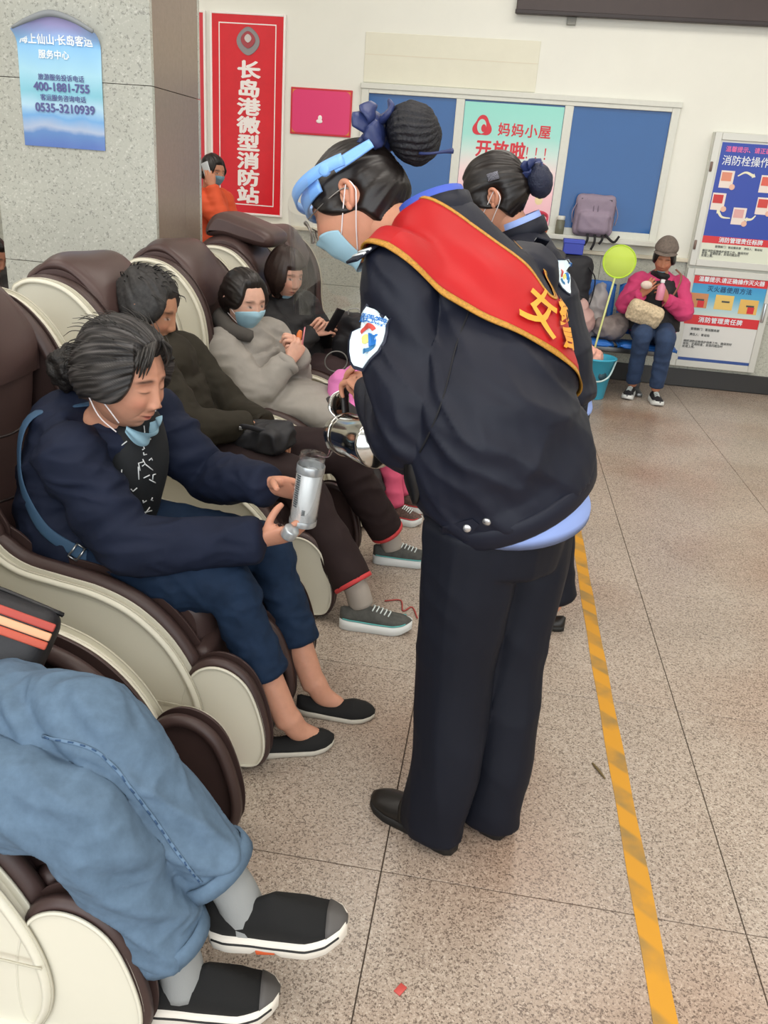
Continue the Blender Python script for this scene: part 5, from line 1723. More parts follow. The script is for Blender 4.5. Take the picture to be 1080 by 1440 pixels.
for k in range(70):
    th = random.uniform(-2.6, 2.6); ph = random.uniform(0.25, 1.5)
    d = A(math.sin(th) * math.sin(ph), math.cos(th) * math.sin(ph), math.cos(ph))
    if d[1] > 0.55 and d[2] < 0.55:
        continue
    b = head_base(d[None, :], 1.06)[0] + d * 0.026
    fl = U(A(0, -0.8, -0.3) - d * (A(0, -0.8, -0.3) @ d))
    j_ = A(*[random.uniform(-1, 1) for _ in range(3)])
    wisps.append(tube([b - d * 0.006, b + fl * 0.025 + d * (0.002 + 0.006 * random.random()) + j_ * 0.003, b + fl * 0.055 + d * (-0.004 + 0.012 * random.random()) + j_ * 0.006], [0.0011, 0.0009, 0.0004], n=4, sub=3))
mk('hair_wisps', *on_head(J, join(*wisps)), grey_hair, hair2, kind='stuff')
# loose strands round the face
lk = []
random.seed(5)
for k in range(34):
    sx_ = random.choice((-1, 1)); t_ = 0.55 * random.random()
    a0 = A(sx_ * (0.01 + 0.065 * t_), 0.082 - 0.045 * t_, 0.112 - 0.045 * t_)
    a1 = a0 + A(sx_ * (0.012 + 0.01 * random.random()), 0.012 * (1 - t_), -0.02 - 0.02 * random.random())
    a2 = a1 + A(sx_ * 0.006 * random.random(), -0.012 * random.random(), -0.03 - 0.03 * random.random() * t_)
    lk.append(tube([a0, a1, a2], [0.0035, 0.003, 0.0008], n=5, sub=5))
mk('loose_strands', *on_head(J, join(*lk)), grey_hair, hair2, kind='stuff')
# mask pulled under the chin
Vm = []; Fm = []
for L_ in (0, 1):
    for i in range(9):
        for j in range(25):
            ta = 2 * j / 24 - 1; tz = i / 8
            ang = math.radians(52 * ta)
            r_ = 0.084 - 0.024 * tz + 0.004 * math.sin(tz * 9 + ta * 4) - 0.0012 * L_
            Vm.append((r_ * math.sin(ang) * 0.92, 0.022 + r_ * math.cos(ang), -0.094 - 0.046 * tz * (1 - 0.5 * ta * ta) + 0.014 * ta * ta))
for L_ in (0, 1):
    for i in range(8):
        for j in range(24):
            a = L_ * 225 + i * 25 + j; f = (a, a + 1, a + 26, a + 25)
            Fm.append(f[::-1] if L_ == 0 else f)
km = mk('face_mask', *on_head(J, (Vm, Fm)), mask_m, P2)
for s in (-1, 1):
    mk('ear_loop', *on_head(J, tube([(s * 0.064, 0.055, -0.078), (s * 0.078, 0.035, -0.05), (s * 0.086, 0.0, -0.02)], [0.0016] * 3, n=6)), loop_m, km)
    mk('ear_loop', *on_head(J, tube([(s * 0.062, 0.050, -0.102), (s * 0.078, 0.012, -0.075), (s * 0.086, -0.020, -0.03)], [0.0016] * 3, n=6)), loop_m, km)

# ------------------------------------------------------------------ person in light jeans, legs crossed, in the nearest chair
jean_lt = mat('light_jeans', '#586c80', 0.85, spec=0.15, bump=(1400, 0.3, 0.0005), var=(32, 0.15))
blk_coat = mat('black_coat', '#1b1b1f', 0.7, var=(8, 0.1), bump=(500, 0.2, 0.0006))
sock_m = mat('grey_sock', '#8b8d8c', 0.9, bump=(600, 0.5, 0.001))
knit_blk = mat('black_mesh_knit', '#111111', 0.9, bump=(1200, 0.6, 0.001))
walk_sole = mat('white_sole', '#d9d2c6', 0.55); sole_ln = mat('black_line', '#161616', 0.6); orange_pad = mat('orange_pad', '#c4572f', 0.55); toe_gum = mat('toe_rubber', '#4d4a48', 0.6)
J = dict(pel=A(-1.14, 1.20, 0.50), waist=A(-1.20, 1.20, 0.64), chest=A(-1.25, 1.20, 0.80), neck=A(-1.27, 1.20, 0.97), head=A(-1.26, 1.20, 1.11), fwd=A(1, 0.1, -0.15), up=A(0.1, 0, 1),
         shL=A(-1.25, 1.375, 0.91), shR=A(-1.25, 1.025, 0.91), elL=A(-1.17, 1.44, 0.65), wrL=A(-0.97, 1.34, 0.60), elR=A(-1.17, 0.98, 0.65), wrR=A(-0.98, 1.10, 0.60),
         hipL=A(-1.11, 1.29, 0.50), hipR=A(-1.11, 1.11, 0.50), knL=A(-0.640, 1.125, 0.580), knR=A(-0.63, 1.02, 0.475), anL=A(-0.365, 1.135, 0.215), anR=A(-0.445, 1.045, 0.115), toeL=A(1, 0.25, 0), toeR=A(1, 0.18, 0))
P3 = thing('person', (-1.1, 1.2, 0), 'person in light blue jeans with legs crossed and black slip-on walking shoes', 'person', 'people in the massage chairs')
hd3 = head_mesh(nt=72, npn=50)
obj('body', body_mesh(J, hd3, {'L': ('relaxed', (0.9, -0.3, -0.1), (0, 0.1, 1)), 'R': ('relaxed', (0.9, 0.3, -0.1), (0, -0.1, 1))}, feet=False), skin_m, P3)
garment('coat', [torso(J, w=(0.20, 0.19, 0.20, 0.175), d=(0.14, 0.14, 0.14, 0.10), hem=0.05, top=0.01), sleeve(J, 'L', (0.08, 0.075, 0.068, 0.05), 0.95), sleeve(J, 'R', (0.08, 0.075, 0.068, 0.05), 0.95)], blk_coat, P3, 0.009, 6, [(0.012, (7, 7, 14), dict(seed=61.0))])
hipp = tube([A(-1.18, 1.2, 0.48), A(-1.10, 1.2, 0.49), A(-1.0, 1.2, 0.50)], [(0.19, 0.11), (0.20, 0.11), (0.17, 0.10)], side=(0, 1, 0), n=24)
upl = tube([J['hipL'], A(-0.95, 1.215, 0.515), A(-0.79, 1.155, 0.545), J['knL'] + A(-0.005, 0, 0.0), A(-0.575, 1.120, 0.505), A(-0.50, 1.120, 0.415), A(-0.405, 1.125, 0.285)], [0.100, 0.092, 0.084, 0.072, 0.074, 0.070, 0.068], n=22, sub=6)
lwl = tube([J['hipR'], A(-0.95, 1.065, 0.49), A(-0.78, 1.03, 0.485), J['knR'], A(-0.565, 1.02, 0.395), A(-0.51, 1.03, 0.28), A(-0.468, 1.04, 0.185)], [0.100, 0.095, 0.084, 0.076, 0.074, 0.070, 0.068], n=22, sub=6)
jn3 = garment('jeans', [hipp, upl, lwl], jean_lt, P3, 0.0055, 4, [(0.020, (5, 6, 15), dict(seed=71.0, axes=[U((1, 0, -0.9)), (0, 1, 0), U((0.8, 0.35, 1))])), (0.008, (9, 11, 34), dict(seed=75.0, axes=[U((1, 0.3, -0.5)), (0, 1, 0), U((0.5, -0.3, 1))]))])
stitch = mat('jean_stitch', '#2f4a6b', 0.8)
for c, ax_, rr_ in ((A(-0.412, 1.125, 0.294), A(0.095, 0.005, -0.13), 0.079), (A(-0.472, 1.039, 0.195), A(0.042, 0.01, -0.095), 0.079)):
    ring_band('hem_fold', c, ax_, rr_, 0.032, jean_lt, P3, th=0.006)
jb3 = BVHTree.FromObject(jn3, bpy.context.evaluated_depsgraph_get())
cam_p = A(0, 0, 1.52)
for path in (((-0.70, 1.07, 0.581), (-0.588, 1.055, 0.575), (-0.507, 1.05, 0.48), (-0.453, 1.055, 0.381), (-0.412, 1.06, 0.315)),):
    sm = []
    for q in catmull(np.array(path), 5):
        p, n = snap(jb3, q, cam_p); sm.append((p + n * 0.0012, n))
    mk('side_seam', *tube([p for p, _ in sm], [(0.0035, 0.0014)] * len(sm), side=[np.cross(sm[min(i + 1, len(sm) - 1)][0] - sm[max(i - 1, 0)][0], n) for i, (p, n) in enumerate(sm)], n=6, sub=2), mat('jean_seam', '#5c748c', 0.85), P3)
    for (p, n), (p2, n2) in zip(sm[:-1:1], sm[1::1]):
        mk('seam_stitch', *tube([p * 0.75 + p2 * 0.25 + n * 0.002, p * 0.35 + p2 * 0.65 + n2 * 0.002], [0.0016, 0.0016], n=5, interp=False), stitch, P3)
for s, hx, fd, pt in (('L', A(-0.418, 1.125, 0.108), A(1, 0.08, 0), 0.08), ('R', A(-0.535, 1.022, 0.0), A(1, 0.20, 0), 0.0)):
    up_ = A(-0.05, -0.10, 1) if s == 'L' else A(0, 0, 1)
    shoe('walker', hx, fd, P3, [knit_blk, walk_sole, sole_ln, orange_pad, toe_gum], L=0.275, pitch=pt, up=up_, wide=1.08)
mk('sock', *tube([A(-0.42, 1.126, 0.30), A(-0.375, 1.13, 0.235), A(-0.345, 1.133, 0.15)], [0.040, 0.042, 0.044], n=18), sock_m, P3)
mk('sock', *tube([A(-0.480, 1.04, 0.22), A(-0.455, 1.045, 0.13), A(-0.445, 1.045, 0.06)], [0.040, 0.042, 0.044], n=18), sock_m, P3)
hcap = lambda D, B: sstep(-0.05, 0.1, D[:, 2] - np.where(D[:, 1] > 0, 0.35 - 0.6 * sstep(0.35, 0.9, np.abs(D[:, 0])), -0.45))
mk('hair', *on_head(J, hair_cap(hcap, 0.015, nt=72, npn=50, seed=4)), hair_m, P3)

# ------------------------------------------------------------------ the other people


def seated(label, J, topm, botm, hair=None, headkw={}, hands={}, group='people in the massage chairs', skin=SKIN, vox=0.009, tw=(0.19, 0.18, 0.185, 0.165), td=(0.14, 0.135, 0.135, 0.10),
           sl_=(0.076, 0.072, 0.066, 0.048), lr=(0.098, 0.090, 0.074, 0.066, 0.062), leglen=0.88, extra=(), folds_top=None, folds_bot=None, topname='jacket', botname='trousers', hem=0.05, feet=False, hl=72, root=None, hipx=0.1):
    P = root or thing('person', (J['pel'][0], J['pel'][1], 0), label, 'person', group)
    kw = dict(nt=96, npn=66, skin=skin); kw.update(headkw)
    h = head_mesh(**kw)
    obj('body', body_mesh(J, h, hands, skin=skin, voxel=max(vox, 0.009), feet=feet), skin_m, P)
    garment(topname, [torso(J, w=tw, d=td, hem=hem, top=0.0), sleeve(J, 'L', sl_, 0.95), sleeve(J, 'R', sl_, 0.95)] + list(extra), topm, P, vox, 6, folds_top or [(0.014, (7, 7, 14), dict(seed=J['pel'][1] * 9)), (0.005, (16, 16, 26), dict(seed=J['pel'][1] * 5))])
    sd = U(J['hipL'] - J['hipR']); f = U(np.cross(sd, (0, 0, 1)))
    f = f if f @ (J['knL'] - J['hipL']) > 0 else -f
    hp = tube([J['pel'] - f * 0.06 - A(0, 0, 0.01), J['pel'] - A(0, 0, 0.01), J['pel'] + f * hipx - A(0, 0, 0.01)], [(tw[0] * 0.93, 0.10), (tw[0] * 0.96, 0.105), (tw[0] * 0.85, 0.095)], side=sd, n=22)
    garment(botname, [hp, leg(J, 'L', lr, leglen), leg(J, 'R', lr, leglen)], botm, P, vox, 5, folds_bot or [(0.010, (8, 8, 14), dict(seed=J['pel'][1] * 3))])
    for s in 'LR':
        d = U(J['wr' + s] - J['el' + s])
        ring_band('cuff', J['wr' + s] - d * 0.025, d, sl_[3] + 0.003, 0.035, topm, P, th=0.01)
    if hair:
        mk('hair', *on_head(J, hair_cap(hair[0], hair[1], kw.get('wide', 1.0), nt=96, npn=66, **(hair[3] if len(hair) > 3 else {}))), hair[2], P)
    return P, h


def hairline(front=0.40, side=0.75, back=-0.5, drop=0.2):
    return lambda D, B: sstep(-0.05, 0.24, D[:, 2] - np.where(D[:, 1] > 0, front + 0.1 * D[:, 1] - side * sstep(0.4, 0.95, np.abs(D[:, 0])), back - drop * sstep(0, 0.7, -D[:, 1])))


# --- grey-haired person with brown trousers and red cuffs
olive = mat('olive_jacket', '#2e2a22', 0.75, spec=0.2, var=(8, 0.12), bump=(500, 0.2, 0.0006))
brown_tr = mat('brown_trousers', '#2b2020', 0.75, spec=0.2, var=(8, 0.12), bump=(700, 0.2, 0.0005))
red_cuff = mat('red_cuff', '#c23a3c', 0.6); sock_grey = mat('pale_sock', '#a39a90', 0.9, bump=(600, 0.5, 0.001))
snk = mat('sneaker_grey', '#4a4a46', 0.8, var=(40, 0.3), bump=(800, 0.4, 0.001)); snk_sole = mat('sneaker_sole', '#d5d7d4', 0.5); lace_m = mat('lace_white', '#d6dedb', 0.7); teal_m = mat('teal_accent', '#5aa7a4', 0.6)
salt = mat('salt_pepper_hair', '#2b2928', 0.55, var=(75, 0.6))
J = dict(pel=A(-1.11, 2.865, 0.50), waist=A(-1.17, 2.86, 0.63), chest=A(-1.215, 2.855, 0.77), neck=A(-1.255, 2.845, 0.905), head=A(-1.255, 2.82, 1.035), hk=1.10, fwd=A(0.94, 0.02, -0.3), up=A(0.3, 0, 0.95),
         shL=A(-1.21, 3.025, 0.845), shR=A(-1.185, 2.685, 0.845), elL=A(-1.02, 3.05, 0.63), wrL=A(-0.84, 2.93, 0.61), elR=A(-1.04, 2.645, 0.665), wrR=A(-0.865, 2.80, 0.645),
         hipL=A(-1.07, 2.95, 0.5), hipR=A(-1.07, 2.78, 0.5), knL=A(-0.555, 3.02, 0.50), knR=A(-0.655, 2.725, 0.47), anL=A(-0.355, 3.14, 0.125), anR=A(-0.395, 2.59, 0.14), toeL=A(1, 0.12, 0), toeR=A(1, 0.08, 0))
P4, h4 = seated('grey-haired person in an olive-black jacket and brown trousers with red cuffs', J, olive, brown_tr, (hairline(0.42, 0.8), 0.018, salt, dict(seed=6, freq=50, streak=0.006, lump=0.008, lumpf=18)), dict(skin='#b58468'),
                {'L': ('relaxed', (0.8, -0.55, -0.2), (0.1, 0, 1)), 'R': ('relaxed', (0.85, 0.45, -0.15), (0.1, 0, 1))}, skin='#b58468', lr=(0.102, 0.096, 0.082, 0.076, 0.072), leglen=0.93)
for s, hx in (('R', A(-0.445, 2.558, 0)), ('L', A(-0.415, 3.125, 0))):
    d = U(J['an' + s] - J['kn' + s]); e = J['kn' + s] + (J['an' + s] - J['kn' + s]) * 0.95
    ring_band('red_trouser_cuff', e - d * 0.004, d, 0.074, 0.016, red_cuff, P4, th=0.01)
    mk('sock', *tube([e - d * 0.03, J['an' + s], J['an' + s] + A(0.02, 0, -0.06)], [0.043, 0.045, 0.046], n=16), sock_grey, P4)
    shoe('sneaker', hx, J['toe' + s], P4, [snk, snk_sole, lace_m, teal_m], L=0.265, wide=1.05)
tuft = []
random.seed(3)
for k in range(60):
    th = random.uniform(-3.1, 3.1); ph = random.uniform(0.05, 1.1)
    d = A(math.sin(th) * math.sin(ph), math.cos(th) * math.sin(ph), math.cos(ph)); b = head_base(d[None, :])[0] + d * 0.017
    fl = U(A(0.1, 0.6, -0.2) - d * (A(0.1, 0.6, -0.2) @ d)); j_ = A(*[random.uniform(-1, 1) for _ in range(3)])
    tuft.append(tube([b - d * 0.006, b + fl * 0.015 + d * 0.010 + j_ * 0.004, b + fl * 0.035 + d * 0.010 + j_ * 0.008], [0.0022, 0.0016, 0.0005], n=4, sub=3))
mk('hair_tufts', *on_head(J, join(*tuft)), salt, P4, kind='stuff')

# --- masked woman in the grey coat
coat_g = mat('grey_coat', '#96918a', 0.85, spec=0.15, var=(9, 0.08), bump=(400, 0.3, 0.0008))
J = dict(pel=A(-1.09, 3.72, 0.49), waist=A(-1.14, 3.71, 0.61), chest=A(-1.17, 3.70, 0.73), neck=A(-1.185, 3.69, 0.845), head=A(-1.165, 3.665, 0.965), hk=1.10, fwd=A(0.80, -0.58, -0.18), up=A(0.12, -0.10, 1),
         shL=A(-1.09, 3.845, 0.785), shR=A(-1.235, 3.545, 0.765), elL=A(-0.97, 3.86, 0.60), wrL=A(-0.915, 3.705, 0.735), elR=A(-1.055, 3.505, 0.575), wrR=A(-0.925, 3.615, 0.725),
         hipL=A(-1.05, 3.80, 0.49), hipR=A(-1.05, 3.64, 0.49), knL=A(-0.64, 3.80, 0.49), knR=A(-0.66, 3.60, 0.48), anL=A(-0.47, 3.80, 0.09), anR=A(-0.47, 3.58, 0.09), toeL=A(1, 0, 0), toeR=A(1, 0, 0))
lap = tube([A(-1.10, 3.70, 0.47), A(-0.95, 3.68, 0.505), A(-0.80, 3.67, 0.50), A(-0.68, 3.66, 0.46)], [(0.20, 0.10), (0.205, 0.105), (0.19, 0.095), (0.16, 0.07)], side=(0, 1, 0), n=26)
P5, h5 = seated('woman in a grey coat with dark hair tied back and a blue face mask', J, coat_g, mat('dark_trousers', '#2c2b2b', 0.8), (hairline(0.52, 0.80), 0.017, hair_m, dict(seed=16, pole=(0, -1, 0.1), freq=40)), dict(skin='#d2a590', wide=1.04),
                {'L': ('fist', (-0.1, -0.55, 0.8), (0.9, 0.2, 0.2)), 'R': ('fist', (0.35, 0.45, 0.8), (0.6, -0.8, 0.1))}, skin='#d2a590', extra=[lap], topname='coat', sl_=(0.085, 0.085, 0.080, 0.055), tw=(0.20, 0.195, 0.195, 0.165))
make_mask(J, P5, h5, mask_m, loopm=loop_m)
mk('hood_collar', *tube([A(-1.10, 3.58, 0.82), A(-1.20, 3.56, 0.85), A(-1.27, 3.66, 0.88), A(-1.24, 3.78, 0.87), A(-1.13, 3.80, 0.83)], [0.028, 0.036, 0.042, 0.036, 0.026], n=14), mat('dark_collar', '#4c4844', 0.9, bump=(300, 0.5, 0.001)), P5)
for s, hx in (('L', A(-0.53, 3.79, 0)), ('R', A(-0.53, 3.58, 0))):
    shoe('flat', hx, J['toe' + s], P5, [flat_blk, flat_sole], L=0.23)

# --- woman in black with bobbed hair, looking at a phone
J = dict(pel=A(-1.09, 4.565, 0.49), waist=A(-1.16, 4.55, 0.62), chest=A(-1.20, 4.54, 0.75), neck=A(-1.215, 4.52, 0.885), head=A(-1.185, 4.475, 1.005), hk=1.08, fwd=A(0.76, -0.62, -0.20), up=A(0.12, -0.10, 1),
         shL=A(-1.13, 4.695, 0.82), shR=A(-1.27, 4.385, 0.79), elL=A(-1.0, 4.70, 0.63), wrL=A(-0.985, 4.545, 0.735), elR=A(-1.12, 4.345, 0.61), wrR=A(-1.0, 4.43, 0.715),
         hipL=A(-1.05, 4.65, 0.49), hipR=A(-1.05, 4.48, 0.49), knL=A(-0.66, 4.66, 0.48), knR=A(-0.66, 4.46, 0.48), anL=A(-0.50, 4.66, 0.09), anR=A(-0.50, 4.46, 0.09), toeL=A(1, 0, 0), toeR=A(1, 0, 0))
bob = lambda D, B: sstep(-0.05, 0.1, D[:, 2] - np.where(D[:, 1] > 0.15, 0.36 + 0.05 * D[:, 1] - 1.5 * sstep(0.55, 0.80, np.abs(D[:, 0])), -0.95))
P6, h6 = seated('short-haired woman in a black jacket looking up from a phone', J, mat('black_jacket', '#1c1b1d', 0.7, var=(8, 0.1)), mat('maroon_trousers', '#3a2a2b', 0.8), (bob, 0.024, mat('brown_hair', '#2c1f1b', 0.45, var=(50, 0.3)), dict(seed=26, pole=(0, 0, 1), freq=44)), dict(skin='#cfa08b', lip='#a3443f'),
                {'L': ('grip', (0.25, -0.85, 0.35), (0.6, 0.1, 0.75)), 'R': ('grip', (0.75, 0.35, 0.25), (0.3, -0.7, 0.6))}, skin='#cfa08b')
make_mask(J, P6, h6, mask_m, zlo=-0.150, zhi=-0.092, loops=False, amax=55, lift=0.002)
for s, hx in (('L', A(-0.56, 4.65, 0)), ('R', A(-0.56, 4.46, 0))):
    shoe('flat', hx, J['toe' + s], P6, [flat_blk, flat_sole], L=0.23)

# --- child in pink, mostly behind the attendant
pink_c = mat('pink_coat', '#d77ab4', 0.8, var=(8, 0.1), bump=(300, 0.3, 0.001)); pink_t = mat('rose_leggings', '#c8506f', 0.8, var=(8, 0.1))
J = dict(pel=A(-0.47, 3.78, 0.40), waist=A(-0.53, 3.79, 0.48), chest=A(-0.625, 3.79, 0.57), neck=A(-0.60, 3.80, 0.67), head=A(-0.575, 3.80, 0.775), hk=0.86, bs=0.6, fwd=A(0.9, -0.3, -0.1), up=A(0, 0, 1), hs=0.7,
         shL=A(-0.56, 3.90, 0.63), shR=A(-0.705, 3.70, 0.63), elL=A(-0.50, 3.93, 0.52), wrL=A(-0.42, 3.85, 0.50), elR=A(-0.695, 3.645, 0.51), wrR=A(-0.585, 3.645, 0.475),
         hipL=A(-0.45, 3.83, 0.38), hipR=A(-0.46, 3.72, 0.38), knL=A(-0.41, 3.80, 0.22), knR=A(-0.42, 3.64, 0.22), anL=A(-0.37, 3.75, 0.07), anR=A(-0.385, 3.58, 0.07), toeL=A(1, -0.1, 0), toeR=A(1, -0.1, 0))
P7, h7 = seated('small child in a pink jacket and rose leggings standing behind the sash-wearing attendant', J, pink_c, pink_t, (hairline(0.35, 0.7), 0.014, hair_m, dict(seed=5)), dict(),
                {'L': ('relaxed', (0.9, -0.3, -0.2), (0, 0, 1)), 'R': ('relaxed', (0.9, 0.3, -0.2), (0, 0, 1))}, group='bystanders', tw=(0.125, 0.12, 0.125, 0.105), td=(0.10, 0.095, 0.095, 0.07), sl_=(0.052, 0.050, 0.046, 0.034), lr=(0.070, 0.062, 0.050, 0.045, 0.042), leglen=0.92, hipx=0.03)
plaid = mat('plaid_shoe', '#5b463f', 0.8, var=(120, 0.6))
for s, hx in (('L', A(-0.405, 3.755, 0)), ('R', A(-0.42, 3.585, 0))):
    shoe('sneaker', hx, J['toe' + s], P7, [plaid, snk_sole, lace_m, red_cuff], L=0.17, wide=0.8)

# --- second attendant, bending beyond the first
J = dict(pel=A(0.215, 2.84, 0.88), waist=A(0.185, 2.845, 1.02), chest=A(0.125, 2.86, 1.17), neck=A(0.03, 2.89, 1.375), head=A(-0.065, 2.90, 1.495), hk=1.06, fwd=A(-0.93, 0.12, -0.34), up=A(-0.34, 0.0, 0.94),
         shL=A(0.085, 2.715, 1.29), shR=A(0.065, 3.06, 1.29), elL=A(0.10, 2.66, 1.01), wrL=A(-0.12, 2.70, 0.95), elR=A(0.06, 3.11, 1.03), wrR=A(-0.13, 3.0, 0.95),
         hipL=A(0.225, 2.75, 0.86), hipR=A(0.225, 2.93, 0.86), knL=A(0.265, 2.75, 0.47), knR=A(0.20, 2.93, 0.47), anL=A(0.325, 2.75, 0.085), anR=A(0.20, 2.93, 0.085), toeL=A(-1, 0.1, 0), toeR=A(-1, 0.1, 0))
P8 = thing('person', (0.3, 2.84, 0), 'attendant in navy uniform without a sash, her netted bun seen behind the first', 'person', 'uniformed attendants')
h8 = head_mesh(nt=96, npn=66, eyes='down')
obj('body', body_mesh(J, h8, {'L': ('relaxed', (-0.95, 0.2, -0.2), (0, -0.3, 1)), 'R': ('relaxed', (-0.95, -0.2, -0.2), (0, 0.3, 1))}, voxel=0.010), skin_m, P8)
jk8 = garment('jacket', [torso(J, w=(0.185, 0.178, 0.175, 0.16), d=(0.140, 0.132, 0.128, 0.10), hem=0.03, top=0.01), sleeve(J, 'L', (0.074, 0.076, 0.072, 0.055), 0.93), sleeve(J, 'R', (0.074, 0.076, 0.072, 0.055), 0.93)], uni, P8, 0.008, 6, [(0.014, (5, 5, 12), dict(seed=81.0))])
mk('shirt', *tube([A(0.225, 2.84, 0.81), A(0.222, 2.84, 0.83), A(0.21, 2.84, 0.92)], [(0.165, 0.132), (0.166, 0.133), (0.15, 0.12)], side=(0, 1, 0), n=30), shirt_m, P8)
tl = [tube([J['hip' + s], J['kn' + s], J['an' + s] * 0.6 + J['kn' + s] * 0.4, J['an' + s] + A(0, 0, 0.045)], [0.100, 0.086, 0.080, 0.080], n=20, sub=6) for s in 'LR']
garment('trousers', [tube([A(0.225, 2.84, 0.76), A(0.22, 2.84, 0.86), A(0.205, 2.84, 0.95)], [(0.160, 0.122), (0.160, 0.124), (0.14, 0.11)], side=(0, 1, 0), n=24)] + tl, uni_tr, P8, 0.008, 5, [(0.008, (5, 5, 10), dict(seed=85.0))])
for s in 'LR':
    shoe('flat', J['an' + s] * A(1, 1, 0) + A(0.055, 0, 0), J['toe' + s], P8, [shoe_blk, sole_blk], L=0.24)
hair8 = mk('hair', *on_head(J, hair_cap(mask_updo, 0.015, 1.0, pole=(0, -0.97, 0.1), freq=34, seed=9.0)), hair_m, P8)
H8 = frame(J['fwd'], J['up']) * 1.06
bme = mesh_data('bun', *ball((0, 0, 0), (0.050, 0.040, 0.052), 40, 28)); bV = me_arrays(bme); set_co(bme, (bV * (1 + 0.08 * vnoise(bV * 60, 2.0))[:, None] + A(0, -0.142, 0.005)) @ H8.T + J['head'])
obj('hair_bun', bme, mat('navy_net', '#1b2138', 0.6, bump=(170, 0.9, 0.004)), hair8)
mk('hair_bow', *on_head(J, xf(join(*bow), frame((0, 0.3, 0.95), (0, -0.95, 0.3)) * 1.05, A(0, -0.115, 0.055))), navy_satin, hair8)
mk('hair_clip', *on_head(J, xf(box((-0.004, -0.018, -0.012), (0.004, 0.018, 0.012), 0.003), None, A(-0.088, -0.02, 0.055))), mat('clip_glitter', '#6f6f78', 0.2, 0.8, bump=(400, 1.0, 0.003)), hair8)
jb8 = BVHTree.FromObject(jk8, bpy.context.evaluated_depsgraph_get())
arm_patch(jb8, (0.183, 2.72, 1.275), (0.0, 0.0, 1.52), P8, w=0.072, h=0.105, upv=(-0.05, 0, 1))
ep, en = snap(jb8, (0.095, 2.75, 1.34), (0.12, 2.45, 1.8)); epd = U(A(0, -1, -0.2) - en * (A(0, -1, -0.2) @ en)); epw = np.cross(en, epd)
eo = mk('epaulette', *xf(box((-0.02, -0.055, 0), (0.02, 0.055, 0.006), 0.002), np.stack([epw, epd, en], 1), ep + en * 0.003), uni, P8)
for k in (0.0, 0.018):
    mk('stripe', *xf(box((-0.02, k, 0.004), (0.02, k + 0.008, 0.0075)), np.stack([epw, epd, en], 1), ep + en * 0.003), MATS['epaulette_white'], eo)
ring_band('collar', A(0.045, 2.89, 1.395), U(A(-0.5, 0, 1)), (0.076, 0.076), 0.05, uni, P8, th=0.006, side=(0, 1, 0))
ring_band('shirt_collar', A(0.035, 2.89, 1.412), U(A(-0.5, 0, 1)), (0.068, 0.068), 0.05, shirt_m, P8, th=0.004, side=(0, 1, 0))
make_mask(J, P8, h8, mask_m, loopm=loop_m)

# --- person in orange on the phone beside the pillar
J = dict(pel=A(-2.36, 6.5, 0.90), waist=A(-2.36, 6.5, 1.03), chest=A(-2.35, 6.5, 1.17), neck=A(-2.34, 6.49, 1.36), head=A(-2.305, 6.465, 1.485), fwd=A(0.85, -0.45, -0.15), up=A(0.1, 0, 1),
         shL=A(-2.29, 6.66, 1.29), shR=A(-2.39, 6.33, 1.29), elL=A(-2.22, 6.68, 1.05), wrL=A(-2.05, 6.6, 1.0), elR=A(-2.19, 6.28, 1.17), wrR=A(-2.265, 6.33, 1.385),
         hipL=A(-2.33, 6.59, 0.88), hipR=A(-2.38, 6.41, 0.88), knL=A(-2.32, 6.59, 0.48), knR=A(-2.37, 6.41, 0.48), anL=A(-2.34, 6.59, 0.08), anR=A(-2.39, 6.41, 0.08), toeL=A(0.9, -0.4, 0), toeR=A(0.9, -0.4, 0))
P9, h9 = seated('person in an orange top standing behind the pillar with a phone at the ear', J, mat('orange_top', '#d8532b', 0.7), mat('dark_slacks', '#26262a', 0.8), (hairline(0.40, 0.75), 0.015, hair_m, dict(seed=8)), dict(skin='#bb8468'),
                {'L': ('relaxed', (0.9, -0.1, -0.3), (0, 0, 1)), 'R': ('grip', (-0.25, 0.25, 0.95), (0.3, -0.95, 0.1))}, skin='#bb8468', group='bystanders', vox=0.012, leglen=0.97, hipx=0.0)
make_mask(J, P9, h9, mat('mask_slate', '#6f93a3', 0.8), loops=False)
for s in 'LR':
    shoe('sneaker', J['an' + s] * A(1, 1, 0) + A(-0.05, 0.02, 0), J['toe' + s], P9, [snk, snk_sole, lace_m, teal_m], L=0.26)
phn = mk('phone', *xf(box((-0.036, -0.004, -0.075), (0.036, 0.004, 0.075), 0.003), frame((0.45, 0.85, 0.1), (-0.3, 0.1, 0.95)), A(-2.315, 6.372, 1.475)), mat('phone_white', '#cfd6da', 0.3))
tag(phn, 'white phone held to the ear of the person in orange', 'phone')

# --- person at the edge behind the pillar, in another massage chair
c = copy_tree(chairs[0]); c.location = (-3.30, 5.02, 0); c['label'] = 'brown and white massage chair beyond the granite pillar at the picture edge'; c['group'] = 'massage chairs in a row'
J = dict(pel=A(-3.30, 5.02, 0.50), waist=A(-3.36, 5.02, 0.61), chest=A(-3.40, 5.02, 0.70), neck=A(-3.36, 5.02, 0.80), head=A(-3.27, 5.0, 0.895), hk=1.05, fwd=A(0.9, -0.1, -0.4), up=A(0.4, 0, 0.9),
         shL=A(-3.36, 5.19, 0.75), shR=A(-3.36, 4.85, 0.75), elL=A(-3.22, 5.22, 0.58), wrL=A(-3.02, 5.12, 0.60), elR=A(-3.22, 4.82, 0.58), wrR=A(-3.02, 4.92, 0.60),
         hipL=A(-3.26, 5.10, 0.5), hipR=A(-3.26, 4.94, 0.5), knL=A(-2.86, 5.12, 0.49), knR=A(-2.86, 4.92, 0.49), anL=A(-2.72, 5.12, 0.09), anR=A(-2.72, 4.92, 0.09), toeL=A(1, 0, 0), toeR=A(1, 0, 0))
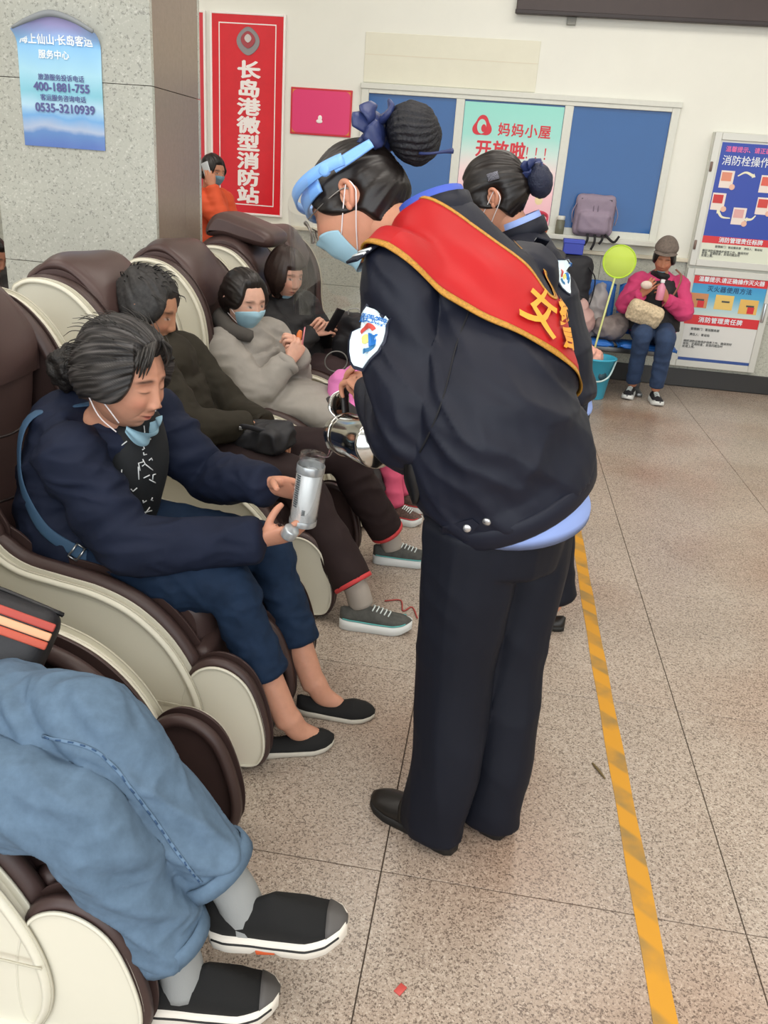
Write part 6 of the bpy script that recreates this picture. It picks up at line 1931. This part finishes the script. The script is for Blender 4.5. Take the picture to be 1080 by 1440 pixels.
P10, h10 = seated('dark-clothed person at the picture edge, half hidden by the granite pillar', J, mat('charcoal_top', '#3a3836', 0.8), mat('dark_slacks2', '#26262a', 0.8), (hairline(0.4, 0.75), 0.015, hair_m, dict(seed=3)), dict(skin='#b07c64'),
                  {'L': ('relaxed', (0.9, -0.3, -0.1), (0, 0, 1)), 'R': ('relaxed', (0.9, 0.3, -0.1), (0, 0, 1))}, skin='#b07c64', group='bystanders', vox=0.012)
for s in 'LR':
    shoe('sneaker', J['an' + s] * A(1, 1, 0) + A(-0.06, 0, 0), J['toe' + s], P10, [snk, snk_sole, lace_m, teal_m], L=0.25)

# --- woman in pink on the blue bench
vest = mat('black_vest', '#1e1c1f', 0.7, var=(10, 0.15)); pinks = mat('pink_sweater', '#c83f70', 0.8, var=(10, 0.1), bump=(300, 0.4, 0.001)); jean_b = mat('blue_jeans', '#2c3e5c', 0.85, var=(14, 0.2))
J = dict(pel=A(1.25, 7.02, 0.53), waist=A(1.245, 7.04, 0.66), chest=A(1.24, 7.045, 0.80), neck=A(1.235, 7.02, 0.975), head=A(1.232, 6.985, 1.095), hk=0.98, fwd=A(-0.18, -0.94, -0.28), up=A(0, -0.25, 0.97),
         shL=A(1.40, 7.05, 0.90), shR=A(1.08, 7.05, 0.90), elL=A(1.455, 6.93, 0.70), wrL=A(1.28, 6.82, 0.80), elR=A(0.985, 6.94, 0.72), wrR=A(1.085, 6.81, 0.83),
         hipL=A(1.33, 6.99, 0.53), hipR=A(1.17, 6.99, 0.53), knL=A(1.305, 6.66, 0.51), knR=A(1.13, 6.70, 0.52), anL=A(1.315, 6.73, 0.095), anR=A(1.145, 6.84, 0.095), toeL=A(0.08, -1, 0), toeR=A(-0.35, -1, 0))
P11, h11 = seated('woman in a pink sweater, black vest and flat cap eating on the blue bench', J, pinks, jean_b, (hairline(0.4, 0.8), 0.017, hair_m, dict(seed=13)), dict(skin='#b97e62', smile=0.8, eyes='down'),
                  {'L': ('grip', (-0.55, -0.35, 0.75), (0.55, -0.8, 0.2)), 'R': ('grip', (0.5, -0.3, 0.8), (-0.3, -0.9, -0.1))}, skin='#b97e62', group='bystanders', topname='sweater', botname='jeans', lr=(0.092, 0.084, 0.070, 0.062, 0.056), leglen=0.92, hem=0.0)
garment('vest', [torso(J, w=(0.215, 0.210, 0.200, 0.150), d=(0.172, 0.168, 0.168, 0.130), hem=-0.03, top=-0.03)], vest, P11, 0.009, 4, [(0.006, (12, 12, 20), dict(seed=3.0))])
sneak_b = mat('black_sneaker', '#1d1c20', 0.8)
for s, hx in (('L', A(1.31, 6.80, 0)), ('R', A(1.165, 6.91, 0))):
    shoe('sneaker', hx, J['toe' + s], P11, [sneak_b, snk_sole, lace_m, snk_sole], L=0.24)
make_mask(J, P11, h11, mask_m, zlo=-0.145, zhi=-0.080, loops=False, amax=60, lift=0.003)
capm = mat('tweed_cap', '#6d625a', 0.9, var=(60, 0.25), bump=(300, 0.5, 0.001))
D, F = head_dirs(48, 34); B = head_base(D)
mk('flat_cap', *on_head(J, ((B * A(1.05, 1.03, 0.95) + D * 0.022 * sstep(0.05, 0.35, D[:, 2])[:, None] + A(0, -0.012, 0.046)) * np.where(D[:, 2:3] < 0.15, A(0.92, 0.92, 1), A(1, 1, 1)) * A(1, 1, 1) + np.where(D[:, 2:3] < 0.10, 1, 0) * A(0, 0, 0.10) * np.clip(0.10 - D[:, 2:3], 0, 0.8), F)), capm, P11)
mk('cap_brim', *on_head(J, tube([(-0.075, 0.045, 0.072), (-0.05, 0.100, 0.074), (0, 0.118, 0.072), (0.05, 0.100, 0.074), (0.075, 0.045, 0.072)], [(0.022, 0.005)] * 5, side=[(0.5, -0.5, 0.2), (0.3, -0.8, 0.2), (0, -1, 0.2), (-0.3, -0.8, 0.2), (-0.5, -0.5, 0.2)], n=10, sub=6)), capm, P11)

# --- bald person beyond the attendants
J = dict(pel=A(0.22, 7.04, 0.55), waist=A(0.22, 7.05, 0.70), chest=A(0.21, 7.05, 0.88), neck=A(0.205, 7.03, 1.11), head=A(0.20, 7.0, 1.235), fwd=A(-0.3, -0.9, -0.35), up=A(0, -0.35, 0.94),
         shL=A(0.40, 7.05, 1.03), shR=A(0.02, 7.05, 1.03), elL=A(0.43, 6.95, 0.78), wrL=A(0.30, 6.80, 0.70), elR=A(-0.02, 6.95, 0.78), wrR=A(0.12, 6.80, 0.70),
         hipL=A(0.31, 7.0, 0.55), hipR=A(0.13, 7.0, 0.55), knL=A(0.32, 6.58, 0.53), knR=A(0.12, 6.58, 0.53), anL=A(0.32, 6.62, 0.095), anR=A(0.12, 6.62, 0.095), toeL=A(0, -1, 0), toeR=A(0, -1, 0))
P12, h12 = seated('bald person seated below the poster, mostly hidden behind the second attendant', J, mat('grey_top', '#4b4a48', 0.8), mat('dark_slacks3', '#2b2b2e', 0.8), None, dict(skin='#b9795a'),
                  {'L': ('relaxed', (-0.3, -0.9, -0.3), (0, -0.3, 1)), 'R': ('relaxed', (0.3, -0.9, -0.3), (0, -0.3, 1))}, skin='#b9795a', group='bystanders', vox=0.012, hem=0.0)
mk('red_headband', *on_head(J, tube([(-0.078, 0.01, 0.075), (-0.06, -0.06, 0.098), (0, -0.085, 0.105), (0.06, -0.06, 0.098), (0.078, 0.01, 0.075)], [(0.016, 0.008)] * 5, side=(0, 0, 1), n=10, sub=5)), mat('red_band', '#c23f55', 0.7), P12)
for s in 'LR':
    shoe('loafer', J['an' + s] * A(1, 1, 0) + A(0, 0.06, 0), J['toe' + s], P12, [shoe_blk, sole_blk], L=0.26)

# ------------------------------------------------------------------ jug, bottle and carried things
chrome = mat('polished_steel', '#c8c6c0', 0.12, 1.0)
clearp = mat('clear_bottle', '#ffffff', 0.03, trans=1.0, ior=1.2, alpha=0.35)
blk_pl = mat('black_plastic', '#17171a', 0.35)
mouth = A(-0.372, 1.935, 0.925); base = A(-0.235, 1.745, 0.965)
ax = U(base - mouth); Lj = np.linalg.norm(base - mouth)
t = thing('steel_jug', tuple(base), 'polished steel jug tilted by the attendant, pouring water into the bottle', 'jug')
V, F = lathe([(0.036, 0.0), (0.034, 0.006), (0.029, 0.022), (0.030, 0.036), (0.044, 0.052), (0.050, 0.062), (0.051, 0.080), (0.055, Lj * 0.62), (0.058, Lj * 0.96), (0.055, Lj), (0.0001, Lj + 0.002)], mouth, ax, 36)
Vn = np.array(V)
low = U(A(-0.3, 0.2, -1) - ax * (A(-0.3, 0.2, -1) @ ax))
for i in range(len(Vn)):
    r = Vn[i] - mouth; h = r @ ax
    if h < 0.03:
        q = max(0, U(r - ax * h) @ low) ** 4
        Vn[i] += (low * 0.014 - ax * 0.020) * q * (1 - h / 0.03)
mk('body', Vn.tolist(), F, chrome, t)
Vi, Fi = lathe([(0.034, 0.001), (0.027, 0.022), (0.028, 0.04), (0.0001, 0.045)], mouth, ax, 30)
mk('inside', Vi, [f[::-1] for f in Fi], mat('jug_inside', '#8c8a84', 0.25, 0.9), t)
mk('rim_ring', *lathe([(0.052, 0.060), (0.0545, 0.062), (0.0545, 0.066), (0.052, 0.068)], mouth, ax, 36), chrome, t)
upj = U(-low); lidc = mouth + upj * 0.035 + ax * 0.004
mk('lid', *tube([lidc, lidc + upj * 0.020 - ax * 0.010, lidc + upj * 0.052 - ax * 0.004, lidc + upj * 0.070 + ax * 0.010], [(0.010, 0.004), (0.026, 0.004), (0.026, 0.004), (0.008, 0.003)], side=np.cross(ax, upj), n=16, sub=5), chrome, t)
mk('hinge', *ball(lidc + upj * 0.002, 0.008, 12, 8), blk_pl, t)
mk('handle', *tube([mouth + upj * 0.045 + ax * 0.045, mouth + upj * 0.10 + ax * 0.03, mouth + upj * 0.120 + ax * 0.09, mouth + upj * 0.095 + ax * 0.18, mouth + upj * 0.055 + ax * (Lj * 0.93)], [(0.010, 0.006)] * 5, side=np.cross(ax, upj), n=12, sub=6), blk_pl, t)
tip = mouth + low * 0.048 - ax * 0.018
w_ = mk('water_stream', *tube([tip, tip + A(-0.012, 0.006, -0.022), A(-0.438, 1.962, 0.845), A(-0.440, 1.962, 0.79)], [(0.006, 0.003), 0.0035, 0.003, 0.003], n=8), clearp)
tag(w_, 'thin stream of water running from the jug into the bottle', 'water')

b0 = A(-0.458, 1.962, 0.648); b1 = A(-0.436, 1.962, 0.850); bx = U(b1 - b0); BL = np.linalg.norm(b1 - b0)
t = thing('drink_bottle', tuple(b0), 'clear silver drinking bottle without its lid in the hands of the woman in navy', 'bottle')
mk('shell', *lathe([(0.0001, 0.0), (0.032, 0.0), (0.0355, 0.004), (0.0365, 0.02), (0.0365, BL - 0.035), (0.0365, BL - 0.028), (0.033, BL - 0.022), (0.033, BL), (0.031, BL), (0.031, BL - 0.022), (0.0345, BL - 0.034), (0.0345, 0.008), (0.0001, 0.006)], b0, bx, 36), clearp, t)
silver = mat('silver_liner', '#b9bdbf', 0.3, 0.55)
mk('silver_liner', *lathe([(0.0001, 0.010), (0.0335, 0.010), (0.0340, 0.016), (0.0340, BL - 0.055), (0.0300, BL - 0.050), (0.0001, BL - 0.05)], b0, bx, 36), mat('white_liner', '#cfd2d2', 0.35, 0.2), t)
mk('shoulder_band', *lathe([(0.0366, BL - 0.052), (0.0374, BL - 0.050), (0.0374, BL - 0.032), (0.0366, BL - 0.030)], b0, bx, 36), silver, t)
mk('thread_ring', *lathe([(0.0332, BL - 0.014), (0.0342, BL - 0.012), (0.0342, BL - 0.010), (0.0332, BL - 0.008)], b0, bx, 36), clearp, t)
mk('base_band', *lathe([(0.0358, 0.001), (0.0372, 0.003), (0.0372, 0.016), (0.0366, 0.018)], b0, bx, 36), silver, t)
ink_b = mat('bottle_ink', '#4b5154', 0.5)
camd = U(A(-0.25, -0.95, 0)); bs = U(np.cross(bx, camd)); bn = np.cross(bs, bx)
for k in range(15):
    a = -0.42 - 0.018 * (k % 2); z0 = 0.060 + 0.0062 * k
    pts = []
    for q in np.linspace(a - 0.16, a + 0.22, 4):
        pts.append(b0 + bx * z0 + (bn * math.cos(q) - bs * math.sin(q)) * -0.0 + (bn * math.cos(q) + bs * math.sin(q)) * 0.0372)
    mk('label_line', *tube(pts, [(0.0021, 0.0005)] * 4, side=bx, n=6, sub=2), ink_b, t)
for k in range(4):
    pts = [b0 + bx * (0.042 + 0.004 * k) + (bn * math.cos(q) + bs * math.sin(q)) * 0.0372 for q in np.linspace(0.25, 0.5, 4)]
    mk('label_mark', *tube(pts, [(0.0012, 0.0005)] * 4, side=bx, n=6, sub=2), ink_b, t)
# lid of the bottle, kept in the near hand
cap_ = thing('bottle_lid', (-0.468, 1.93, 0.632), 'silver bottle lid tucked into the near hand of the woman in navy', 'lid')
mk('cap', *lathe([(0.0001, 0.0), (0.020, 0.0), (0.0215, 0.003), (0.0215, 0.026), (0.019, 0.030), (0.0001, 0.030)], A(-0.486, 1.912, 0.630), (0.5, -0.15, 0.85), 26), silver, cap_)
mk('loop', *tube([A(-0.492, 1.915, 0.650), A(-0.505, 1.908, 0.664), A(-0.520, 1.912, 0.656), A(-0.515, 1.92, 0.642)], [0.0025] * 4, n=8), clearp, cap_)

# black bag with red and orange stripes on the lap in the nearest chair
bagm = mat('black_nylon', '#1c1c20', 0.55, bump=(300, 0.4, 0.001))
t = thing('shoulder_bag', (-0.93, 1.25, 0.60), 'black nylon bag with red and orange stripes on the lap of the person in jeans', 'bag')
Mb = frame((0.35, -0.75, 0.45), (0.30, 0.35, 0.9))
bagb = remesh(box((-0.15, -0.055, -0.115), (0.15, 0.055, 0.115), 0.03), 0.008, 6); v = me_arrays(bagb); set_co(bagb, v @ Mb.T + A(-0.955, 1.245, 0.625)); obj('body', bagb, bagm, t)
for k, (c_, z) in enumerate((('#a8443a', 0.085), ('#d9a27c', 0.066), ('#b3503c', 0.048))):
    mk('stripe', *xf(box((-0.145, 0.050, z - 0.008), (0.151, 0.060, z + 0.008), 0.003), Mb, A(-0.955, 1.245, 0.625)), mat('bag_stripe%d' % k, c_, 0.6), t)
mk('zip', *xf(tube([(-0.145, 0.0, 0.112), (0, 0.0, 0.118), (0.145, 0.0, 0.112), (0.155, 0.0, 0.0)], [0.005] * 4, n=8), Mb, A(-0.955, 1.245, 0.625)), blk_pl, t)

# small black bag on the second lap
t = thing('pouch', (-0.80, 2.80, 0.58), 'small crumpled black pouch on the lap of the grey-haired person', 'bag')
me = remesh(box((-0.10, -0.07, -0.045), (0.10, 0.07, 0.045), 0.03), 0.006, 6)
wrinkle(me, 0.018, (14, 14, 22), seed=4.0); v = me_arrays(me); set_co(me, v @ frame((0.3, 0.9, 0.1), (-0.25, -0.2, 0.95)).T + A(-0.80, 2.775, 0.615)); obj('body', me, bagm, t)
mk('strap', *tube([A(-0.89, 2.74, 0.64), A(-0.86, 2.70, 0.67), A(-0.80, 2.70, 0.665), A(-0.74, 2.72, 0.64)], [(0.010, 0.003)] * 4, side=(0, 0, 1), n=8), bagm, t)
mk('buckle', *box((-0.875, 2.70, 0.655), (-0.862, 2.708, 0.668), 0.002), steel, t)

# pink stick and orange snack in the grey-coated woman's hands
o = mk('pink_stick', *tube([A(-0.885, 3.655, 0.775), A(-0.870, 3.645, 0.875)], [0.004, 0.003], n=8, interp=False), mat('pink_plastic', '#dc8a92', 0.4)); tag(o, 'thin pink stick held upright by the woman in grey', 'stick')
o = mk('orange_snack', *tube([A(-0.905, 3.68, 0.805), A(-0.905, 3.685, 0.83), A(-0.90, 3.685, 0.85)], [0.010, 0.013, 0.008], n=12), mat('orange_food', '#d9793f', 0.5)); tag(o, 'small orange snack in the hands of the woman in grey', 'snack')
o = mk('phone', *xf(box((-0.036, -0.004, -0.072), (0.036, 0.004, 0.072), 0.003), frame((-0.75, 0.5, 0.35), (0.5, 0.0, 0.8)), A(-0.895, 4.445, 0.785)), blk_pl); tag(o, 'black phone in the hands of the short-haired woman in black', 'phone')
# dark backpack and cable on the arm of the fifth chair
t = thing('backpack', (-0.80, 4.50, 0.53), 'black backpack standing on the lap of the short-haired woman in black', 'backpack')
me = remesh(join(box((-0.13, -0.075, -0.15), (0.13, 0.075, 0.12), 0.05), box((-0.09, -0.11, -0.13), (0.09, 0.0, 0.0), 0.03)), 0.009, 6); wrinkle(me, 0.008, (10, 10, 16), seed=7.0)
v = me_arrays(me); set_co(me, v @ frame((0.5, 0.8, 0.0), (0, 0, 1)).T + A(-0.79, 4.53, 0.70)); obj('body', me, bagm, t)
mk('grab_loop', *tube([A(-0.83, 4.50, 0.815), A(-0.825, 4.49, 0.845), A(-0.78, 4.51, 0.85), A(-0.76, 4.52, 0.815)], [(0.009, 0.003)] * 4, side=(0, 1, 0), n=8), mat('grey_web', '#8f8f8d', 0.6), t)
o = mk('cable', *tube([A(-0.84 + 0.055 * math.cos(a), 4.26 + 0.03 * math.cos(a), 0.60 + 0.055 * math.sin(a)) for a in np.linspace(0.3, 6.9, 15)], [0.0035] * 15, n=8, sub=3), mat('grey_cable', '#6f6f6c', 0.5)); tag(o, 'grey cable looped in front of the black backpack', 'cable')

# ------------------------------------------------------------------ bench along the back wall
bblue = mat('bench_blue', '#1f63b4', 0.4, var=(5, 0.06)); bsteel = mat('bench_steel', '#77797a', 0.35, 0.8)
t = thing('bench', (0.8, 7.1, 0), 'steel-framed waiting bench with blue plastic seats below the window', 'bench')
for k in range(4):
    x = -0.53 + 0.50 * k
    seat = cushion([(6.80, 0.415), (6.83, 0.43), (6.98, 0.425), (7.16, 0.41), (7.20, 0.40), (7.16, 0.385), (6.98, 0.395), (6.83, 0.39), (6.79, 0.40)], x, x + 0.47, 0.004)
    s_ = mk('seat', [(v[1], v[0], v[2]) for v in seat[0]], [f[::-1] for f in seat[1]], bblue, t)
    bk_ = cushion([(7.19, 0.48), (7.215, 0.47), (7.26, 0.62), (7.315, 0.80), (7.315, 0.84), (7.29, 0.845), (7.235, 0.66)], x, x + 0.47, 0.004)
    mk('backrest', [(v[1], v[0], v[2]) for v in bk_[0]], [f[::-1] for f in bk_[1]], bblue, t)
    mk('bracket', *tube([(x + 0.235, 7.05, 0.35), (x + 0.235, 7.20, 0.36), (x + 0.235, 7.25, 0.50), (x + 0.235, 7.30, 0.70)], [(0.02, 0.008)] * 4, side=(1, 0, 0), n=8), bsteel, t)
mk('beam', *box((-0.60, 7.02, 0.315), (1.44, 7.08, 0.365), 0.008), bsteel, t)
for x in (-0.4, 1.22):
    mk('leg', *join(box((x - 0.02, 7.03, 0.03), (x + 0.02, 7.07, 0.32), 0.006), box((x - 0.025, 6.84, 0.0), (x + 0.025, 7.28, 0.035), 0.01)), bsteel, t)
for x in (-0.56,):
    mk('armrest', *tube([(x, 7.06, 0.36), (x, 6.84, 0.45), (x, 6.84, 0.60), (x, 7.15, 0.61)], [0.014] * 4, n=10), bsteel, t)

# bucket, net and cloths
pb = mat('bucket_blue', '#3fa6c4', 0.4)
t = thing('bucket', (0.80, 6.68, 0), 'turquoise plastic bucket with a pale handle on the floor by the bench', 'bucket')
mk('shell', *lathe([(0.0001, 0.004), (0.105, 0.0), (0.110, 0.006), (0.150, 0.315), (0.165, 0.318), (0.167, 0.330), (0.160, 0.334), (0.145, 0.325), (0.106, 0.012), (0.0001, 0.010)], (0.80, 6.68, 0), (0, 0, 1), 36), pb, t)
mk('handle', *tube([A(0.80 - 0.160, 6.66, 0.315), A(0.70, 6.535, 0.22), A(0.80, 6.50, 0.165), A(0.90, 6.535, 0.20), A(0.80 + 0.160, 6.66, 0.315)], [0.007] * 5, n=8, sub=6), mat('pale_handle', '#b9d0cf', 0.5), t)
mk('sticker', *xf(lathe([(0.0001, 0.002), (0.035, 0.002), (0.035, 0)], (0, 0, 0), (0, 0, 1), 20), frame((0, 0.1, 1), (0.35, -0.93, 0.1)), A(0.858, 6.556, 0.20)), mat('sticker_dark', '#2c4a54', 0.5), t)
me = remesh(join(ball((0.72, 6.62, 0.36), (0.07, 0.06, 0.06)), ball((0.76, 6.64, 0.33), (0.08, 0.06, 0.06)), ball((0.70, 6.64, 0.41), (0.035, 0.04, 0.035))), 0.008, 2); wrinkle(me, 0.03, (16, 16, 16), seed=2.0)
tag(obj('pink_cloth', me, mat('peach_cloth', '#e0a897', 0.8, var=(20, 0.15))), 'crumpled peach cloth lying in the turquoise bucket', 'cloth')
t = thing('fishing_net', (0.745, 6.62, 0.10), 'round lime green hand net on a pale pole standing in the bucket', 'net')
hc = A(0.862, 6.755, 1.06); hb_ = A(0.735, 6.62, 0.10); hdir = U(hc - hb_)
mk('pole', *tube([hb_, hc - hdir * 0.125], [0.008, 0.008], n=10, interp=False), mat('net_pole', '#c9cf8a', 0.4), t)
hs_ = U(A(1, -0.1, 0) - hdir * (A(1, -0.1, 0) @ hdir)); hn = np.cross(hs_, hdir)
lime = mat('lime_net', '#b6d83a', 0.6)
mk('hoop', *tube([hc + (hs_ * math.cos(a) + hdir * math.sin(a)) * 0.122 for a in np.linspace(0, 2 * math.pi, 33)], [0.006] * 33, n=8, interp=False, cap=False), lime, t)
V = []; F = []
for i in range(9):
    for j in range(28):
        r = 0.12 * i / 8; a = 2 * math.pi * j / 28
        V.append(tuple(hc + (hs_ * math.cos(a) + hdir * math.sin(a)) * r + hn * 0.035 * (1 - (i / 8) ** 2)))
for i in range(8):
    for j in range(28):
        k = (j + 1) % 28; F.append((i * 28 + j, i * 28 + k, (i + 1) * 28 + k, (i + 1) * 28 + j))
mk('netting', V, F, mat('lime_mesh', '#c3dc4c', 0.7, alpha=0.85, bump=(500, 0.6, 0.001)), t)

# bags on the bench
grey_bag = mat('grey_plastic', '#8d8783', 0.45, var=(12, 0.15)); translucent = mat('plastic_film', '#b5afab', 0.35, alpha=0.65)


def lump(name, label, cat, parts, m, seed, amp=0.03, vox=0.010):
    me = remesh(join(*parts), vox, 5); wrinkle(me, amp, (11, 11, 11), seed=seed)
    o = obj(name, me, m); tag(o, label, cat); return o


lump('cloth_bag', 'grey-mauve cloth bag slumped on the blue bench beside the woman in pink', 'bag', [ball((0.90, 6.99, 0.52), (0.14, 0.12, 0.085)), ball((0.98, 7.02, 0.56), (0.08, 0.09, 0.07))], mat('mauve_cloth', '#857a76', 0.8, var=(15, 0.2)), 3.0)
lump('plastic_bag', 'translucent grey plastic bag standing on the bench beside the cloth bag', 'bag', [tube([(0.76, 7.08, 0.45), (0.76, 7.08, 0.60), (0.79, 7.09, 0.74), (0.80, 7.1, 0.84)], [0.09, 0.10, 0.07, 0.03], n=14)], translucent, 9.0)
lump('pink_bag', 'crumpled pinkish plastic bag on the bench by the second attendant', 'bag', [ball((0.67, 6.93, 0.55), (0.09, 0.09, 0.12)), ball((0.65, 6.93, 0.64), (0.05, 0.05, 0.09))], mat('pink_film', '#b9968f', 0.5), 12.0)
t = thing('backpack', (0.55, 7.05, 0.44), 'large black backpack standing on the bench under a blue box', 'backpack')
me = remesh(join(box((-0.17, -0.11, 0), (0.17, 0.11, 0.62), 0.07), box((-0.13, -0.17, 0.05), (0.13, -0.05, 0.32), 0.05)), 0.012, 6); wrinkle(me, 0.012, (9, 9, 14), seed=17.0)
v = me_arrays(me); set_co(me, v + A(0.53, 7.08, 0.44)); obj('body', me, mat('black_pack', '#26262a', 0.7), t)
mk('strap', *tube([A(0.66, 6.98, 0.98), A(0.72, 6.95, 0.90), A(0.72, 6.96, 0.75), A(0.69, 6.98, 0.62)], [(0.016, 0.005)] * 4, side=(0, 1, 0), n=8), mat('black_web', '#1a1a1d', 0.7), t)
o = mk('box', *box((0.44, 7.03, 1.066), (0.60, 7.16, 1.175), 0.006), mat('royal_box', '#2f3fa6', 0.45), smooth=False); tag(o, 'small royal blue box on top of the black backpack', 'box')
mk('lid', *box((0.436, 7.026, 1.150), (0.604, 7.164, 1.182), 0.004), mat('royal_lid', '#3a4bb4', 0.45), o, smooth=False)
# lilac backpack on the window sill
lil = mat('lilac_nylon', '#8f8191', 0.75, var=(10, 0.08), bump=(300, 0.3, 0.001))
t = thing('backpack', (0.67, 7.40, 1.196), 'lilac-grey backpack leaning against the blue window pane', 'backpack')
me = remesh(join(box((-0.165, -0.055, 0), (0.165, 0.05, 0.33), 0.045), box((-0.13, -0.09, 0.02), (0.13, 0.0, 0.20), 0.035)), 0.009, 5); wrinkle(me, 0.006, (9, 9, 14), seed=27.0)
v = me_arrays(me); set_co(me, v @ frame((0, 1, 0.02), (0.0, 0.12, 1)).T + A(0.675, 7.405, 1.20)); obj('body', me, lil, t)
for s in (-1, 1):
    mk('side_strap', *tube([A(0.675 + s * 0.16, 7.37, 1.45), A(0.675 + s * 0.185, 7.35, 1.38), A(0.675 + s * 0.175, 7.36, 1.30)], [(0.012, 0.004)] * 3, side=(0, 1, 0), n=8), lil, t)
    mk('clip', *box((0.675 + s * 0.10 - 0.025, 7.345, 1.475), (0.675 + s * 0.10 + 0.025, 7.36, 1.495), 0.003), blk_pl, t)
    mk('seam_strap', *tube([A(0.675 + s * 0.018, 7.325, 1.23), A(0.675 + s * 0.018, 7.335, 1.40), A(0.675 + s * 0.02, 7.37, 1.52)], [(0.004, 0.003)] * 3, side=(1, 0, 0), n=6), mat('lilac_dark', '#6f6372', 0.8), t)
for x, l in ((0.64, 0.10), (0.70, 0.13), (0.76, 0.08)):
    mk('hanging_strap', *tube([A(x, 7.345, 1.225), A(x + 0.005, 7.335, 1.225 - l * 0.5), A(x - 0.015, 7.34, 1.225 - l)], [(0.010, 0.003)] * 3, side=(1, 0, 0), n=8), MATS['black_web'], t)
mk('hanging_strap', *tube([A(0.78, 7.345, 1.225), A(0.86, 7.335, 1.17), A(0.90, 7.34, 1.22)], [(0.010, 0.003)] * 3, side=(0, 0, 1), n=8), MATS['black_web'], t)
# jar on the sill
t = thing('glass_jar', (0.41, 7.435, 1.196), 'glass jar with a pale lid on the window sill', 'jar')
mk('glass', *lathe([(0.0001, 0.0), (0.034, 0.0), (0.037, 0.006), (0.037, 0.105), (0.030, 0.115), (0.030, 0.12)], (0.41, 7.435, 1.196), (0, 0, 1), 24), mat('jar_glass', '#9a9a86', 0.08, trans=0.5, ior=1.3), t)
mk('contents', *lathe([(0.0001, 0.004), (0.033, 0.004), (0.033, 0.045), (0.0001, 0.046)], (0.41, 7.435, 1.196), (0, 0, 1), 20), mat('jar_tea', '#5f4a35', 0.5), t)
mk('lid', *lathe([(0.033, 0.115), (0.034, 0.118), (0.034, 0.142), (0.030, 0.147), (0.0001, 0.147)], (0.41, 7.435, 1.196), (0, 0, 1), 24), mat('jar_lid', '#d6d6cc', 0.4), t)

# what the woman in pink holds
fl = mat('floral_fabric', '#c9b798', 0.85, var=(60, 0.35), bump=(120, 0.5, 0.003))
t = thing('handbag', (1.13, 6.80, 0.60), 'beige floral quilted handbag on the lap of the woman in pink', 'handbag')
me = remesh(box((-0.14, -0.06, -0.085), (0.14, 0.06, 0.085), 0.045), 0.008, 5); wrinkle(me, 0.008, (22, 22, 22), seed=33.0)
v = me_arrays(me); set_co(me, v @ frame((0.1, 0.9, 0.3), (0.25, -0.25, 0.93)).T + A(1.125, 6.765, 0.685)); obj('body', me, fl, t)
mk('strap', *tube([A(1.25, 6.79, 0.75), A(1.34, 6.86, 0.85), A(1.38, 6.93, 0.97), A(1.34, 7.0, 1.02)], [(0.010, 0.004)] * 4, side=(0.5, 0.5, 0.3), n=8), mat('tan_strap', '#8a5a48', 0.6), t)
t = thing('drink_bottle', (1.215, 6.78, 0.83), 'small pink bottle with a white cap held by the woman in pink', 'bottle')
mk('body', *lathe([(0.0001, 0), (0.028, 0), (0.031, 0.006), (0.031, 0.10), (0.013, 0.125), (0.013, 0.135)], (1.215, 6.775, 0.80), (0.0, -0.1, 1), 22), mat('pink_drink', '#d98ba3', 0.25), t)
mk('cap', *lathe([(0.016, 0.133), (0.016, 0.155), (0.0001, 0.157)], (1.215, 6.775, 0.80), (0.0, -0.1, 1), 18), mat('white_cap', '#e2e4e4', 0.4), t)
o = mk('bun', *ball((1.095, 6.745, 0.905), (0.045, 0.03, 0.032), 20, 12), mat('pale_bread', '#dcc8bb', 0.7)); tag(o, 'pale steamed bun in the hand of the woman in pink', 'bread')

# litter on the floor
o = mk('red_packet', *xf(box((-0.05, -0.07, 0.0), (0.05, 0.07, 0.008), 0.003), frame((0.3, 1, 0), (0, 0, 1)), A(-0.615, 1.665, 0.0)), mat('packet_red', '#b3232b', 0.3)); tag(o, 'shiny red packet lying under the edge of a massage chair', 'packet')
o = mk('red_string', *tube([A(-0.31, 2.78, 0.003), A(-0.25, 2.80, 0.004), A(-0.23, 2.72, 0.003), A(-0.20, 2.76, 0.003), A(-0.17, 2.68, 0.003)], [0.003] * 5, n=6, sub=5), mat('string_red', '#a8443f', 0.7)); tag(o, 'thin red string lying on the floor between the sneakers and the attendant', 'string')
o = mk('sweet_wrapper', *xf(box((-0.008, -0.012, 0.0), (0.008, 0.012, 0.004), 0.001), frame((0.6, 1, 0), (0, 0, 1)), A(-0.035, 1.165, 0.0)), mat('wrapper', '#b84a44', 0.4)); tag(o, 'tiny red sweet wrapper on the floor near the bottom picture edge', 'wrapper')
o = mk('twig', *tube([A(0.42, 1.98, 0.003), A(0.435, 1.95, 0.004), A(0.45, 1.92, 0.003)], [0.003, 0.004, 0.002], n=6), mat('twig_brown', '#6b5a3a', 0.8)); tag(o, 'short brown twig on the floor beside the yellow tape', 'twig')
